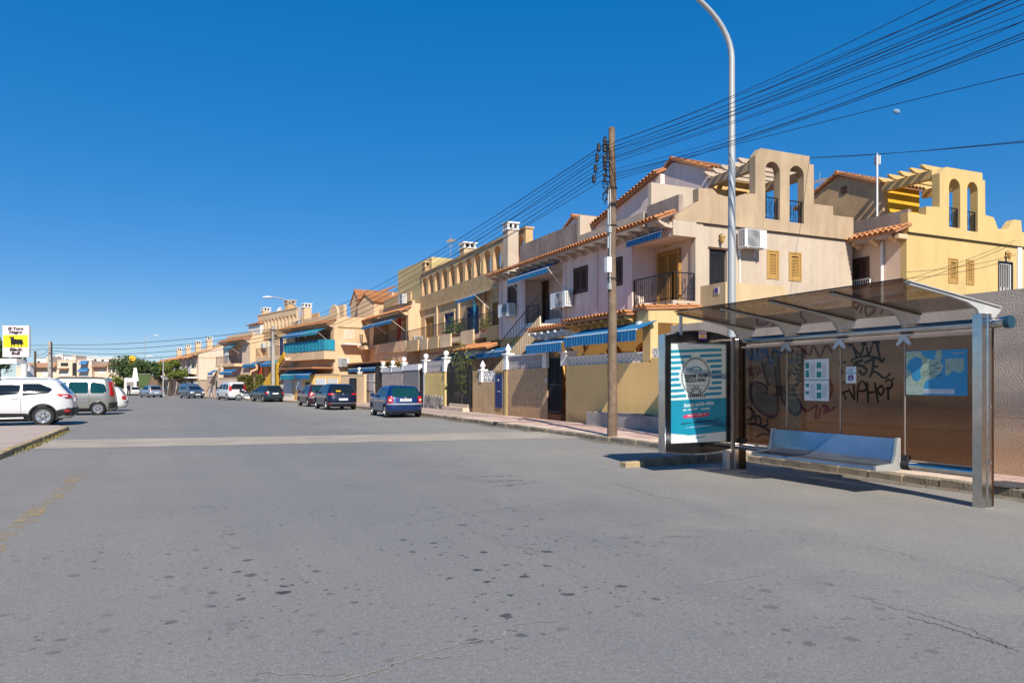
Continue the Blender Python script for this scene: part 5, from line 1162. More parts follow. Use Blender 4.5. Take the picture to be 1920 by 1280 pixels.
# ------------------------------------------------------------------ tiled-eave houses along the street
def tile_house(fr, L, zE, zF, label, m_f, m_s, recess, doors, awns, rail, depth=8.0, name='row_house', wins=(), porch=None, room=None, rail_m='black_iron'):
    H = fr.thing(name, label, 'house')
    holes = [rect(*r_) for r_ in recess]+[rect(*w_) for w_ in wins]
    wallp(H, 'facade', m_f, [(0, .0), (L, .0), (L, zE-.1), (0, zE-.1)], holes, fac(0), .25)
    wallp(H, 'side_wall', m_s, [(.0, 0), (depth, 0), (depth, zE+.6), (.4, zE+.6), (.0, zE-.05)], [], sid(-.003), .2)
    for r_ in recess:
        boxp(H, 'recess_wall', 'pale_peach', r_[0]-.1, r_[1]+.1, -1.4, -1.25, r_[2]-.1, r_[3]+.1); boxp(H, 'recess_floor', m_f, r_[0]-.1, r_[1]+.1, -1.25, -.252, r_[2]-.15, r_[2]); boxp(H, 'recess_ceiling', m_f, r_[0]-.1, r_[1]+.1, -1.25, -.252, r_[3], r_[3]+.1)
        for a in (r_[0]-.12, r_[1]+.002): boxp(H, 'recess_side', m_f, a, a+.118, -1.25, -.252, r_[2], r_[3])
    for d in doors: plain_window(H, fac(-1.24), *d[:4], frame=d[4], n=2, name='balcony_door')
    for w_ in wins: shutter(H, fac(0), *w_)
    boxp(H, 'core', m_s, .25, L-.01, -depth, -1.45, 0, zE-.12)
    boxp(H, 'terrace_parapet', m_s, .3, L, -.65, -.45, zE+.1, zE+.85)
    corbels(H, .15, L-.1, zE-.1, .5, .6, m_s); tile_roof(H, (-.1, .68, zE-.05), (L+.1, .68, zE-.05), (-.1, -.2, zE+.36), False)
    for a in awns: awning(H, fac(a[4] if len(a) > 4 else .02), a[0], a[1], a[2], a[3], .45, a[5] if len(a) > 5 else 'awning_plain', .25)
    for r_ in rail: railing(H, fac(0), r_[0], r_[1], r_[2], r_[3], r_[4], .14, False, rail_m)
    return H
# peach house with blue awnings
fr3 = Frame(15.5, 52.2, 3, gz(52))
z0 = gz(52); zE3 = fr3.sz(763, 583)[1]; zF3 = fr3.sz(725, 645)[1]
rc3 = fr3.rc(701, 603, 762, 645); rc3 = (rc3[0], rc3[1], zF3, zE3-.35)
H3 = tile_house(fr3, 12.2, zE3, zF3, 'peach house with two blue awnings over its recessed balcony, left of the tan arcade', 'peach_stucco', 'peach_stucco', [rc3], [(rc3[0]+.3, rc3[0]+1.5, zF3+.05, zE3-.7, 'far_white'), (rc3[0]+3.0, rc3[0]+4.2, zF3+.05, zE3-.7, 'wood_shutter'), (rc3[0]+5.0, rc3[0]+6.2, zF3+.05, zE3-.7, 'far_white')],
                [(rc3[0]+.1, lerp(rc3[0], rc3[1], .55), zE3-.25, 1.1), (lerp(rc3[0], rc3[1], .57), rc3[1]-.2, zE3-.25, 1.1), (10.6, 12.0, zE3-.3, .9)], [(rc3[0], rc3[1], zF3+.05, zF3+1.0, .02), (rc3[1]+.3, 12.0, zF3+.05, zF3+1.0, .9)])
boxp(H3, 'balcony_slab', 'peach_stucco', rc3[1]-.5, 12.2, .003, .95, zF3-.3, zF3)
boxp(H3, 'balcony_front', 'peach_stucco', rc3[0]-.2, rc3[1]+.2, .003, .12, zF3-.75, zF3+.05)
u3 = lambda a, b: (-fr3.yz(a, b)[0], fr3.yz(a, b)[1])
a3 = fr3.rs(763, 630, 781, 646); ac_unit(H3, sid(0), max(.3, a3[0]), max(.3, a3[0])+.85, a3[2], a3[2]+.6)
zz = fr3.sz(742, 510, -2.0)[1]; boxp(H3, 'upper_room', 'pale_yellow', .3, 8.3, -6.5, -2.0, zE3, zz)
ac_unit(H3, fac(-.44), 1.2, 2.1, zE3+.7, zE3+1.4); boxp(H3, 'terrace_parapet', 'tan_stucco', .35, 7.0, -.44, -.3, zE3+.8, zE3+1.5)
for a, b in ((.3, 4.6), (4.9, 8.9)): awning(H3, fac(1.3), a, b, 3.1, .9, .35, 'awning_plain', .25, arms=False)
boxp(H3, 'porch_roof', 'terracotta_flat', 0, 12.0, .05, 2.2, 3.14, 3.26); dish(H3, 9.5, -.2, zE3+1.0, .42, (-.6, .6, .4), 'black_iron')
cur = MB(); cur.box(rc3[0]+1.8, rc3[0]+2.6, -.2, -.15, zF3, zE3-.4); cur.build('curtain', 'red_cloth', H3)
# pale house set back between, with a gabled room and white bay window
fr5 = Frame(18.0, 66.5, 6, gz(66))
H5 = fr5.thing('set_back_house', 'pale house with an orange gabled roof room and white framed windows, set back behind', 'house')
z5 = fr5.sz(720, 600)[1]; e5 = fr5.sz(700, 556)[1]; r5 = fr5.sz(662, 546)[1]
boxp(H5, 'core', 'pale_peach', -2, 9.0, -8, 0, 0, z5)
s0, s1 = fr5.sz(735, 560)[0], fr5.sz(672, 560)[0]
wallp(H5, 'upper_wall', 'pale_peach', [(s0, z5), (s1, z5), (s1, e5-.1), (s0, e5-.1)], [arch(s0+.6, s0+1.7, z5+.7, e5-.5), arch(s0+2.4, s0+3.5, z5+.7, e5-.5)], fac(0), .2)
for a in (s0+.6, s0+2.4): plain_window(H5, fac(-.12), a, a+1.1, z5+.65, e5-.45, 'far_white', 2)
plain_window(H5, fac(.03), s0+4.0, s1-.2, z5+.5, e5-.3, 'far_white', 3)
tile_roof(H5, (s1-3.4, .3, e5), (s1+.2, .3, e5), (s1-3.4, -3.0, r5+.2), False)
gable_room(H5, s1+.1, s1+3.2, -.2, 5.0, z5-.2, e5-.15, r5, 'peach_stucco', 'peach_stucco')
ac_unit(H5, fac(0), s0+1.7, s0+2.5, z5+.2, z5+.8)
# ochre house with turquoise balcony cloth
fr6 = Frame(11.75, 61.6, 13.5, gz(62)); O6 = fr6.o.z
zE6 = fr6.sz(624, 606)[1]; zF6 = fr6.sz(600, 660)[1]; L6 = 10.8
rc6 = (.6, 8.6, zF6, zE6-.4)
H6 = tile_house(fr6, L6, zE6, zF6, 'ochre house with a long turquoise cloth along its balcony', 'peach_stucco', 'peach_stucco', [rc6], [(1.6, 2.8, zF6, zE6-.8, 'far_white'), (4.2, 5.2, zF6, zE6-.8, 'dark_shutter'), (6.3, 7.6, zF6, zE6-.8, 'far_white')],
                [(.3, 3.8, zE6-.3, 1.0, .3, 'teal_cloth'), (3.9, 8.4, zE6-.3, 1.0, .3)], [(0, 8.8, zF6, zF6+1.0, .95)])
boxp(H6, 'balcony_slab', 'peach_stucco', -.3, 9.0, .003, 1.0, zF6-.7, zF6-.01)
cl = MB(); cl.sheet([[(lerp(-.2, 8.8, k/40), 1.0+.03*math.sin(k*1.9), z) for k in range(41)] for z in (zF6+.05, zF6+.5, zF6+.95)]); cl.build('balcony_cloth', 'teal_cloth', H6, fix=False)
cl = MB(); cl.sheet([[(-.25+.02*math.sin(k), lerp(1.0, .0, k/6), z) for k in range(7)] for z in (zF6+.05, zF6+.95)]); cl.build('balcony_cloth', 'teal_cloth', H6, fix=False)
w6 = fr6.rs(645, 620, 663, 634); plain_window(H6, sid(0), w6[0], w6[1], w6[2], w6[3], 'far_white', 4, name='white_window')
b6 = fr6.rs(638, 633, 668, 647); boxp(H6, 'side_balcony', 'far_white', b6[0], b6[1], b6[2], b6[2]+.12, .0, .9, M=sid(0)); boxp(H6, 'balcony_glass', 'clear_pane', b6[0], b6[1], b6[2]+.13, b6[3], .86, .89, M=sid(0))
boxp(H6, 'side_band', 'peach_stucco', .4, 7, zE6-.3, zE6-.12, .0, .1, M=sid(0))
for k, (a, b) in enumerate(((.5, 3.6), (3.8, 7.2))): awning(H6, fac(1.1), a, b, 2.75, .8, .4, ('awning_plain', 'teal_cloth')[k], .4, arms=False)
boxp(H6, 'porch_roof', 'terracotta_flat', 0, 8.0, .05, 1.9, 2.85, 2.98)
boxp(H6, 'terrace_wall', 'peach_stucco', 3.0, 5.6, -2.6, -2.3, zE6, zE6+2.0); pt = MB(); pt.prism(arch(1.2, 3.0, zE6, zE6+1.8), -.2, 0, fac(-.9)); pt.build('curved_parapet', 'peach_stucco', H6)
gable_room(H6, -1.5, 1.6, -3.0, 4.0, zE6-.2, zE6+1.9, zE6+2.6, 'peach_stucco', 'peach_stucco'); chimney(H6, 8.8, -1.2, zE6, zE6+2.5, .7, 'peach_stucco')
sc6 = [(4.6, 7.6, 10.4)]
stq = MB(); stq.prism([(7.2, 3.9), (7.2, 4.5), (12.6, 1.6), (12.6, 1.0)], 1.5, 1.62, lambda a, b, c: (a, c, b)); stq.build('stair_string', 'mustard', H6)
stq = MB()
for k in range(14): stq.box(lerp(7.2, 12.6, k/14), lerp(7.2, 12.6, (k+1)/14)-.004, .7, 1.49, lerp(4.0, 1.2, k/14)-.3, lerp(4.0, 1.2, k/14))
stq.build('stair_steps', 'pave_cream', H6)
pl_ = MB(); pl_.prism([(8.4, 1.3), (12.4, 1.3), (8.4, 3.5)], 1.635, 1.70, lambda a, b, c: (a, c, b)); pl_.build('stair_infill', 'mustard', H6)
ac_unit(H6, sid(0), .35, 1.2, zF6-1.3, zF6-.6); plain_window(H6, fac(.02), 1.4, 2.6, .9, 2.3, 'far_white', 2)
# second arcaded house
p0 = atT(556, 640, 75); fr7 = Frame(p0.x, p0.y, 14, gz(78)); L7 = 11.6
zT7 = fr7.sz(520, 585)[1]; zS7 = fr7.sz(520, 617)[1]; zt7 = fr7.sz(520, 595)[1]; zB7 = fr7.sz(520, 632)[1]; zF7 = fr7.sz(520, 668)[1]
H7 = arcade_house(fr7, L7, zT7, zS7, zB7, zF7, [(k*L7/11+.22, (k+1)*L7/11-.22, zS7, zt7) for k in range(11)], [(1.0, 2.0, zF7, zF7+2.0, 'far_white'), (3.6, 4.8, zF7, zF7+2.0, 'blue_door'), (7.0, 8.2, zF7, zF7+2.0, 'far_white'), (9.6, 10.7, zF7, zF7+2.0, 'wood_shutter')], 'far ochre house with a row of narrow arches behind the left concrete pole', 'peach_stucco', 'tan_rough')
boxp(H7, 'terrace_back', 'tan_stucco', .3, L7, -2.7, -2.5, zS7-.3, zT7-.3); boxp(H7, 'balcony_slab', 'peach_stucco', 0, L7, .002, 1.0, zF7-.5, zF7-.02); railing(H7, fac(0), 0, L7, zF7, zF7+1.0, .95, .14, False)
chimney(H7, L7-.4, -.8, zT7, zT7+1.0, .8, 'peach_stucco'); chimney(H7, 3.8, -.8, zT7, zT7+1.2, .9, 'tan_stucco'); dish(H7, 7.4, -1, zT7+.5, .36, (-.3, .9, .5), 'ceramic')
ac_unit(H7, fac(0), 8.5, 9.4, zF7+1.0, zF7+1.6); 
for a, b, mm in ((.2, 2.6, 'teal_cloth'), (2.9, 5.4, 'awning_plain'), (6.8, 8.6, 'awning_plain'), (8.8, 11.2, 'awning_plain')): awning(H7, fac(1.2), a, b, zF7-.55, .7, .3, mm, .35, arms=False)
for a, mm in ((1.0, 'red_cloth'), (3.8, 'orange_wall'), (7.2, 'red_cloth')): boxp(H7, 'porch_curtain', mm, a, a+1.1, 1.1, 1.16, .8, zF7-1.1)
# last tiled-eave house before the bend
p0 = atT(468, 660, 81.4); fr8 = Frame(p0.x, p0.y, 13.6, gz(88)); L8 = 9.8
zE8 = fr8.sz(466, 636)[1]; zF8 = fr8.sz(440, 682)[1]
H8 = tile_house(fr8, L8, zE8, zF8, 'peach house with a small turquoise awning at the far end of the row', 'pale_peach', 'peach_stucco', [(2.6, 8.6, zF8, zE8-.4)], [(3.5, 4.6, zF8, zE8-.9, 'dark_shutter'), (6.6, 7.6, zF8, zE8-.9, 'far_white')], [(3.4, 6.4, zE8-.35, 1.0, .02, 'teal_cloth')], [(2.6, 9.6, zF8, zF8+.95, .9)])
boxp(H8, 'balcony_slab', 'peach_stucco', 2.4, L8, .003, .95, zF8-.35, zF8-.01); 
for a, b in ((.3, 2.2), (2.6, 4.8), (7.4, 9.6)): awning(H8, fac(1.2), a, b, zF8-.7, .7, .35, 'awning_plain', .3, arms=False)
cu = MB(); cu.box(4.9, 6.2, .84, .88, zF8+.1, zF8+1.6); cu.build('curtain', 'far_white', H8)
boxp(H8, 'terrace_room', 'far_white', .6, 4.6, -4.4, -1.4, zE8, zE8+1.9); tile_roof(H8, (.4, -1.2, zE8+1.9), (4.8, -1.2, zE8+1.9), (.4, -3.0, zE8+2.4), False); boxp(H8, 'porch_panel', 'orange_wall', 6.0, 7.2, 1.1, 1.15, .8, 1.9)
stq = MB(); stq.prism([(6.0, zF8-.6), (6.0, zF8-.05), (12.2, 1.1), (12.2, .6)], 1.3, 1.42, lambda a, b, c: (a, c, b)); stq.build('stair_string', 'peach_stucco', H8)
boxp(H8, 'stair_steps', 'pave_cream', 6.0, 9.5, .6, 1.29, .2, 1.6)
for fr_, H_ in ((fr6, H6), (fr7, H7), (fr8, H8), (fr3, H3)): pass
# ------------------------------------------------------------------ terrace beyond the bend (gable wall and sloping roofs)
p0 = atT(372, 700, 100); fg = Frame(p0.x, p0.y, 9, gz(109)); Lg = 34.0
zg = fg.sz(372, 664)[1]; zr = fg.yz(392, 641)[1]
chs = []
for k in range(4):
    Lk = 8.4; fk = Frame(*(fg.o+fg.d*(k*Lk+ (0.02*k))).xy, 9, gz(109)-.02*k)
    Hk = fk.thing('gabled_terrace_house', ('peach terrace house with a blank gable end at the bend of the street', 'second peach terrace house from the bend, white balcony, left of the blank gable', 'third peach terrace house from the bend, above the brown thatched shelter', 'farthest peach terrace house of the gabled row, behind the green tree')[k], 'house', 'gabled terrace houses beyond the bend')
    ze = zg-.15*k; zri = zr-.15*k
    wallp(Hk, 'facade', 'pale_peach', [(0, -1), (Lk, -1), (Lk, ze), (0, ze)], [], fac(0), .25)
    wallp(Hk, 'gable_wall', 'pale_peach', [(0, -1), (9, -1), (9, ze), (4.5, zri), (0, ze)], [], sid(-.003), .25)
    boxp(Hk, 'core', 'pale_peach', .3, Lk-.01, -8.8, -.26, -1, ze-.1)
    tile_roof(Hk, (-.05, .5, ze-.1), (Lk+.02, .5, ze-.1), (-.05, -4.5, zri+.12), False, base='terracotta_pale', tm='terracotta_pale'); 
    if k == 0: boxp(Hk, 'gable_band', 'peach_stucco', .0, 9, ze-.5, ze-.38, .0, .05, M=sid(-.003))
    chimney(Hk, .8, -1.6, ze, zri+.75, .7, 'peach_stucco'); 
    
    for s_ in (1.2, 5.2):
        boxp(Hk, 'bay', 'pale_peach', s_, s_+2.2, .003, .7, 3.1, 3.9); plain_window(Hk, fac(.03), s_+.2, s_+1.4, 3.9, 5.4, 'far_white', 1)
        tile_roof(Hk, (s_-.2, 1.3, 5.35), (s_+2.4, 1.3, 5.35), (s_-.2, .05, 5.95), False); boxp(Hk, 'balcony_rail', 'far_white', s_, s_+2.2, .72, .78, 3.2, 4.2)
    boxp(Hk, 'porch', 'far_white', .5, Lk-.5, .01, 1.3, 2.5, 2.7)
    plain_window(Hk, fac(.03), 1.0, 2.4, .8, 2.2, 'far_white', 2); plain_window(Hk, fac(.03), 4.6, 6.0, .8, 2.2, 'far_white', 2)
# ------------------------------------------------------------------ row of houses closing the view, and far white blocks
def far_block(px0, px1, t, ytop, label, m_='far_peach', wins=(), tiles=None, extra=()):
    a, b = atT(px1, HY, t), atT(px0, HY, t); a.z = b.z = 0
    d = (b-a); L = d.length; ang = math.degrees(math.atan2(-d.x, d.y)); fr = Frame(a.x, a.y, ang, gz(120))
    H = fr.thing('distant_house', label, 'house', 'houses closing the far end of the street'); zt = fr.sz((px0+px1)/2, ytop)[1]
    boxp(H, 'wall', m_, 0, L, -9, 0, -2, zt); boxp(H, 'coping', m_, -.05, L+.05, -.3, .06, zt+.003, zt+.15)
    for w_ in wins:
        s0, s1, za, zb = fr.rc(*w_[:4]); k = w_[4] if len(w_) > 4 else 'win'
        if k == 'win': plain_window(H, fac(.04), s0, s1, za, zb, 'far_white', 2, 'far_white')
        elif k == 'dark': boxp(H, 'opening', 'dark_void', s0, s1, .003, .05, za, zb)
        elif k == 'awn': awning(H, fac(.02), s0, s1, zb, .9, .5, 'awning_plain', .25)
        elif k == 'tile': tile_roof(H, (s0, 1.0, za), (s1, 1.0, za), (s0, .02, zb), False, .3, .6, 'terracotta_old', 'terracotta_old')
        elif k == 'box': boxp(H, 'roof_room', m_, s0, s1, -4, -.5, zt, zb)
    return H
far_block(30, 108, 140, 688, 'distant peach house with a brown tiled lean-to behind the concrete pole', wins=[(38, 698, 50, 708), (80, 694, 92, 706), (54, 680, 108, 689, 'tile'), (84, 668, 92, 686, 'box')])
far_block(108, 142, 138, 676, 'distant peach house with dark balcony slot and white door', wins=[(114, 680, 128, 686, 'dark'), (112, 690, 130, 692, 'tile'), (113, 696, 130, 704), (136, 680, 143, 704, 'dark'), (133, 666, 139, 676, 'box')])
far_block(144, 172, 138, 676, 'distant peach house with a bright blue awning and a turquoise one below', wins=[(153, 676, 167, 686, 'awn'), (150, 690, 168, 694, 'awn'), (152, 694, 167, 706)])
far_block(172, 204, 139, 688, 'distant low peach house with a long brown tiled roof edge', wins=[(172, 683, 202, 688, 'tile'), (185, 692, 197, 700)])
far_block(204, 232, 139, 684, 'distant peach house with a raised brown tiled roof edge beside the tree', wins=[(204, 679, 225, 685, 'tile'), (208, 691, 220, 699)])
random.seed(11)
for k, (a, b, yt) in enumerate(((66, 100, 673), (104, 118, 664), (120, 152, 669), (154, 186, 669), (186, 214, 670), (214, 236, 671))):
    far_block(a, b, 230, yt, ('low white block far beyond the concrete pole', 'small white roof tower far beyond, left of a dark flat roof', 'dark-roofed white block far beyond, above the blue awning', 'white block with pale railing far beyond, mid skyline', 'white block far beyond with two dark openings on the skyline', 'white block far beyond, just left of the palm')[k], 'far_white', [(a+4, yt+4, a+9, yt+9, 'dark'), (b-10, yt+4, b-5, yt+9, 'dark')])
# ------------------------------------------------------------------ garden walls along the pavement
G = Frame(12.9, 0, 0)
def gwall(label, px0, px1, ytop_px, m_, name='garden_wall', t=.2, y=0.0, base=.10):
    s0, s1 = G.sz(px1, 740, y)[0], G.sz(px0, 740, y)[0]; zt = G.sz((px0+px1)/2, ytop_px, y)[1]
    o = thing(name, label, 'wall', (12.9, s0, 0), math.pi/2); L = s1-s0
    b = MB(); b.box(0, L, y-t, y, base+gz(s1)-.1, zt); b.build('wall_face', m_, o)
    return o, L, zt, s0
def gpost(par, x, y, z0, z1, w_=.3, m_='white_paint', fin='pine', low=None, mlow=None):
    b = MB(); b.box(x-w_/2, x+w_/2, y-w_/2, y+w_/2, z0, z1); o = b.build('pillar', m_, par)
    b = MB(); b.box(x-w_*.68, x+w_*.68, y-w_*.68, y+w_*.68, z1, z1+.07)
    if fin == 'pine': pr_ = [(.02, 0), (.09, .02), (.07, .06), (.13, .14), (.12, .22), (.06, .33), (.01, .42)]
    else: pr_ = [(.06, 0), (.06, .05)]+[(.155*math.sin(math.pi*(k+.6)/8.2), .20-.16*math.cos(math.pi*(k+.6)/8.2)) for k in range(8)]
    b.lathe(pr_, 12, lambda a, c, d: (x+a, y+c, z1+.07+d)); b.build('finial', m_, o, smooth=40)
    if low: b = MB(); b.box(x-w_*.42, x+w_*.42, y-w_*.3, y+w_*.42, 0, z0); b.build('pillar_base', mlow, o)
def arch_gate(label, px0, px1, ytop, ybot, y=-.06, step=None, solid=.0, cat='gate', name='iron_gate', gap=.10):
    s0, s1 = G.sz(px1, 740, y)[0], G.sz(px0, 740, y)[0]; mx = (px0+px1)/2; zt, zb = G.sz(mx, ytop, y)[1], G.sz(mx, ybot, y)[1]
    o = thing(name, label, cat, (12.9, s0, 0), math.pi/2); L = s1-s0; M = fac(y)
    r_ = L/2; zs = zt-r_; f = MB()
    outl = [(0, zb), (0, zs)]+[(r_-r_*math.cos(math.pi*k/10), zs+r_*math.sin(math.pi*k/10)) for k in range(1, 10)]+[(L, zs), (L, zb)]
    f.tube([M(a, b, 0) for a, b in outl], .035, 6); f.build('gate_frame', 'black_iron', o)
    b = MB(); n = int(L/gap)
    for k in range(1, n):
        u = L*k/n; h = zs+math.sqrt(max(0, r_*r_-(u-r_)**2)); b.box(u-.012, u+.012, zb+.02, h, -.012, .012, M)
    for z in (zb+.04, lerp(zb, zs, .48), zs-.1): b.box(0, L, z, z+.05, -.014, .014, M)
    b.build('gate_bars', 'black_iron', o)
    if solid: b = MB(); b.box(.03, L-.03, zb+.03, lerp(zb, zs, solid), -.018, -.015, M); b.build('gate_sheet', 'black_iron', o)
    if step: b = MB(); b.box(-.05, L+.05, .10, zb-.02, -.25, .04, M); b.build('step', step, o)
    return o, L, zt, zb
# near yellow wall with white pierced blocks
o, L, zt, s0 = gwall('yellow garden wall topped by white pierced blocks behind the wooden pole', 1061, 1262, 681, 'garden_yellow'); GW1 = o
zl = G.sz(1130, 664)[1]; sc_ = G.sz(1205, 670)[0]-s0
lattice(o, sc_, L-.02, zt, zl-.05, -.1, 1); b = MB(); b.box(sc_, L, -.2, -.0, zl-.048, zl); b.build('coping', 'white_paint', o)
sl2 = G.sz(1220, 660)[0]-s0; lattice(o, 0.0, sl2, zt+.12, zl+.08, -.1, 1); b = MB(); b.box(0, sl2, -.19, -.01, zt, zt+.118); b.build('wall_upstand', 'garden_yellow', o)
gpost(o, L-.0, -.1, zt, G.sz(1062, 664)[1]+.05, .42, fin='pine')
# gate and brown roughcast wall
og, Lg_, zg_, zb_ = arch_gate('black iron gate with an arched top between white pillars', 1028, 1052, 641, 775, step='rust_step', solid=.95)
o, L, zt, s0 = gwall('brown roughcast garden wall topped by lilac-grey pierced blocks', 951, 1026, 691, 'brown_render')
zl = G.sz(990, 664)[1]; lattice(o, .3, L-.02, zt, zl-.04, -.1, 2, 'lilac_block'); b = MB(); b.box(.0, L, -.2, 0, zl-.038, zl+.02); b.build('coping', 'white_paint', o)
gpost(o, .12, -.1, zt, zl+.25, .34, fin='pine'); gpost(o, L+.12, -.1, zt, zl+.05, .32, fin='pine', low=1, mlow='yellow_stucco')
b = MB(); b.box(.02, .1, -.0, .04, 1.55, 1.7); b.build('bell_push', 'white_paint', o)
# meter cupboard door and low tan wall
o, L, zt, s0 = gwall('tan garden wall panel holding a narrow dark blue cupboard door', 929, 944, 697, 'tan_rough')
b = MB(); z0_, z1_ = G.sz(936, 764)[1], G.sz(936, 702)[1]; b.box(.12, L-.10, .002, .05, z0_, z1_); d_ = b.build('cupboard_door', 'blue_door', o)
b = MB(); b.box(L*.45, L*.55, .052, .075, lerp(z0_, z1_, .8), lerp(z0_, z1_, .86)); b.box(L*.3, L*.6, .052, .075, lerp(z0_, z1_, .48), lerp(z0_, z1_, .5)); b.build('door_handle', 'ceramic', d_)
b = MB(); b.box(-.03, L+.03, -.2, .06, zt, zt+.08); b.build('coping', 'tan_stucco', o)
o, L, zt, s0 = gwall('smooth tan garden wall with a short white balustrade', 886, 929, 716, 'tan_stucco')
lattice(o, .1, L*.6, zt, G.sz(915, 695)[1], -.1, 1, 'white_paint'); gpost(o, L*.62, -.1, zt, G.sz(902, 695)[1], .28, fin='pine')
b = MB(); b.box(L*.66, L, -.2, .0, zt, zt+.55); b.build('upper_panel', 'tan_rough', o)
# big wrought iron gate with a white cupboard-like leaf
og, Lg2, zg2, zb2 = arch_gate('tall black wrought-iron double gate with round arch and scrolls', 850, 877, 660, 760, gap=.16)
b = MB(); M = fac(-.04)
for k in range(9):
    u, z = Lg2*(.2+.3*(k % 3)), lerp(zb2, zg2-.8, (k//3+.6)/3)
    b.tube([M(u+.11*math.cos(q*.7), z+.14*math.sin(q*.7), 0) for q in range(10)], .012, 5)
b.build('gate_scrolls', 'black_iron', og)
b = MB(); b.box(-.3, Lg2+.7, .0, .32, .1, .28); b.box(-.15, Lg2+.5, -.25, -.002, .1, .45); b.build('step', 'pave_cream', og)
arch_gate('narrow black arched iron side leaf left of the tall wrought gate', 839, 849, 680, 762, solid=.8, gap=.09); arch_gate('narrow black iron side leaf right of the tall wrought gate', 878, 885, 684, 764, gap=.09)
# mustard corrugated wall on a fieldstone plinth
o, L, zt, s0 = gwall('garden wall of ribbed mustard sheeting above a jagged fieldstone plinth', 797, 833, 697, 'tan_stucco')
cr = MB(); zc_ = G.sz(815, 747)[1]; n = int(L/.04); cr.sheet([[(L*k/n, .035+.018*math.sin(k*1.57), z) for k in range(n+1)] for z in (zc_-.2, zt-.1)]); cr.build('ribbed_sheet', 'corrugated', o, fix=False)
rs = random.Random(5); x = .15
for row in range(3):
    x = .05
    while x < L-.5:
        wdt = rs.uniform(.35, .75); h = rs.uniform(.25, .38); p = MB(); c = (x+wdt/2, .12+row*.27); n = 7
        pts = [(c[0]+wdt*.5*math.cos(2*math.pi*k/n+.3)*rs.uniform(.8, 1.05), c[1]+h*.55*math.sin(2*math.pi*k/n+.3)*rs.uniform(.8, 1.1)) for k in range(n)]
        p.prism(pts, .04, .10+rs.uniform(0, .04), fac(0)); p.build('stone', 'fieldstone', o); x += wdt*.92
gpost(o, -.1, -.08, zt, G.sz(832, 672)[1], .32, fin='ball', low=1, mlow='yellow_stucco'); gpost(o, L+.05, -.08, zt, G.sz(803, 676)[1], .32, fin='ball', low=1, mlow='far_white')
lattice(o, .15, L-.15, zt, G.sz(817, 676)[1], -.1, 2, 'lilac_block')
arch_gate('dark iron gate at the left end of the mustard ribbed wall', 786, 796, 690, 762, gap=.1)
mat('slate', (0.32, 0.29, 0.29), 0.9, ns=6, na=0.2, bs=8, bst=0.9); mat('grey_board', (0.50, 0.42, 0.37), 0.9, ns=3, na=0.12, bs=14, bst=0.4)
o, L, zt, s0 = gwall('dark slate-clad garden wall with white coping behind the blue hatchback', 755, 785, 694, 'slate'); b = MB(); b.box(0, L, -.22, .03, zt, zt+.35); b.build('coping', 'white_paint', o); gpost(o, L, -.1, zt, zt+.45, .3, fin='ball')
o, L, zt, s0 = gwall('grey board garden wall with ball-topped white pillars', 716, 754, 697, 'grey_board'); b = MB(); b.box(0, L, -.22, .03, zt, zt+.3); b.build('coping', 'far_white', o); gpost(o, L*.5, -.1, zt, zt+.35, .3, fin='ball'); gpost(o, L, -.1, zt, zt+.35, .3, fin='ball')
og, *_ = arch_gate('black arched iron gate between grey garden walls left of the blue hatchback', 703, 713, 684, 752, gap=.1)
o, L, zt, s0 = gwall('lilac and grey panelled garden wall right of the dark hatchback', 672, 702, 700, 'grey_board'); b = MB(); b.box(.2, L-.3, .003, .03, lerp(0, zt, .42), zt-.15); b.build('wall_panel', 'lilac_block', o); b = MB(); b.box(-.02, L, .032, .05, lerp(0, zt, .72), lerp(0, zt, .75)); b.build('wall_rail', 'white_paint', o); gpost(o, L, -.1, zt-.1, zt+.1, .3, fin='ball')
o, L, zt, s0 = gwall('grey garden wall with round-headed pillars behind the dark hatchback', 648, 671, 702, 'grey_board')
# ---- walls further along, following the bend
def wall_run(label, y0, y1, h, m_, off=0.0, name='garden_wall', panels=()):
    a, b_ = Vector((wall_line(y0)+off, y0, 0)), Vector((wall_line(y1)+off, y1, 0)); d = b_-a; ang = math.degrees(math.atan2(-d.x, d.y)); fr = Frame(a.x, a.y, ang, gz(y1)); o = fr.thing(name, label, 'wall'); L = d.length
    b = MB(); b.box(0, L-.01, -.2, 0, 0, h); b.build('wall_face', m_, o); b = MB(); b.box(0, L-.01, -.23, .03, h, h+.08); b.build('coping', 'peach_stucco', o)
    for p0, p1, z0_, z1_, mm in panels: b = MB(); b.box(p0*L, p1*L, .003, .04, z0_, z1_); b.build('wall_panel', mm, o)
    return o, L, fr
YW = [53.5, 57.5, 62, 67, 71.5, 76, 81, 86, 91.5, 97.5]
wall_run('cream garden wall with an iron door left of the grey walls', 53.6, 57.4, 2.2, 'peach_stucco', panels=[(.3, .6, .3, 2.0, 'black_iron')])
wall_run('cream garden wall with two white roller shutters behind the red car', 57.5, 62, 2.3, 'garden_yellow', panels=[(.08, .46, .9, 2.0, 'far_white'), (.54, .92, .9, 2.0, 'paper_white')])
wall_run('yellow garden wall with a black meter door by the street lamp', 62.1, 67, 2.3, 'garden_yellow', panels=[(.18, .40, .35, 1.75, 'black_iron'), (.23, .33, 1.2, 1.6, 'far_white'), (.55, .9, 1.0, 2.0, 'far_white')])
wall_run('pale garden wall with white louvred panels behind the estate car', 67.1, 74, 2.2, 'far_white', panels=[(.05, .32, .6, 2.0, 'paper_white'), (.5, .8, .6, 2.0, 'pale_peach')])
wall_run('peach garden wall half hidden by an ivy hedge beside the white van', 74.1, 82, 2.2, 'peach_stucco', panels=[(.35, .55, .2, 1.9, 'corrugated')])
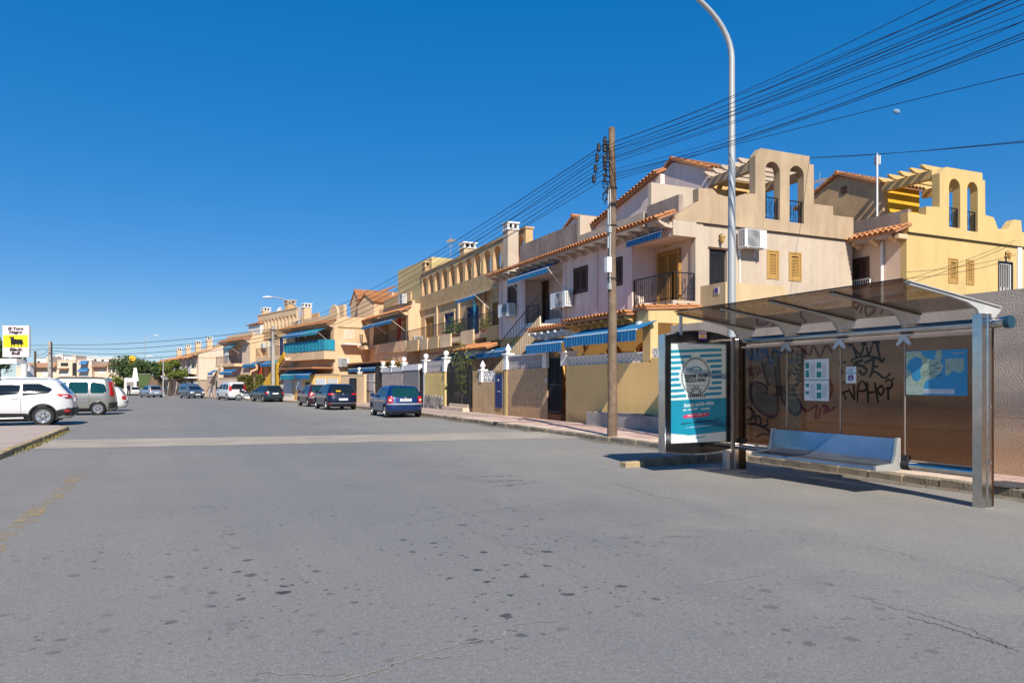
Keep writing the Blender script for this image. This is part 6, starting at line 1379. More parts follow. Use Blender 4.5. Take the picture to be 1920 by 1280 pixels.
wall_run('plain peach garden wall with a narrow barred opening left of the white van', 82.1, 92, 2.3, 'pale_peach', panels=[(.35, .42, .5, 1.8, 'dark_void'), (.6, .95, .0, 1.7, 'far_peach')])
wall_run('peach garden wall with grey doors behind the parked minivan', 92.1, 101, 2.6, 'pale_peach', panels=[(.1, .18, .3, 2.1, 'dark_void'), (.3, .5, .1, 2.2, 'grey_board'), (.58, .8, .2, 1.8, 'far_white')])
wall_run('beige boarded fence wall behind the pale blue hatchback', 101.1, 108, 2.2, 'yellow_stucco', panels=[(.1+.2*k, .22+.2*k, .05, 2.1, 'pale_peach') for k in range(4)])
wall_run('white entrance wall with dark gateposts at the far bend', 108.1, 117, 2.0, 'far_white', panels=[(.2, .32, .1, 2.2, 'dark_void'), (.6, .75, .1, 2.2, 'slate')])
# ---- concrete planter box beside the wooden pole
pa, pb_ = atG(1118, 796, .11), atG(1245, 811, .11)
pl = thing('concrete_trough', 'low stained concrete trough against the yellow wall behind the wooden pole', 'trough', (12.4, pb_.y, .1), 0)
b = MB(); Ly = pa.y-pb_.y; b.prism(rect(0, .48, 0, Ly), 0, .46, lambda u, v, w_: (u, v, w_), [rect(.07, .41, .08, Ly-.08)]); b.build('trough_wall', 'concrete', pl); b = MB(); b.box(.07, .41, .08, Ly-.08, 0, .38); b.build('trough_soil', 'earth', pl)
b = MB(); b.box(-.02, .3, Ly*.2, Ly*.55, .47, .50); b.build('loose_board', 'slate', pl)

# ------------------------------------------------------------------ poles, lamps, cables
P1 = atG(1148, 820, .11); P1.x = 10.42; P1 = Vector((10.42, atX(1148, 780, 10.42).y, .11))
def wood_mat():
    return mat('pole_wood', (0.16, 0.11, 0.075), 0.92, col2=(0.27, 0.195, 0.135), ns=5.0, bs=30, bst=0.9, streak=0.8, stain=(6.0, 0.5, (0.10, 0.07, 0.05)))
wood_mat()
up_ = thing('utility_pole', 'weathered wooden utility pole standing on the pavement before the yellow wall', 'utility pole', P1)
b = MB(); top = atX(1147.5, 240, 10.42).z-.11; n = 14
b.tube([(.012*math.sin(k*1.3), .015*math.cos(k*.9), top*k/n-.1*(k == 0)) for k in range(n+1)], [lerp(.135, .085, k/n)*(1+.03*math.sin(k*2.7)) for k in range(n+1)], 14); b.build('pole_shaft', 'pole_wood', up_, smooth=True)
zs_ = [atX(1147, y, 10.42).z-.11 for y in (268, 274, 281.5, 287, 299, 306, 314, 321, 333, 343)]
b = MB()
for k, z in enumerate(zs_): b.tube([(-.09, 0, z), (-.26, -.02, z+.02)], .018, 6); b.lathe([(.02, -.05), (.05, -.03), (.05, .03), (.025, .06)], 8, lambda a, c, d, z=z: (-.24+a, c, z+.03+d))
b.build('insulators', 'plastic_black', up_)
b = MB()
for k in range(10): b.tube([(-.14-.12*abs(math.sin(q*.5+k)), .07*math.cos(q*.7+k), zs_[0]+.12-.16*k+.07*math.sin(q*.9)-.03*q) for q in range(12)], .015, 5)
for k in range(4): b.lathe([(.02, -.12), (.05, -.08), (.05, .08), (.02, .12)], 8, lambda a, c, d, k=k: (-.42-.05*k+a, c, zs_[2]-.28*k+d))
b.build('cable_loops', 'cable', up_)
b = MB(); b.tube([(-.105, -.06, 3.9), (-.10, -.06, zs_[-1]-.2)], .022, 6); b.tube([(-.11, .02, 5.0), (-.10, .02, zs_[-1]-.1)], .03, 6)
for z in (3.9, 5.4): b.box(-.17, -.08, -.1, .02, z, z+.16)
b.build('riser_conduit', 'lamp_grey', up_)
b = MB()
for z in (4.2, 5.6, zs_[-1]-.15): b.tube([(.135*math.cos(q*.63), .135*math.sin(q*.63), z) for q in range(11)], .012, 5)
b.build('pole_bands', 'black_iron', up_)
b = MB(); b.box(-.22, -.08, -.10, .04, 4.35, 4.75); b.build('junction_box', 'ac_white', up_)
# far poles
Pf = atT(512, 700, 66); zf = gz(Pf.y)
fp = thing('concrete_pole', 'pale concrete utility pole with cables in front of the far arcaded house', 'utility pole', (Pf.x, Pf.y, zf)); hf = atT(512, 610, 66).z-zf
b = MB(); b.prism([(-.16, 0), (.16, 0), (.10, hf), (-.10, hf)], -.12, .12, lambda u, v, w_: (u, w_, v)); b.build('pole_shaft', 'concrete', fp)
b = MB(); b.box(-.20, -.17, -.1, .1, 1.6, hf-.6); b.tube([(-.2, -.12, hf-1.2), (-.45, -.12, hf-1.4)], .1, 6); b.tube([(.1, -.1, hf-.9), (.35, -.1, hf-1.0)], .09, 6); b.box(-.35, .35, -.16, -.12, hf-.5, hf-.4); b.build('pole_hardware', 'plastic_black', fp)
Pl = atT(94, 700, 90); lpz = gz(Pl.y); b = MB(); hl = atT(94, 640, 90).z-lpz
lpo_ = thing('concrete_pole', 'square concrete utility pole rising behind the white car roofs on the left', 'utility pole', (Pl.x, Pl.y, lpz)); b.prism([(-.24, 0), (.24, 0), (.17, hl), (-.17, hl)], -.17, .17, lambda u, v, w_: (u*CS+w_*SN, -u*SN+w_*CS, v)); b.build('pole_shaft', 'concrete', lpo_)
b = MB(); b.tube([(.2, -.1, hl-.1), (.24, -.1, 1.2)], .05, 6)
for k in range(5): b.box(-.04, .08, -.22, -.17, hl-1.6-k*.9, hl-1.42-k*.9)
b.build('pole_hardware', 'plastic_black', lpo_)
Ps = atT(66, 700, 80); b = MB(); hs_ = atT(66, 658, 80).z-gz(Ps.y); spo = thing('wooden_post', 'thin dark wooden post between the black bull sign and the concrete pole', 'post', (Ps.x, Ps.y, gz(Ps.y))); b.tube([(0, 0, 0), (0, 0, hs_)], [.14, .11], 8); b.build('post_shaft', 'bark', spo); b = MB(); b.tube([(0, 0, hs_), (.5, -.2, hs_+.12)], .03, 5); b.build('bracket', 'lamp_grey', spo)
# street lamps
def street_lamp(label, x, y, z, arm, h, out=(-1, 0), r0=.098, group=None):
    o = thing('street_lamp', label, 'street lamp', (x, y, z)); pts = []; rs_ = []
    zs0 = h*.86
    for k in range(7): pts.append((0, 0, zs0*k/6)); rs_.append(lerp(r0, r0*.66, k/6))
    n = 14
    for k in range(1, n+1):
        a = R(95)*k/n; ax = arm*.86; rr = h-zs0
        pts.append((out[0]*ax*(1-math.cos(a))*.98, out[1]*ax*(1-math.cos(a))*.98, zs0+rr*math.sin(a))); rs_.append(lerp(r0*.66, r0*.36, k/n))
    b = MB(); b.tube(pts, rs_, 14); b.build('lamp_post', 'lamp_grey', o, smooth=True)
    e = Vector(pts[-1]); d = Vector((*out, -.06)).normalized(); b = MB(); side = Vector((-out[1], out[0], 0)); n = 10; L = .85
    for k in range(n+1):
        t = k/n; wd_ = .02+.15*math.sin(math.pi*min(1, t*.86+.10))**.8; c = e+d*(L*t-.08)
        for q in range(10): a = 2*math.pi*q/10; b.v.append(tuple(c+side*wd_*math.cos(a)+Vector((0, 0, 1))*wd_*.62*math.sin(a)))
    for k in range(n):
        for q in range(10): b.f.append((k*10+q, k*10+(q+1) % 10, (k+1)*10+(q+1) % 10, (k+1)*10+q))
    b.build('lamp_head', 'white_metal', o, smooth=True); b = MB(); b.box(-.13, .13, -.13, .13, 0, .6); b.build('lamp_base', 'lamp_grey', o); return o
LA = atX(1372, 600, 10.75); street_lamp('tall grey street lamp rising behind the bus shelter and curving out of frame', 10.75, LA.y, .11, 2.7, 9.75)
L2p = atT(561, 748, 67); street_lamp('grey street lamp with curved arm standing behind the red car', L2p.x, L2p.y, gz(L2p.y), 2.9, atT(556, 561, 67).z-gz(L2p.y), (-.97, -.23), .13)
L3 = atT(306, 735, 98); street_lamp('pale distant lamp post beside the brown thatched shelter', L3.x, L3.y, gz(L3.y), 1.6, atT(306, 668, 98).z-gz(L3.y), (-.9, -.4), .10)
L4 = atT(271, 735, 125); street_lamp('very distant street lamp whose pale head stands above the far roofs', L4.x, L4.y, gz(L4.y), 1.6, atT(271, 628, 125).z-gz(L4.y), (1, .2), .07)
# cables
def cable(label, pts, r_, group, name='overhead_cable'):
    o = MB().tube(pts, r_, 5).build(name, 'cable'); tag(o, label, 'cable', group); return o
RW = [((268, 211), (1755, 0)), ((274, 217), (1845, 0)), ((281.5, 226), (1868, 0)), ((283, 229), (1885, 0)), ((287, 240), (1905, 0)), ((299, 247), (1920, 5)), ((300, 252), (1920, 27)), ((306, 256), (1920, 40)), ((321, 283), (1920, 48)), ((333, 291), (1920, 75)), ((343, 297), (1920, 81)), ((335, 292), (1920, 138)), ((277, 222), (1815, 0)), ((291, 236), (1895, 0)), ((302, 249), (1920, 16)), ((326, 287), (1920, 62))]
ORD = ['topmost', 'second from the top', 'third from the top', 'fourth from the top', 'fifth from the top', 'sixth from the top', 'seventh from the top', 'eighth from the top', 'ninth from the top', 'seventh from the bottom', 'sixth from the bottom', 'fifth from the bottom', 'fourth from the bottom', 'third from the bottom', 'second from the bottom', 'lowest']
RW.sort(key=lambda q: q[0][0])
for k, ((ya, yb), (xe, ye)) in enumerate(RW):
    A, B, C = atX(1145, ya, 10.42), atX(1300, yb, 10.42), atX(xe, ye, 10.42)
    def zq(Y): return A.z*(Y-B.y)*(Y-C.y)/((A.y-B.y)*(A.y-C.y))+B.z*(Y-A.y)*(Y-C.y)/((B.y-A.y)*(B.y-C.y))+C.z*(Y-A.y)*(Y-B.y)/((C.y-A.y)*(C.y-B.y))
    cable('overhead cable right of the wooden pole, '+ORD[k]+' at the pole', [(10.42-.12*(k % 2), lerp(A.y, -1.0, j/24), zq(lerp(A.y, -1.0, j/24))) for j in range(25)], (.0065, .0045, .0075, .005, .006)[k % 5], 'overhead cables right of the wooden pole')
for k in range(9):
    za = zs_[k]+.11; zb_ = zf+hf-.2-.16*k; pts = []
    for j in range(31):
        t = j/30; pts.append((lerp(10.3, Pf.x, t), lerp(P1.y, Pf.y, t), lerp(za, zb_, t)-(.9+.12*(k % 4))*4*t*(1-t)))
    cable('overhead cable left of the wooden pole, '+(ORD[k] if k < 8 else 'lowest')+' at the pole', pts, 0.008 if k % 3 else .011, 'overhead cables left of the wooden pole')
for k in range(4):
    a = Vector((Pf.x, Pf.y, zf+hf-.3-.3*k)); c = Vector((Pl.x, Pl.y, lpz+hl-.4-.35*k)); cable('thin cable across the far sky between the concrete poles, '+('highest', 'second highest', 'second lowest', 'lowest')[k]+' of four', [tuple(a.lerp(c, j/24)-Vector((0, 0, (.5+.25*k)*4*(j/24)*(1-j/24)))) for j in range(25)], .026, 'overhead cables across the far sky')
for k, (dx_, dz_) in enumerate(((-14, .15), (-14, -.5))):
    a = Vector((Pl.x, Pl.y, lpz+hl-.5-.45*k)); cable('thin dark cable running behind the bull sign, '+('upper', 'lower')[k]+' of two', [tuple(a+Vector((dx_*j/12, -4*j/12, dz_*j/12-.15*math.sin(math.pi*j/12)))) for j in range(13)], .024, 'overhead cables behind the bull sign')
for k in range(2):
    a = Vector((Pl.x, Pl.y, lpz+hl-.7-.6*k)); c = Vector((Ps.x, Ps.y, gz(Ps.y)+hs_-.3-.2*k)); cable('slack dark cable from the concrete pole to the thin wooden post, '+('upper', 'lower')[k]+' of two', [tuple(a.lerp(c, j/14)-Vector((0, 0, .5*4*(j/14)*(1-j/14)))) for j in range(15)], .022, 'slack cables by the wooden post')
for k in range(2):
    a = atY(1518, 297-k*2, 19.55); c = atX(1925, 264+k*2.5, 17); cable('thin cable from the arched screen to the right edge, '+('upper', 'lower')[k]+' of two', [tuple(a.lerp(c, j/10)-Vector((0, 0, .05*math.sin(math.pi*j/10)))) for j in range(11)], .008, 'cables right of the arched screen')
for k, (pa_, pb2) in enumerate((((1905, 478), (1700, 510)), ((1905, 450), (1640, 540)))):
    a, c = atY(*pa_, 17.4), atY(*pb2, 17.35); cable('thin wire slung across the yellow house wall, '+('flatter', 'steeper')[k]+' of two', [tuple(a.lerp(c, j/8)-Vector((0, 0, .12*math.sin(math.pi*j/8)))) for j in range(9)], .008, 'wires on the yellow house wall')
# drop wires from far pole across the ochre house
for k in range(4):
    a = Vector((Pf.x, Pf.y, zf+hf-1.0-.25*k)); c = fr6.o+fr6.n*.2+fr6.d*(.3)+Vector((0, 0, zE6-.4-.5*k)); cable('drop wire from the far concrete pole to the ochre house, '+('highest', 'second highest', 'second lowest', 'lowest')[k]+' of four', [tuple(a.lerp(c, j/10)-Vector((0, 0, .35*math.sin(math.pi*j/10)))) for j in range(11)], .014, 'drop wires to the ochre house')

# ------------------------------------------------------------------ black bull sign and white bar terrace
tb = 44.0
def bar_frame(px_): p = atT(px_, HY, tb); return p
a, c = bar_frame(50), bar_frame(-60); a.z = c.z = gz(50); d = c-a; ang = math.degrees(math.atan2(-d.x, d.y)); fb = Frame(a.x, a.y, ang, gz(50))
bar = fb.thing('bar_terrace', 'white bar terrace with a thick flat beam and round columns at the left edge', 'building')
zt_, zu_ = fb.sz(25, 672)[1], fb.sz(25, 682)[1]; Lb = d.length
boxp(bar, 'roof_beam', 'far_white', .62, Lb, -.95, .0, zu_, zt_)
s0, s1 = fb.sz(51, 700, -.35)[0]+.02, fb.sz(40, 700, -.35)[0]; b = MB(); b.tube([((s0+s1)/2, -.35, 0), ((s0+s1)/2, -.35, zu_-.002)], (s1-s0)/2, 16); b.build('column', 'far_white', bar, smooth=True)
b = MB(); b.tube([(Lb-.4, -.35, 0), (Lb-.4, -.35, zu_-.002)], .2, 16); b.build('column', 'far_white', bar, smooth=True)
boxp(bar, 'side_wall', 'grey_board', 2.4, Lb, -3.0, -2.8, 0, 1.5)
for k in range(3): b = MB(); u = fb.sz(21+6*k, 690)[0]; b.prism([(u-.13, 1.55), (u+.13, 1.55), (u+.03, zu_-.05), (u-.03, zu_-.05)], -.2, .2, lambda p, q, r_: (p, -1.2+r_, q)); b.build('folded_parasol', 'white_paint', bar)
b = MB(); b.box(.7, 2.2, -.9, -.86, .0, 1.5)
b.build('windbreak', 'lilac_block', bar)
sg0 = fb.rc(5.5, 611.5, 53, 668, -.5); sgn = fb.thing('bar_sign', 'tall pink and yellow bar sign with a black bull on the left roof', 'sign')
x0, x1, z0, z1 = sg0; boxp(sgn, 'sign_board', 'sign_pink', x0, x1, -.66, -.5, z0, z1); boxp(sgn, 'sign_frame', 'far_white', x0-.04, x1+.04, -.68, -.52, z0-.04, z1+.04)
boxp(sgn, 'yellow_field', 'sign_yellow', x0+.02, x1-.02, -.499, -.495, lerp(z1, z0, .70), lerp(z1, z0, .29))
for s_ in (.25, .75): b = MB(); u = lerp(x0, x1, s_); b.box(u-.04, u+.04, -.64, -.56, zt_, z0-.042); b.build('sign_leg', 'lamp_grey', sgn)
bull = [(.21, .33), (.26, .345), (.30, .355), (.36, .35), (.44, .335), (.46, .345), (.43, .36), (.42, .375), (.46, .42), (.55, .435), (.70, .43), (.77, .445), (.79, .50), (.80, .55), (.82, .58), (.80, .62), (.77, .61), (.76, .58), (.74, .61), (.76, .66), (.74, .685), (.72, .685), (.72, .65), (.68, .60), (.62, .60), (.63, .64), (.60, .69), (.58, .69), (.59, .64), (.57, .60), (.48, .60), (.46, .63), (.47, .69), (.44, .69), (.43, .63), (.38, .60), (.36, .63), (.35, .685), (.32, .685), (.33, .62), (.31, .55), (.31, .46), (.31, .41), (.27, .395), (.28, .375), (.24, .36)]
b = MB(); b.prism([(lerp(x1, x0, u), lerp(z1, z0, v)) for u, v in bull], -.494, -.488, lambda p, q, r_: (p, r_, q)); b.build('bull_silhouette', 'paint_black', sgn)
for body, v, sz_ in (('El Toro', .085, .235), ('Negro', .20, .235), ('Black', .775, .27), ('Bull', .90, .27)):
    me = text_mesh(body, sz_, 'paint_black', .12, .05, 1.3); put('lettering', me, sgn, ((x0+x1)/2, -.490, lerp(z1, z0, v)), (R(90), 0, R(180)))

# ------------------------------------------------------------------ trees, hedges, thatched shelter, dustbins
def tree(name, label, px_, t, r_, zc_, h, m_, n=3600, leaf=.30, seed=1, flat=.8):
    p = atT(px_, 720, t); z = gz(p.y); o = thing(name, label, 'tree', (p.x, p.y, z)); b = MB()
    b.tube([(0, 0, 0), (.1, .05, zc_*.5), (0, .1, zc_)], [.22, .17, .11], 8); rnd = random.Random(seed)
    for k in range(7): a = 6.28*k/7+.3; b.tube([(0, .05, zc_*.6), (r_*.4*math.cos(a), r_*.4*math.sin(a), zc_*.85), (r_*.75*math.cos(a), r_*.75*math.sin(a), zc_+rnd.uniform(-.3, .6))], [.09, .06, .02], 5)
    b.build('trunk', 'bark', o)
    cl = []
    for k in range(26):
        v = Vector((rnd.gauss(0, 1), rnd.gauss(0, 1), rnd.gauss(0, .8))).normalized()*rnd.uniform(.45, 1.0); cl.append((Vector((v.x*r_*.85, v.y*r_*.85, zc_+v.z*h*flat)), r_*rnd.uniform(.18, .34)))
    def fn(q): c, rr = q.choice(cl); v = Vector((q.gauss(0, 1), q.gauss(0, 1), q.gauss(0, .8))).normalized()*rr*q.uniform(.5, 1.05); return c+v
    f = MB(); leaf_cloud(f, n, fn, leaf, seed); f.build('crown', m_, o, fix=False)
tree('spreading_tree', 'broad dark green tree over the white entrance at the far bend', 250, 116, 3.9, 4.3, 1.6, 'leaf_dark', 4200, .34, 3, .9)
tree('round_shrub', 'bright green rounded tree left of the far white entrance', 219, 112, 1.7, 2.0, 1.5, 'leaf_bright', 2200, .26, 4)
tree('garden_tree', 'yellow-green garden tree behind the distant lamp post', 318, 104, 1.7, 4.0, 1.5, 'leaf_bright', 2200, .26, 5)
tree('garden_tree', 'low yellow-green tree above the beige fence, right of the lamp post', 338, 103, 1.8, 3.0, 1.0, 'leaf_bright', 2000, .26, 6)
tree('garden_tree', 'small olive-green tree in front of the gabled terrace', 296, 106, 1.3, 3.9, 1.4, 'leaf_dark', 1600, .26, 8)
tree('garden_tree', 'small green tree between the concrete pole and the far low house', 178, 128, 1.4, 1.9, 1.2, 'leaf_dark', 1600, .28, 9)
tree('garden_tree', 'green tree behind the bar sign at the left edge', -4, 75, 3.0, 5.0, 1.8, 'leaf_dark', 3000, .30, 10)
tree('garden_tree', 'low dry shrub beside the white bar column', 57, 66, 1.0, 1.2, 1.0, 'leaf_dark', 1400, .22, 12)
def palm(label, px_, t, ytop):
    p = atT(px_, 720, t); z = gz(p.y); o = thing('palm_tree', label, 'tree', (p.x, p.y, z)); h = atT(px_, ytop, t).z-z; b = MB(); b.tube([(0, 0, 0), (.15, 0, h*.5), (0, 0, h)], [.25, .2, .18], 8); b.build('trunk', 'bark', o); f = MB(); rnd = random.Random(2)
    for k in range(26):
        a = 6.28*k/26+rnd.uniform(-.1, .1); e = rnd.uniform(-.2, 1.0); L = 2.0
        pts = [Vector((math.cos(a)*L*q/8, math.sin(a)*L*q/8, h+e*1.2*(q/8)-1.4*(q/8)**2)) for q in range(9)]
        for q in range(1, 9):
            for sg in (-1, 1): w_ = Vector((-math.sin(a)*sg, math.cos(a)*sg, -.5))*.35; f.add([pts[q-1], pts[q], pts[q]+w_], [(0, 1, 2)])
    f.build('crown', 'leaf_dark', o, fix=False)
palm('distant palm standing above the roofs at the end of the street', 241, 150, 668)
fl = atT(247, 690, 146); bl = thing('yellow_sign', 'orange-yellow tilted sign board on a far roof left of the gabled row', 'sign', (fl.x, fl.y, 0)); b = MB(); za, zb2_ = atT(247, 684, 146).z, atT(247, 668, 146).z; b.prism([(-.75, za), (.2, za-.3), (.9, lerp(za, zb2_, .8)), (.3, zb2_+.2), (-.5, zb2_)], -.06, .06, lambda u, v, w_: (u*CS, -u*SN+w_, v)); b.build('sign_board', 'amber', bl); b = MB(); b.box(-.06, .06, .07, .15, 0, za+.4); b.build('sign_post', 'lamp_grey', bl)
def hedge(label, y0, y1, z0, z1, off, m_='leaf_hedge', n=2600):
    a, c = Vector((wall_line(y0)+off, y0, gz(y0))), Vector((wall_line(y1)+off, y1, gz(y1))); o = thing('ivy_hedge', label, 'hedge', a); f = MB(); leaf_cloud(f, n, lambda q: (c-a)*q.random()+Vector((q.uniform(-.35, .25), q.uniform(-.1, .1), q.uniform(z0, z1)+q.uniform(-.08, .08))), .2, 5); f.build('foliage', m_, o, fix=False)
    b = MB(); b.tube([(0, 0, 0), (0, .2, z1*.8)], .05, 5); b.build('stem', 'bark', o)
hedge('dense ivy hedge hanging over the wall left of the white van', 77.8, 82.0, .9, 2.5, -.25); hedge('ivy hedge over the wall between the white van and the estate car', 74.2, 75.6, 1.0, 2.5, -.25, n=1300)
tp = atT(293, 735, 107); th_ = thing('thatched_shelter', 'brown thatched garden shelter behind the pale blue hatchback', 'shelter', (tp.x, tp.y, gz(tp.y))); b = MB(); b.lathe([(1.15, 1.2), (1.2, 1.5), (1.0, 2.2), (.65, 2.8), (.25, 3.1), (.02, 3.15)], 14); b.build('thatch_roof', 'thatch', th_); b = MB()
for a in (0.6, 2.2, 3.7, 5.3): b.tube([(.95*math.cos(a), .95*math.sin(a), 0), (.95*math.cos(a), .95*math.sin(a), 1.4)], .08, 6)
b.build('shelter_posts', 'bark', th_)
en = atT(252, 735, 112); eo = thing('entrance_kiosk', 'white entrance block with pointed top and dark doorway at the far bend', 'building', (en.x, en.y, gz(en.y))); b = MB(); b.box(-1.4, 1.4, .0, 1.4, 0, 2.7); b.prism([(-.3, 2.7), (.5, 2.7), (.3, 4.3), (-.1, 4.3)], .3, .9, lambda u, v, w_: (u, w_, v)); b.build('wall', 'far_white', eo); b = MB(); b.box(.3, 1.1, -.04, -.002, 0, 2.2); b.build('doorway', 'dark_void', eo); b = MB(); b.box(-1.1, -.1, -.04, -.002, 1.2, 2.1); b.build('hatch', 'slate', eo)
bn = atT(271, 735, 108); bo_ = thing('green_kiosk', 'dark green cabinet beside the far white entrance', 'cabinet', (bn.x, bn.y, gz(bn.y))); b = MB(); b.box(-.8, .8, 0, .9, 1.4, 3.2); b.box(-.7, .7, .1, .8, 0, 1.4); b.build('body', 'leaf_dark', bo_); b = MB(); b.box(-.85, .85, -.05, .95, 3.2, 3.3); b.build('lid', 'slate', bo_)
# daytime moon
mo_ = atT(1681, 209, 6000); b = MB(); rm = 6000*6.2/F; n = 20
b.lathe([(rm*math.sin(math.pi*k/12)+.01, rm*math.cos(math.pi*k/12)) for k in range(13)], 20)
mm_ = bpy.data.materials.new('moon'); mm_.use_nodes = True; N = mm_.node_tree.nodes; Lk = mm_.node_tree.links; bs_ = N['Principled BSDF']; bs_.inputs['Roughness'].default_value = 1; bs_.inputs['Specular IOR Level'].default_value = 0
tcn = N.new('ShaderNodeTexCoord'); nz_ = N.new('ShaderNodeTexNoise'); nz_.inputs['Scale'].default_value = .05; Lk.new(tcn.outputs['Object'], nz_.inputs[0]); cr_ = N.new('ShaderNodeValToRGB'); cr_.color_ramp.elements[0].color = (.16, .27, .42, 1); cr_.color_ramp.elements[1].color = (.24, .33, .45, 1); cr_.color_ramp.elements[0].position = .35; cr_.color_ramp.elements[1].position = .6; Lk.new(nz_.outputs[0], cr_.inputs[0]); Lk.new(cr_.outputs[0], bs_.inputs['Base Color']); MATS['moon'] = mm_
moon = b.build('moon', 'moon', None, smooth='all', loc=mo_); tag(moon, kind='structure'); moon.scale = (1, .35, .72); moon.rotation_euler = (0, R(28), -TH-R(28))

def shrub(label, px_, X, h, n=700, m_='leaf_bright', r_=.5):
    p = atX(px_, 740, X); o = thing('garden_shrub', label, 'shrub', (X, p.y, .1)); b = MB(); b.tube([(0, 0, 0), (.05, .05, h*.6)], .04, 5); b.build('stem', 'bark', o)
    f = MB(); leaf_cloud(f, n, lambda q: Vector((q.gauss(0, r_*.5), q.gauss(0, r_*.5), h*.35+abs(q.gauss(.35, .25))*h)), .16, int(px_)); f.build('foliage', m_, o, fix=False)
shrub('leafy green shrub growing behind the tall wrought-iron gate', 866, 13.7, 2.6, 900, 'leaf_bright', .6)
shrub('low leafy shrub showing above the wall left of the tall gate', 838, 13.8, 2.5, 500, 'leaf_dark', .5)
shrub('small dark shrub on the porch beside the striped awning', 1000, 14.2, 2.9, 400, 'leaf_dark', .4)
shrub('climbing plant hanging over the grey walls behind the blue hatchback', 735, 14.0, 2.8, 500, 'leaf_hedge', .7)
# ------------------------------------------------------------------ vehicles
def paint(name, col, metal=.3): mat(name, col, .32, metal, ns=.7, na=.03, coat=.8, spec=.5); return name
WHEEL = {}
def wheel_mesh(r_, wd_, far):
    k = (round(r_, 3), far)
    if k in WHEEL: return WHEEL[k]
    b = MB(); ri = r_*.66; n = 28 if not far else 16
    b.lathe([(ri, -wd_/2+.01), (ri*1.02, -wd_/2), (r_*.93, -wd_/2), (r_*.985, -wd_/2+.02), (r_, -wd_/4), (r_, wd_/4), (r_*.985, wd_/2-.02), (r_*.93, wd_/2), (ri*1.02, wd_/2), (ri, wd_/2-.01)], n, lambda a, c, d: (a, d, c), cap=False); ty = b.mesh('tyre', 'tyre', True)
    b = MB(); M = lambda a, c, d: (a, d, c)
    b.lathe([(ri, -wd_*.1), (ri, wd_*.44), (ri*.93, wd_*.44), (ri*.90, wd_*.22), (.02, wd_*.18)], n, M, cap=False)
    for q in range(5):
        a = 2*math.pi*q/5+.31
        for da in (-.17, .17):
            pts = [(ri*.18*math.cos(a+da*1.5)-.0, ri*.18*math.sin(a+da*1.5)), (ri*.95*math.cos(a+da-.07), ri*.95*math.sin(a+da-.07)), (ri*.95*math.cos(a+da+.07), ri*.95*math.sin(a+da+.07)), (ri*.2*math.cos(a+da*1.5+.4), ri*.2*math.sin(a+da*1.5+.4))]
            b.prism(pts, wd_*.25, wd_*.42, lambda u, v, w_: (u, w_, v))
    b.lathe([(ri*.26, wd_*.2), (ri*.26, wd_*.46), (.01, wd_*.48)], 12, M); rm_ = b.mesh('rim', 'rim')
    b = MB(); b.lathe([(ri*.9, wd_*.185), (ri*.9, wd_*.2), (.01, wd_*.2)], 16, M); dk = b.mesh('brake_disc', 'plastic_black')
    WHEEL[k] = (ty, rm_, dk); return WHEEL[k]
def catmull(T, z):
    i = 0
    while i < len(T)-2 and z > T[i+1][0]: i += 1
    p0, p1, p2, p3 = T[max(i-1, 0)], T[i], T[i+1], T[min(i+2, len(T)-1)]; t = (z-p1[0])/(p2[0]-p1[0]); out = []
    for j in (1, 2, 3):
        m1 = (p2[j]-p0[j])/(p2[0]-p0[0])*(p2[0]-p1[0]) if p2[0] != p0[0] else 0; m2 = (p3[j]-p1[j])/(p3[0]-p1[0])*(p2[0]-p1[0]) if p3[0] != p1[0] else 0
        v = (2*t**3-3*t*t+1)*p1[j]+(t**3-2*t*t+t)*m1+(-2*t**3+3*t*t)*p2[j]+(t**3-t*t)*m2; lo, hi = min(p1[j], p2[j]), max(p1[j], p2[j]); out.append(min(max(v, lo-.01), hi+.01))
    return out
NX, NY = 18.0, 3.6
def uy(x): return max(0.0, 1-abs(x)**NX)**(1/NY)
def ux(y): return max(0.0, 1-abs(y)**NY)**(1/NX)
yc_ = uy(.965)
side_x = [-.965+1.93*k/22 for k in range(23)]; end_y = [-yc_+2*yc_*k/12 for k in range(1, 12)]
UNIT = [(x, uy(x)) for x in reversed(side_x)]+[(-ux(y), y) for y in reversed(end_y)]+[(x, -uy(x)) for x in side_x]+[(ux(y), y) for y in end_y]
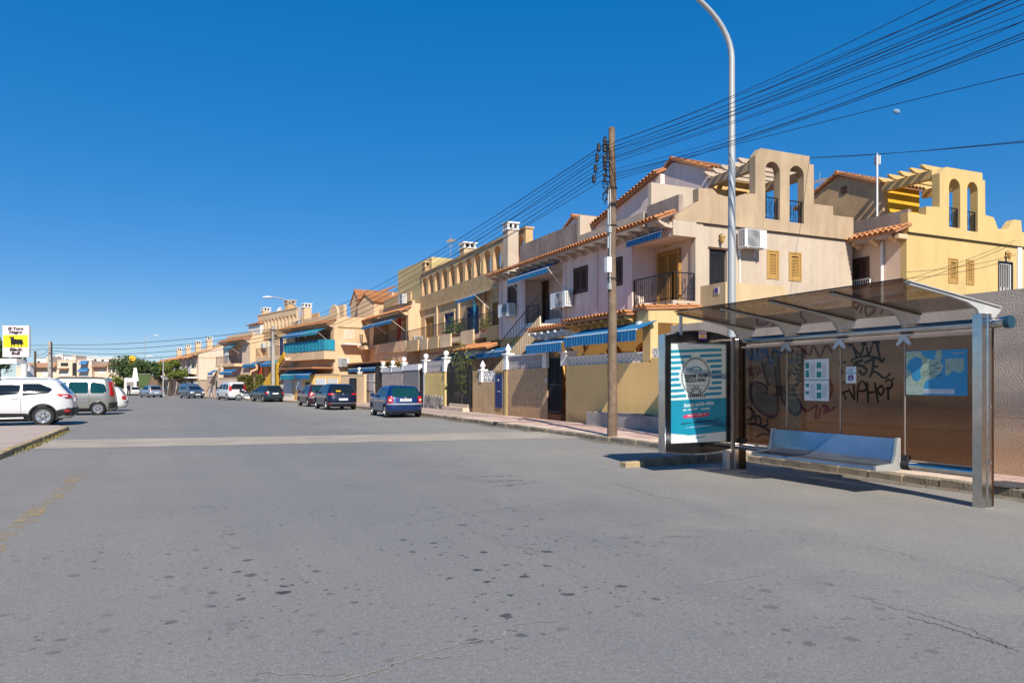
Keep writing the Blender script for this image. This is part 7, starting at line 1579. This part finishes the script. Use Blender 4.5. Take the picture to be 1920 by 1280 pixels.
class Car:
    def __init__(s, name, label, cat, prof, body_m, wheels, loc, heading, n=5.0, far=False, group=None):
        """prof: (z, x_rear, x_front, half width), x from the rear bumper; heading: radians of the nose from +x"""
        s.T = prof; s.n = n; s.far = far; s.body_m = body_m
        s.o = thing(name, label, cat, loc, heading, group)
        zs_ = [prof[0][0]+(prof[-1][0]-prof[0][0])*(1-(1-k/26)**1.25) for k in range(27)]; nn = len(UNIT); b = MB()
        for z in zs_:
            xr, xf, w_ = catmull(prof, z); c, a = (xr+xf)/2, (xf-xr)/2
            for p, q in UNIT: b.v.append((c+a*p, w_*q, z))
        for i in range(26):
            for k in range(nn): b.f.append((i*nn+k, i*nn+(k+1) % nn, (i+1)*nn+(k+1) % nn, (i+1)*nn+k))
        b.f.append(tuple(reversed(range(nn)))); b.f.append(tuple(range(26*nn, 27*nn)))
        me = b.mesh('body', body_m); ob = bpy.data.objects.new('body', me); COL.objects.link(ob)
        xw, r_, tr, wd_ = wheels
        cb = MB()
        for x in xw: cb.lathe([(r_*1.13, -2), (r_*1.13, 2)], 28, lambda a, c, d, x=x: (x+a, d, r_+c))
        cm = cb.mesh('cut'); co = bpy.data.objects.new('cut', cm); COL.objects.link(co)
        # keep a core between the wheels
        md = ob.modifiers.new('b', 'BOOLEAN'); md.operation = 'DIFFERENCE'; md.object = co; md.solver = 'EXACT'
        bpy.context.view_layer.update(); me2 = bpy.data.meshes.new_from_object(ob.evaluated_get(bpy.context.evaluated_depsgraph_get())); bpy.data.objects.remove(ob); bpy.data.objects.remove(co)
        me2.materials.clear(); me2.materials.append(MATS[body_m]); me2.polygons.foreach_set('use_smooth', [True]*len(me2.polygons)); me2.polygons.foreach_set('material_index', [0]*len(me2.polygons))
        try: me2.set_sharp_from_angle(angle=R(38))
        except Exception: pass
        me2.name = 'body'; s.body = put('body', me2, s.o)
        u = MB(); xs = sorted(xw); u.box(xs[0]-r_*1.2, xs[-1]+r_*1.2, -tr*.62, tr*.62, .17, .5); u.build('underbody', 'plastic_black', s.o)
        ty, rm_, dk = wheel_mesh(r_, wd_, far)
        for x in xw:
            for sg in (1, -1):
                t = put('wheel', ty, s.o, (x, sg*(tr-wd_*.5), r_), (0, 0, 0 if sg > 0 else math.pi)); put('rim', rm_, t); put('brake_disc', dk, t)
    def W(s, x, z):
        xr, xf, w_ = catmull(s.T, z); c, a = (xr+xf)/2, (xf-xr)/2; return w_*uy(max(-.985, min(.985, (x-c)/a)))
    def X(s, y, z, rear):
        xr, xf, w_ = catmull(s.T, z); c, a = (xr+xf)/2, (xf-xr)/2; q = a*ux(min(.96, abs(y/w_))); return c-q if rear else c+q
    def hw(s, z): return catmull(s.T, z)[2]
    @staticmethod
    def scan(poly, rows, cols):
        zs_ = [p[1] for p in poly]; z0, z1 = min(zs_), max(zs_); out = []
        for r_ in range(rows+1):
            z = lerp(z0, z1, (r_+.0)/rows); z = min(max(z, z0+1e-4), z1-1e-4); xs = []
            for (a, b), (c, d) in zip(poly, poly[1:]+poly[:1]):
                if (b <= z < d) or (d <= z < b): xs.append(a+(z-b)/(d-b)*(c-a))
            out.append([(lerp(min(xs), max(xs), k/cols), z) for k in range(cols+1)])
        return out
    def side(s, name, poly, m_, both=True, off=.006, par=None, rows=6, cols=8):
        for sg in ((1, -1) if both else (1,)):
            b = MB(); b.sheet([[(x, sg*(s.W(x, z)+off), z) for x, z in r_] for r_ in s.scan(poly, rows, cols)]); b.build(name, m_, par or s.o, smooth='all')
    def end(s, name, poly, m_, rear=True, off=.006, mirror=False, par=None, rows=6, cols=10):
        for sg in ((1, -1) if mirror else (1,)):
            b = MB(); d = -off if rear else off; b.sheet([[(s.X(y, z, rear)+d, sg*max(-.955*s.hw(z), min(.955*s.hw(z), y)), z) for y, z in r_] for r_ in s.scan(poly, rows, cols)]); b.build(name, m_, par or s.o, smooth='all')
    def plate(s, z, txt=None, rear=True, w_=.26, y=0.0):
        x = s.X(.3, z, rear)+(-.02 if rear else .02); b = MB(); b.box(x-.012, x+.012, y-w_, y+w_, z-.056, z+.056); o = b.build('number_plate', 'plate_white', s.o)
        if txt: put('lettering', text_mesh(txt, .11, 'paint_black', 0, .004, .82), o, (x-(.014 if rear else -.014), y, z), (R(90), 0, R(-90) if rear else R(90)))
    def mirrors(s, x, z, m_=None):
        for sg in (1, -1):
            y = s.W(x, z); b = MB(); b.box(x-.06, x+.10, sg*(y-.0), sg*(y+.05), z-.02, z+.02); b.prism([(x-.05, z-.06), (x+.12, z-.05), (x+.10, z+.09), (x-.05, z+.10)], y+.05, y+.22, lambda u, v, w_: (u, sg*w_, v)); b.build('door_mirror', m_ or s.body_m, s.o)
    def line(s, x, z0, z1): s.side('door_seam', [(x-.005, z0), (x+.005, z0), (x+.005, z1), (x-.005, z1)], 'plastic_black', off=.002, rows=10, cols=1)
    def handle(s, x, z):
        for sg in (1, -1): y = s.W(x, z); b = MB(); b.box(x-.10, x+.10, sg*(y-.005), sg*(y+.025), z-.015, z+.015); b.build('door_handle', s.body_m, s.o)
HL = lambda deg: R(90+deg)            # nose down the street, turned deg to the left
PW = paint('car_white', (.60, .60, .61), 0); PS = paint('car_silver', (.30, .295, .275), .5); PB = paint('car_blue', (.004, .030, .13), .4); PN = paint('car_navy', (.004, .010, .040), .3)
PR = paint('car_maroon', (.055, .010, .018), .3); PT = paint('car_teal', (.020, .045, .060), .5); PG = paint('car_bluegrey', (.13, .17, .22), .5); PL = paint('car_paleblue', (.32, .38, .46), .5)
HATCH = [(.19, .12, 3.62, .72), (.27, .03, 3.72, .79), (.42, .0, 3.77, .815), (.60, .01, 3.75, .82), (.72, .04, 3.66, .82), (.80, .06, 3.40, .81), (.90, .09, 2.95, .79), (1.0, .14, 2.72, .755), (1.15, .23, 2.46, .70), (1.28, .34, 2.22, .645), (1.37, .47, 2.00, .58), (1.41, .66, 1.82, .48), (1.425, .85, 1.62, .36)]
def hatch(name, label, cat, pm, loc, hd, k=1.0, txt=None, far=False, style=0, group=None):
    T = [(z*k, a*k, b*k, w_*k) for z, a, b, w_ in HATCH]
    c = Car(name, label, cat, T, pm, ([.62*k, 3.06*k], .295*k, .80*k, .19*k), loc, hd, 5.2, far, group); q = lambda P: [(a*k, b*k) for a, b in P]
    c.end('rear_window', q([(-.60, .90), (.60, .90), (.52, 1.32), (-.52, 1.32)]), 'car_glass_green' if style == 0 else 'car_glass')
    c.end('windscreen', q([(-.66, .93), (.66, .93), (.52, 1.33), (-.52, 1.33)]), 'car_glass', False)
    c.side('side_window', q([(.62, .92), (1.42, .92), (1.42, 1.30), (.78, 1.30)]), 'car_glass'); c.side('side_window', q([(1.48, .92), (2.70, .92), (2.28, 1.30), (1.48, 1.31)]), 'car_glass')
    if style == 0:
        c.end('tail_lamp', q([(.54, .66), (.78, .66), (.79, .80), (.74, .93), (.68, .95), (.62, .78)]), 'lamp_red', mirror=True, off=.014); c.side('tail_lamp', q([(.03, .66), (.14, .66), (.15, .80), (.18, .95), (.12, .95), (.04, .75)]), 'lamp_red', off=.010)
        c.end('reversing_lamp', q([(.62, .74), (.72, .74), (.72, .82), (.64, .82)]), 'lamp_clear', mirror=True, off=.020)
        c.end('bumper_strip', q([(-.80, .575), (.80, .575), (.80, .635), (-.80, .635)]), 'fan_grey', off=.014)
    else:
        c.end('tail_lamp', q([(.40, .84), (.79, .80), (.79, .92), (.60, .90)]), 'lamp_red', mirror=True, off=.014); c.side('tail_lamp', q([(.06, .80), (.20, .82), (.28, .90), (.1, .92)]), 'lamp_red', off=.010)
        c.end('bumper_strip', q([(-.72, .36), (.72, .36), (.72, .385), (-.72, .385)]), 'rim', off=.014); c.end('reflector', q([(.62, .33), (.78, .33), (.78, .37), (.62, .37)]), 'lamp_red', mirror=True, off=.018)
    c.end('headlamp', q([(.45, .60), (.78, .60), (.76, .74), (.50, .72)]), 'lamp_clear', False, mirror=True); c.side('sill', q([(.95, .19), (2.72, .19), (2.72, .27), (.95, .27)]), 'plastic_black', off=.004)
    c.end('rear_valance', q([(-.68, .20), (.68, .20), (.70, .30), (-.70, .30)]), 'plastic_black', off=.004)
    c.plate((.78 if style == 0 else .58)*k, txt); c.mirrors(2.50*k, .95*k); c.line(1.45*k, .28*k, 1.32*k); c.line(2.62*k, .28*k, .9*k); c.handle(1.60*k, .80*k)
    b = MB(); x = c.X(0, .9*k, True); b.tube([(x-.03, 0, .9*k), (x-.01, -.28*k, .95*k)], .012, 5); b.build('rear_wiper', 'plastic_black', c.o); b = MB(); xb = c.X(0, .84*k, True); b.lathe([(.055, 0), (.055, .01), (.01, .012)], 6, lambda a, e, d: (xb-.02-d, a*.8, .865*k+e)); b.build('badge', 'rim', c.o)
    b = MB(); b.tube([(.75*k, 0, 1.41*k), (.60*k, 0, 1.41*k+.16)], .007, 4); b.build('aerial', 'plastic_black', c.o)
    return c
def rear_at(pxl, pxr, py, width):
    """ground point of the rear axle centre from the tyre feet as seen; distance from the known track width"""
    p = atG((pxl+pxr)/2, py); return Vector((p.x, p.y, gz(p.y)))
c1 = atG(752, 779); hatch('parked_hatchback', 'dark blue small hatchback parked nearest along the right kerb', 'car', PB, (8.90, c1.y-2.1, gz(c1.y)), HL(-1), 1.0, '6704 DWF')
c2 = atG(640, 766); cz = gz(c2.y); ch = hatch('parked_hatchback', 'dark navy hatchback with a yellow sticker in its rear window', 'car', PN, (8.45, 41.4, gz(41)), HL(3), 1.06, None, False, 1)
b = MB(); xs_ = ch.X(-.2, 1.08, True); b.box(xs_-.10+.03, xs_-.06+.03, .13, .40, 1.05, 1.13); b.build('window_sticker', 'amber', ch.o)
hatch('parked_hatchback', 'dark red hatchback parked just ahead of the navy one', 'car', PR, (8.5, 48.6, gz(48)), HL(4), 1.03, None, True, 0)
# estate car
EST = [(.20, .12, 4.55, .74), (.30, .03, 4.66, .83), (.50, .0, 4.70, .86), (.70, .04, 4.62, .86), (.82, .08, 4.2, .85), (.92, .12, 3.45, .82), (1.05, .18, 3.15, .77), (1.22, .30, 2.80, .70), (1.36, .42, 2.45, .62), (1.43, .60, 2.15, .52), (1.46, .85, 1.9, .40)]
def saloon(name, label, T, pm, loc, hd, far=True, txt=None, front=False, cat='car', k=1.0, hgt=0):
    T = [(z*k, a*k, b*k, w_*k) for z, a, b, w_ in T]; c = Car(name, label, cat, T, pm, ([.85*k, 3.55*k], .31*k, .84*k, .2*k), loc, hd, 5.2, far); q = lambda P: [(a*k, b*k) for a, b in P]
    c.end('rear_window', q([(-.66, .94), (.66, .94), (.56, 1.36), (-.56, 1.36)]), 'car_glass'); c.end('windscreen', q([(-.70, .95), (.70, .95), (.55, 1.37), (-.55, 1.37)]), 'car_glass', False)
    c.side('side_window', q([(.55, .95), (1.55, .95), (1.55, 1.34), (.75, 1.34)]), 'car_glass'); c.side('side_window', q([(1.6, .95), (2.3, .95), (2.3, 1.36), (1.6, 1.35)]), 'car_glass'); c.side('side_window', q([(2.36, .95), (3.2, .95), (2.66, 1.34), (2.36, 1.35)]), 'car_glass')
    c.end('tail_lamp', q([(.58, .70), (.84, .70), (.83, .90), (.64, .90)]), 'lamp_red', mirror=True, off=.014); c.side('tail_lamp', q([(.06, .70), (.22, .70), (.24, .90), (.12, .90)]), 'lamp_red', off=.010); c.end('headlamp', q([(.42, .62), (.80, .62), (.78, .78), (.46, .76)]), 'lamp_clear', False, mirror=True, off=.014)
    c.end('grille', q([(-.36, .62), (.36, .62), (.36, .74), (-.36, .74)]), 'plastic_black', False, off=.01); c.end('bumper_strip', q([(-.8, .50), (.8, .50), (.8, .56), (-.8, .56)]), 'plastic_black', off=.012)
    c.plate(.74*k, txt); c.plate(.45*k, None, False); c.mirrors(2.95*k, .99*k); c.line(1.58*k, .3*k, 1.35*k); c.line(2.33*k, .3*k, 1.36*k); c.handle(1.75*k, .84*k); return c
c3 = atT(517, 740, 62); saloon('parked_estate', 'dark teal estate car parked beyond the street lamp', EST, PT, (c3.x, c3.y, gz(c3.y)), HL(13), False, None)
# white compact van
VAN = [(.22, .10, 4.25, .78), (.32, .03, 4.36, .87), (.55, .0, 4.40, .90), (.80, .02, 4.32, .91), (.95, .04, 4.05, .90), (1.08, .06, 3.65, .88), (1.25, .09, 3.35, .85), (1.50, .15, 3.0, .79), (1.70, .24, 2.70, .73), (1.79, .36, 2.45, .66), (1.82, .60, 2.2, .52)]
def van(name, label, pm, loc, hd, far=True, glass='car_glass', red=True, rails=False):
    c = Car(name, label, 'van', VAN, pm, ([.74, 3.42], .32, .86, .2), loc, hd, 6.5, far)
    c.end('rear_window', [(-.70, 1.08), (.70, 1.08), (.64, 1.62), (-.64, 1.62)], glass); c.end('windscreen', [(-.74, 1.12), (.74, 1.12), (.64, 1.68), (-.64, 1.68)], 'car_glass', False)
    c.side('side_window', [(.36, 1.09), (.52, 1.06), (1.00, 1.06), (1.05, 1.12), (1.05, 1.56), (.95, 1.60), (.56, 1.58), (.42, 1.40)], glass); c.side('side_window', [(1.17, 1.06), (1.92, 1.06), (1.95, 1.10), (1.95, 1.57), (1.90, 1.60), (1.18, 1.60), (1.14, 1.50), (1.14, 1.10)], glass); c.side('side_window', [(2.06, 1.06), (3.20, 1.10), (2.75, 1.58), (2.06, 1.60)], glass)
    c.end('tail_lamp', [(.77, .95), (.89, .95), (.80, 1.60), (.72, 1.60)], 'lamp_red', mirror=True, off=.014); c.side('tail_lamp', [(.05, .92), (.14, .92), (.26, 1.62), (.17, 1.62)], 'lamp_red', off=.012)
    c.end('rear_bumper', [(-.86, .34), (.86, .34), (.88, .62), (-.88, .62)], 'plastic_black' if rails else pm, off=.02); c.side('bumper_wrap', [(.02, .34), (.30, .34), (.28, .60), (.02, .60)], 'plastic_black' if rails else pm, off=.012)
    c.side('sill', [(1.1, .22), (3.0, .22), (3.0, .34), (1.1, .34)], 'plastic_black', off=.004); c.line(1.10, .34, 1.62); c.line(2.02, .34, 1.62); c.line(3.05, .34, 1.1); c.handle(1.98-.2, .98); c.handle(2.25, .98); c.plate(.88); c.mirrors(2.9, 1.18, 'plastic_black')
    c.end('headlamp', [(.5, .78), (.86, .78), (.84, .98), (.56, .96)], 'lamp_clear', False, mirror=True)
    if rails:
        for sg in (1, -1): b = MB(); b.tube([(.5, sg*.66, 1.74), (.62, sg*.66, 1.82), (2.3, sg*.66, 1.83), (2.5, sg*.66, 1.75)], .022, 6); b.build('roof_rail', 'plastic_black', c.o)
        c.side('side_moulding', [(1.15, .66), (2.98, .66), (2.98, .72), (1.15, .72)], 'rim', off=.012, rows=2)
    return c
c4 = atT(449, 740, 72); van('parked_van', 'white passenger van parked behind the motorcycle', PW, (c4.x-.2, c4.y-1.2, gz(c4.y)), HL(15))
kg = van('parked_van', 'silver beige compact van parked nose-in on the left with roof rails', PS, (-2.92, 40.6, gz(40)), R(180), False, 'car_glass_green', True, True)
# white crossover at the left edge
SUV = [(.26, .16, 4.35, .76), (.36, .05, 4.47, .86), (.55, .0, 4.52, .91), (.80, .02, 4.46, .92), (.95, .06, 4.2, .915), (1.06, .10, 3.55, .90), (1.18, .17, 3.2, .86), (1.36, .32, 2.85, .79), (1.54, .46, 2.5, .71), (1.64, .58, 2.2, .62), (1.69, .85, 1.9, .46)]
sv = Car('parked_crossover', 'white crossover parked nose-in at the left edge with dark lower trim', 'car', SUV, PW, ([.93, 3.62], .355, .90, .23), (-3.50, 30.75, 0), R(180), 5.6, False)
sv.side('side_window', [(.62, 1.32), (.78, 1.14), (1.55, 1.09), (1.55, 1.50), (1.05, 1.50)], 'car_glass'); sv.side('side_window', [(1.62, 1.09), (2.42, 1.07), (2.42, 1.52), (1.62, 1.51)], 'car_glass'); sv.side('side_window', [(2.48, 1.07), (3.25, 1.07), (2.70, 1.50), (2.48, 1.52)], 'car_glass')
sv.end('rear_window', [(-.66, 1.16), (.66, 1.16), (.60, 1.50), (-.60, 1.50)], 'car_glass'); sv.end('windscreen', [(-.7, 1.15), (.7, 1.15), (.6, 1.52), (-.6, 1.52)], 'car_glass', False)
sv.side('tail_lamp', [(.06, 1.0), (.16, .98), (.62, 1.12), (.56, 1.15), (.15, 1.14)], 'lamp_red', off=.012); sv.end('tail_lamp', [(.62, 1.0), (.90, .98), (.88, 1.12), (.70, 1.12)], 'lamp_red', mirror=True, off=.014); sv.side('tail_lamp_insert', [(.12, 1.02), (.34, 1.03), (.36, 1.08), (.18, 1.09)], 'lamp_clear', off=.018)
sv.side('lower_trim', [(.02, .38), (.50, .34), (.52, .58), (.03, .66)], 'plastic_black', off=.008); sv.side('lower_trim', [(1.36, .27), (3.18, .27), (3.18, .50), (1.36, .46)], 'plastic_black', off=.006); sv.side('reflector', [(.10, .50), (.28, .50), (.30, .56), (.12, .58)], 'lamp_red', off=.016)
sv.end('rear_bumper', [(-.85, .36), (.85, .36), (.9, .64), (-.9, .64)], 'plastic_black', off=.012); sv.plate(.92); sv.mirrors(2.95, 1.14); sv.line(1.58, .46, 1.5); sv.line(2.45, .46, 1.5); sv.handle(1.78, .98); sv.handle(2.65, .96)
for sg in (1, -1):
    b = MB(); pts = [(.93+.42*math.cos(R(a)), sg*(.905), .355+.42*math.sin(R(a))) for a in range(-20, 201, 10)]; b.tube(pts, .032, 6); b.build('arch_trim', 'plastic_black', sv.o)
    b = MB(); b.tube([(.75, sg*.62, 1.63), (.9, sg*.62, 1.70), (2.2, sg*.62, 1.71), (2.4, sg*.62, 1.66)], .02, 6); b.build('roof_rail', 'alu', sv.o); b = MB(); b.tube([(1.5, sg*.93, .30), (3.0, sg*.93, .30)], .03, 6); b.build('side_step', 'alu', sv.o)
# other cars beyond
saloon('parked_saloon', 'white saloon with red tail lamps half hidden behind the beige van', EST, PW, (-2.75, 46.3, gz(46)), R(180), True, None, k=.95)
saloon('parked_saloon', 'pale silver car farther along the left, mostly hidden by the beige van', EST, PL, (-5.6, 62, gz(62)), R(176), True, None, k=1.0)
c6 = atT(294, 741.5, 89); hatch('parked_hatchback', 'pale blue hatchback parked by the beige boarded fence', 'car', PL, (c6.x, c6.y-.6, gz(c6.y)), HL(20), 1.06, None, True, 1)
c7 = atG(255, 741); saloon('parked_saloon', 'old white saloon parked in front of the white entrance', EST, PW, (c7.x, c7.y-.5, gz(c7.y)), HL(12), True, None, k=.93)
MPV = [(.22, .10, 4.4, .78), (.32, .03, 4.5, .86), (.55, .0, 4.55, .89), (.80, .02, 4.5, .90), (.95, .05, 4.2, .88), (1.05, .08, 3.75, .86), (1.25, .14, 3.35, .81), (1.5, .26, 2.85, .72), (1.64, .40, 2.5, .63), (1.70, .65, 2.2, .5)]
c8 = atT(354, 740, 81); mv = saloon('parked_minivan', 'blue-grey minivan facing the camera before the peach wall', MPV, PG, (c8.x-.3, c8.y+4.3, gz(c8.y)), R(-90+16), True, None, k=1.0)
# motorcycle
mp0 = atT(462, 748, 67); mo = thing('motorcycle', 'dark motorcycle with silver engine parked beside the white van', 'motorcycle', (mp0.x, mp0.y, gz(mp0.y)), R(170)); n = 20
for x in (-.68, .68):
    b = MB(); b.lathe([(.22, -.05), (.30, -.06), (.31, 0), (.30, .06), (.22, .05)], n, lambda a, c, d, x=x: (x+a, d, .31+c), cap=False); w_ = b.build('wheel', 'tyre', mo); b = MB(); b.lathe([(.225, -.02), (.225, .02), (.19, .02), (.19, -.02)], 18, lambda a, c, d, x=x: (x+a, d, .31+c), cap=False)
    for q in range(6): b.tube([(x, 0, .31), (x+.2*math.cos(q*1.047), 0, .31+.2*math.sin(q*1.047))], .018, 5)
    b.lathe([(.05, -.05), (.05, .05)], 10, lambda a, c, d, x=x: (x+a, d, .31+c)); b.build('rim', 'rim', w_)
b = MB(); b.tube([(.68, .0, .31), (.52, 0, .78), (.42, 0, 1.02)], .04, 8); b.build('fork', 'rim', mo); b = MB(); b.tube([(.42, -.36, 1.06), (.46, 0, 1.0), (.42, .36, 1.06)], .018, 6); b.build('handlebar', 'plastic_black', mo)
b = MB(); b.lathe([(.02, -.3), (.14, -.22), (.17, 0), (.13, .2), (.02, .28)], 12, lambda a, c, d: (.18+d, a, .84+c)); b.build('fuel_tank', 'car_navy', mo, smooth=True); b = MB(); b.prism([(-.62, .80), (-.1, .74), (.0, .80), (-.05, .86), (-.4, .86), (-.72, .96), (-.75, .9)], -.13, .13, lambda u, v, w2_: (u, w2_, v)); b.build('seat', 'plastic_black', mo)
b = MB(); b.prism([(-.22, .28), (.25, .26), (.34, .5), (.15, .70), (-.15, .68), (-.28, .48)], -.16, .16, lambda u, v, w2_: (u, w2_, v)); b.build('engine', 'rim', mo); b = MB(); b.tube([(-.68, 0, .31), (-.1, 0, .42)], .035, 6); b.tube([(.1, .16, .32), (-.4, .2, .3), (-.8, .2, .42)], .045, 8); b.build('exhaust', 'rim', mo)
b = MB(); b.prism([(.38, .86), (.58, .84), (.62, .98), (.50, 1.16), (.42, 1.05)], -.14, .14, lambda u, v, w2_: (u, w2_, v)); b.build('headlamp_fairing', 'car_navy', mo); b = MB(); b.tube([(.0, .15, .3), (-.08, .3, .0)], .015, 5); b.build('side_stand', 'plastic_black', mo)
# person walking at the far bend
def walker(label, loc, hd, m_):
    o = thing('person', label, 'person', loc, hd)
    V = [(0, 0, .95), (0, 0, 1.15), (.02, 0, 1.38), (.03, 0, 1.50), (.05, 0, 1.56), (0, .10, .90), (.16, .10, .50), (.10, .10, .08), (.22, .10, .04), (0, -.10, .90), (-.06, -.10, .48), (-.30, -.10, .12), (-.20, -.10, .04), (.02, .19, 1.40), (-.08, .24, 1.12), (.06, .24, .88), (.02, -.19, 1.40), (.08, -.24, 1.12), (.24, -.22, .92)]
    E = [(0, 1), (1, 2), (2, 3), (3, 4), (0, 5), (5, 6), (6, 7), (7, 8), (0, 9), (9, 10), (10, 11), (11, 12), (2, 13), (13, 14), (14, 15), (2, 16), (16, 17), (17, 18)]
    rad = [.15, .15, .17, .07, .06, .10, .075, .05, .045, .10, .075, .05, .045, .075, .055, .04, .075, .055, .04]
    me = bpy.data.meshes.new('body'); me.from_pydata(V, E, []); ob = bpy.data.objects.new('body', me); COL.objects.link(ob); md = ob.modifiers.new('s', 'SKIN'); sd = me.skin_vertices[0].data
    for i, r_ in enumerate(rad): sd[i].radius = (r_, r_)
    sd[0].use_root = True; ob.modifiers.new('u', 'SUBSURF').levels = 1; bpy.context.view_layer.update(); m2 = bpy.data.meshes.new_from_object(ob.evaluated_get(bpy.context.evaluated_depsgraph_get())); bpy.data.objects.remove(ob); m2.materials.clear(); m2.materials.append(MATS[m_]); put('body', m2, o)
    b = MB(); b.lathe([(.01, 1.52), (.055, 1.53), (.085, 1.60), (.095, 1.67), (.085, 1.73), (.05, 1.77), (.01, 1.785)], 12, lambda a, c, d: (.06+a*1.1, c*.88, d)); b.prism([(.15, 1.63), (.18, 1.625), (.155, 1.67)], -.015, .015, lambda u, v, w_: (u, w_, v)); b.build('head', 'skin', o, smooth=True); b = MB(); b.lathe([(.098, 1.66), (.10, 1.72), (.07, 1.78), (.01, 1.80)], 12, lambda a, c, d: (.045+a*1.1, c*.92, d)); b.build('hair', 'hair', o)
    for sy, x, z in ((.24, .07, .84), (-.22, .26, .88)):
        b = MB(); b.box(x-.035, x+.035, sy-.015, sy+.015, z-.05, z+.04)
        for k in range(4): b.tube([(x-.028+.019*k, sy, z-.05), (x-.024+.019*k, sy, z-.10), (x-.015+.019*k, sy, z-.125-.008*(k in (1, 2)))], .008, 5)
        b.tube([(x+.035, sy, z), (x+.06, sy, z-.04), (x+.06, sy, z-.07)], .009, 5); b.build('hand', 'skin', o)
pw = atT(241, 742, 103); walker('person in dark navy clothes walking at the far bend of the road', (pw.x, pw.y, gz(pw.y)), R(-60), 'cloth_navy')
print('objects', len(bpy.data.objects), 'tris', sum(len(o.data.loop_triangles) if False else len(o.data.polygons) for o in bpy.data.objects if o.type == 'MESH'))
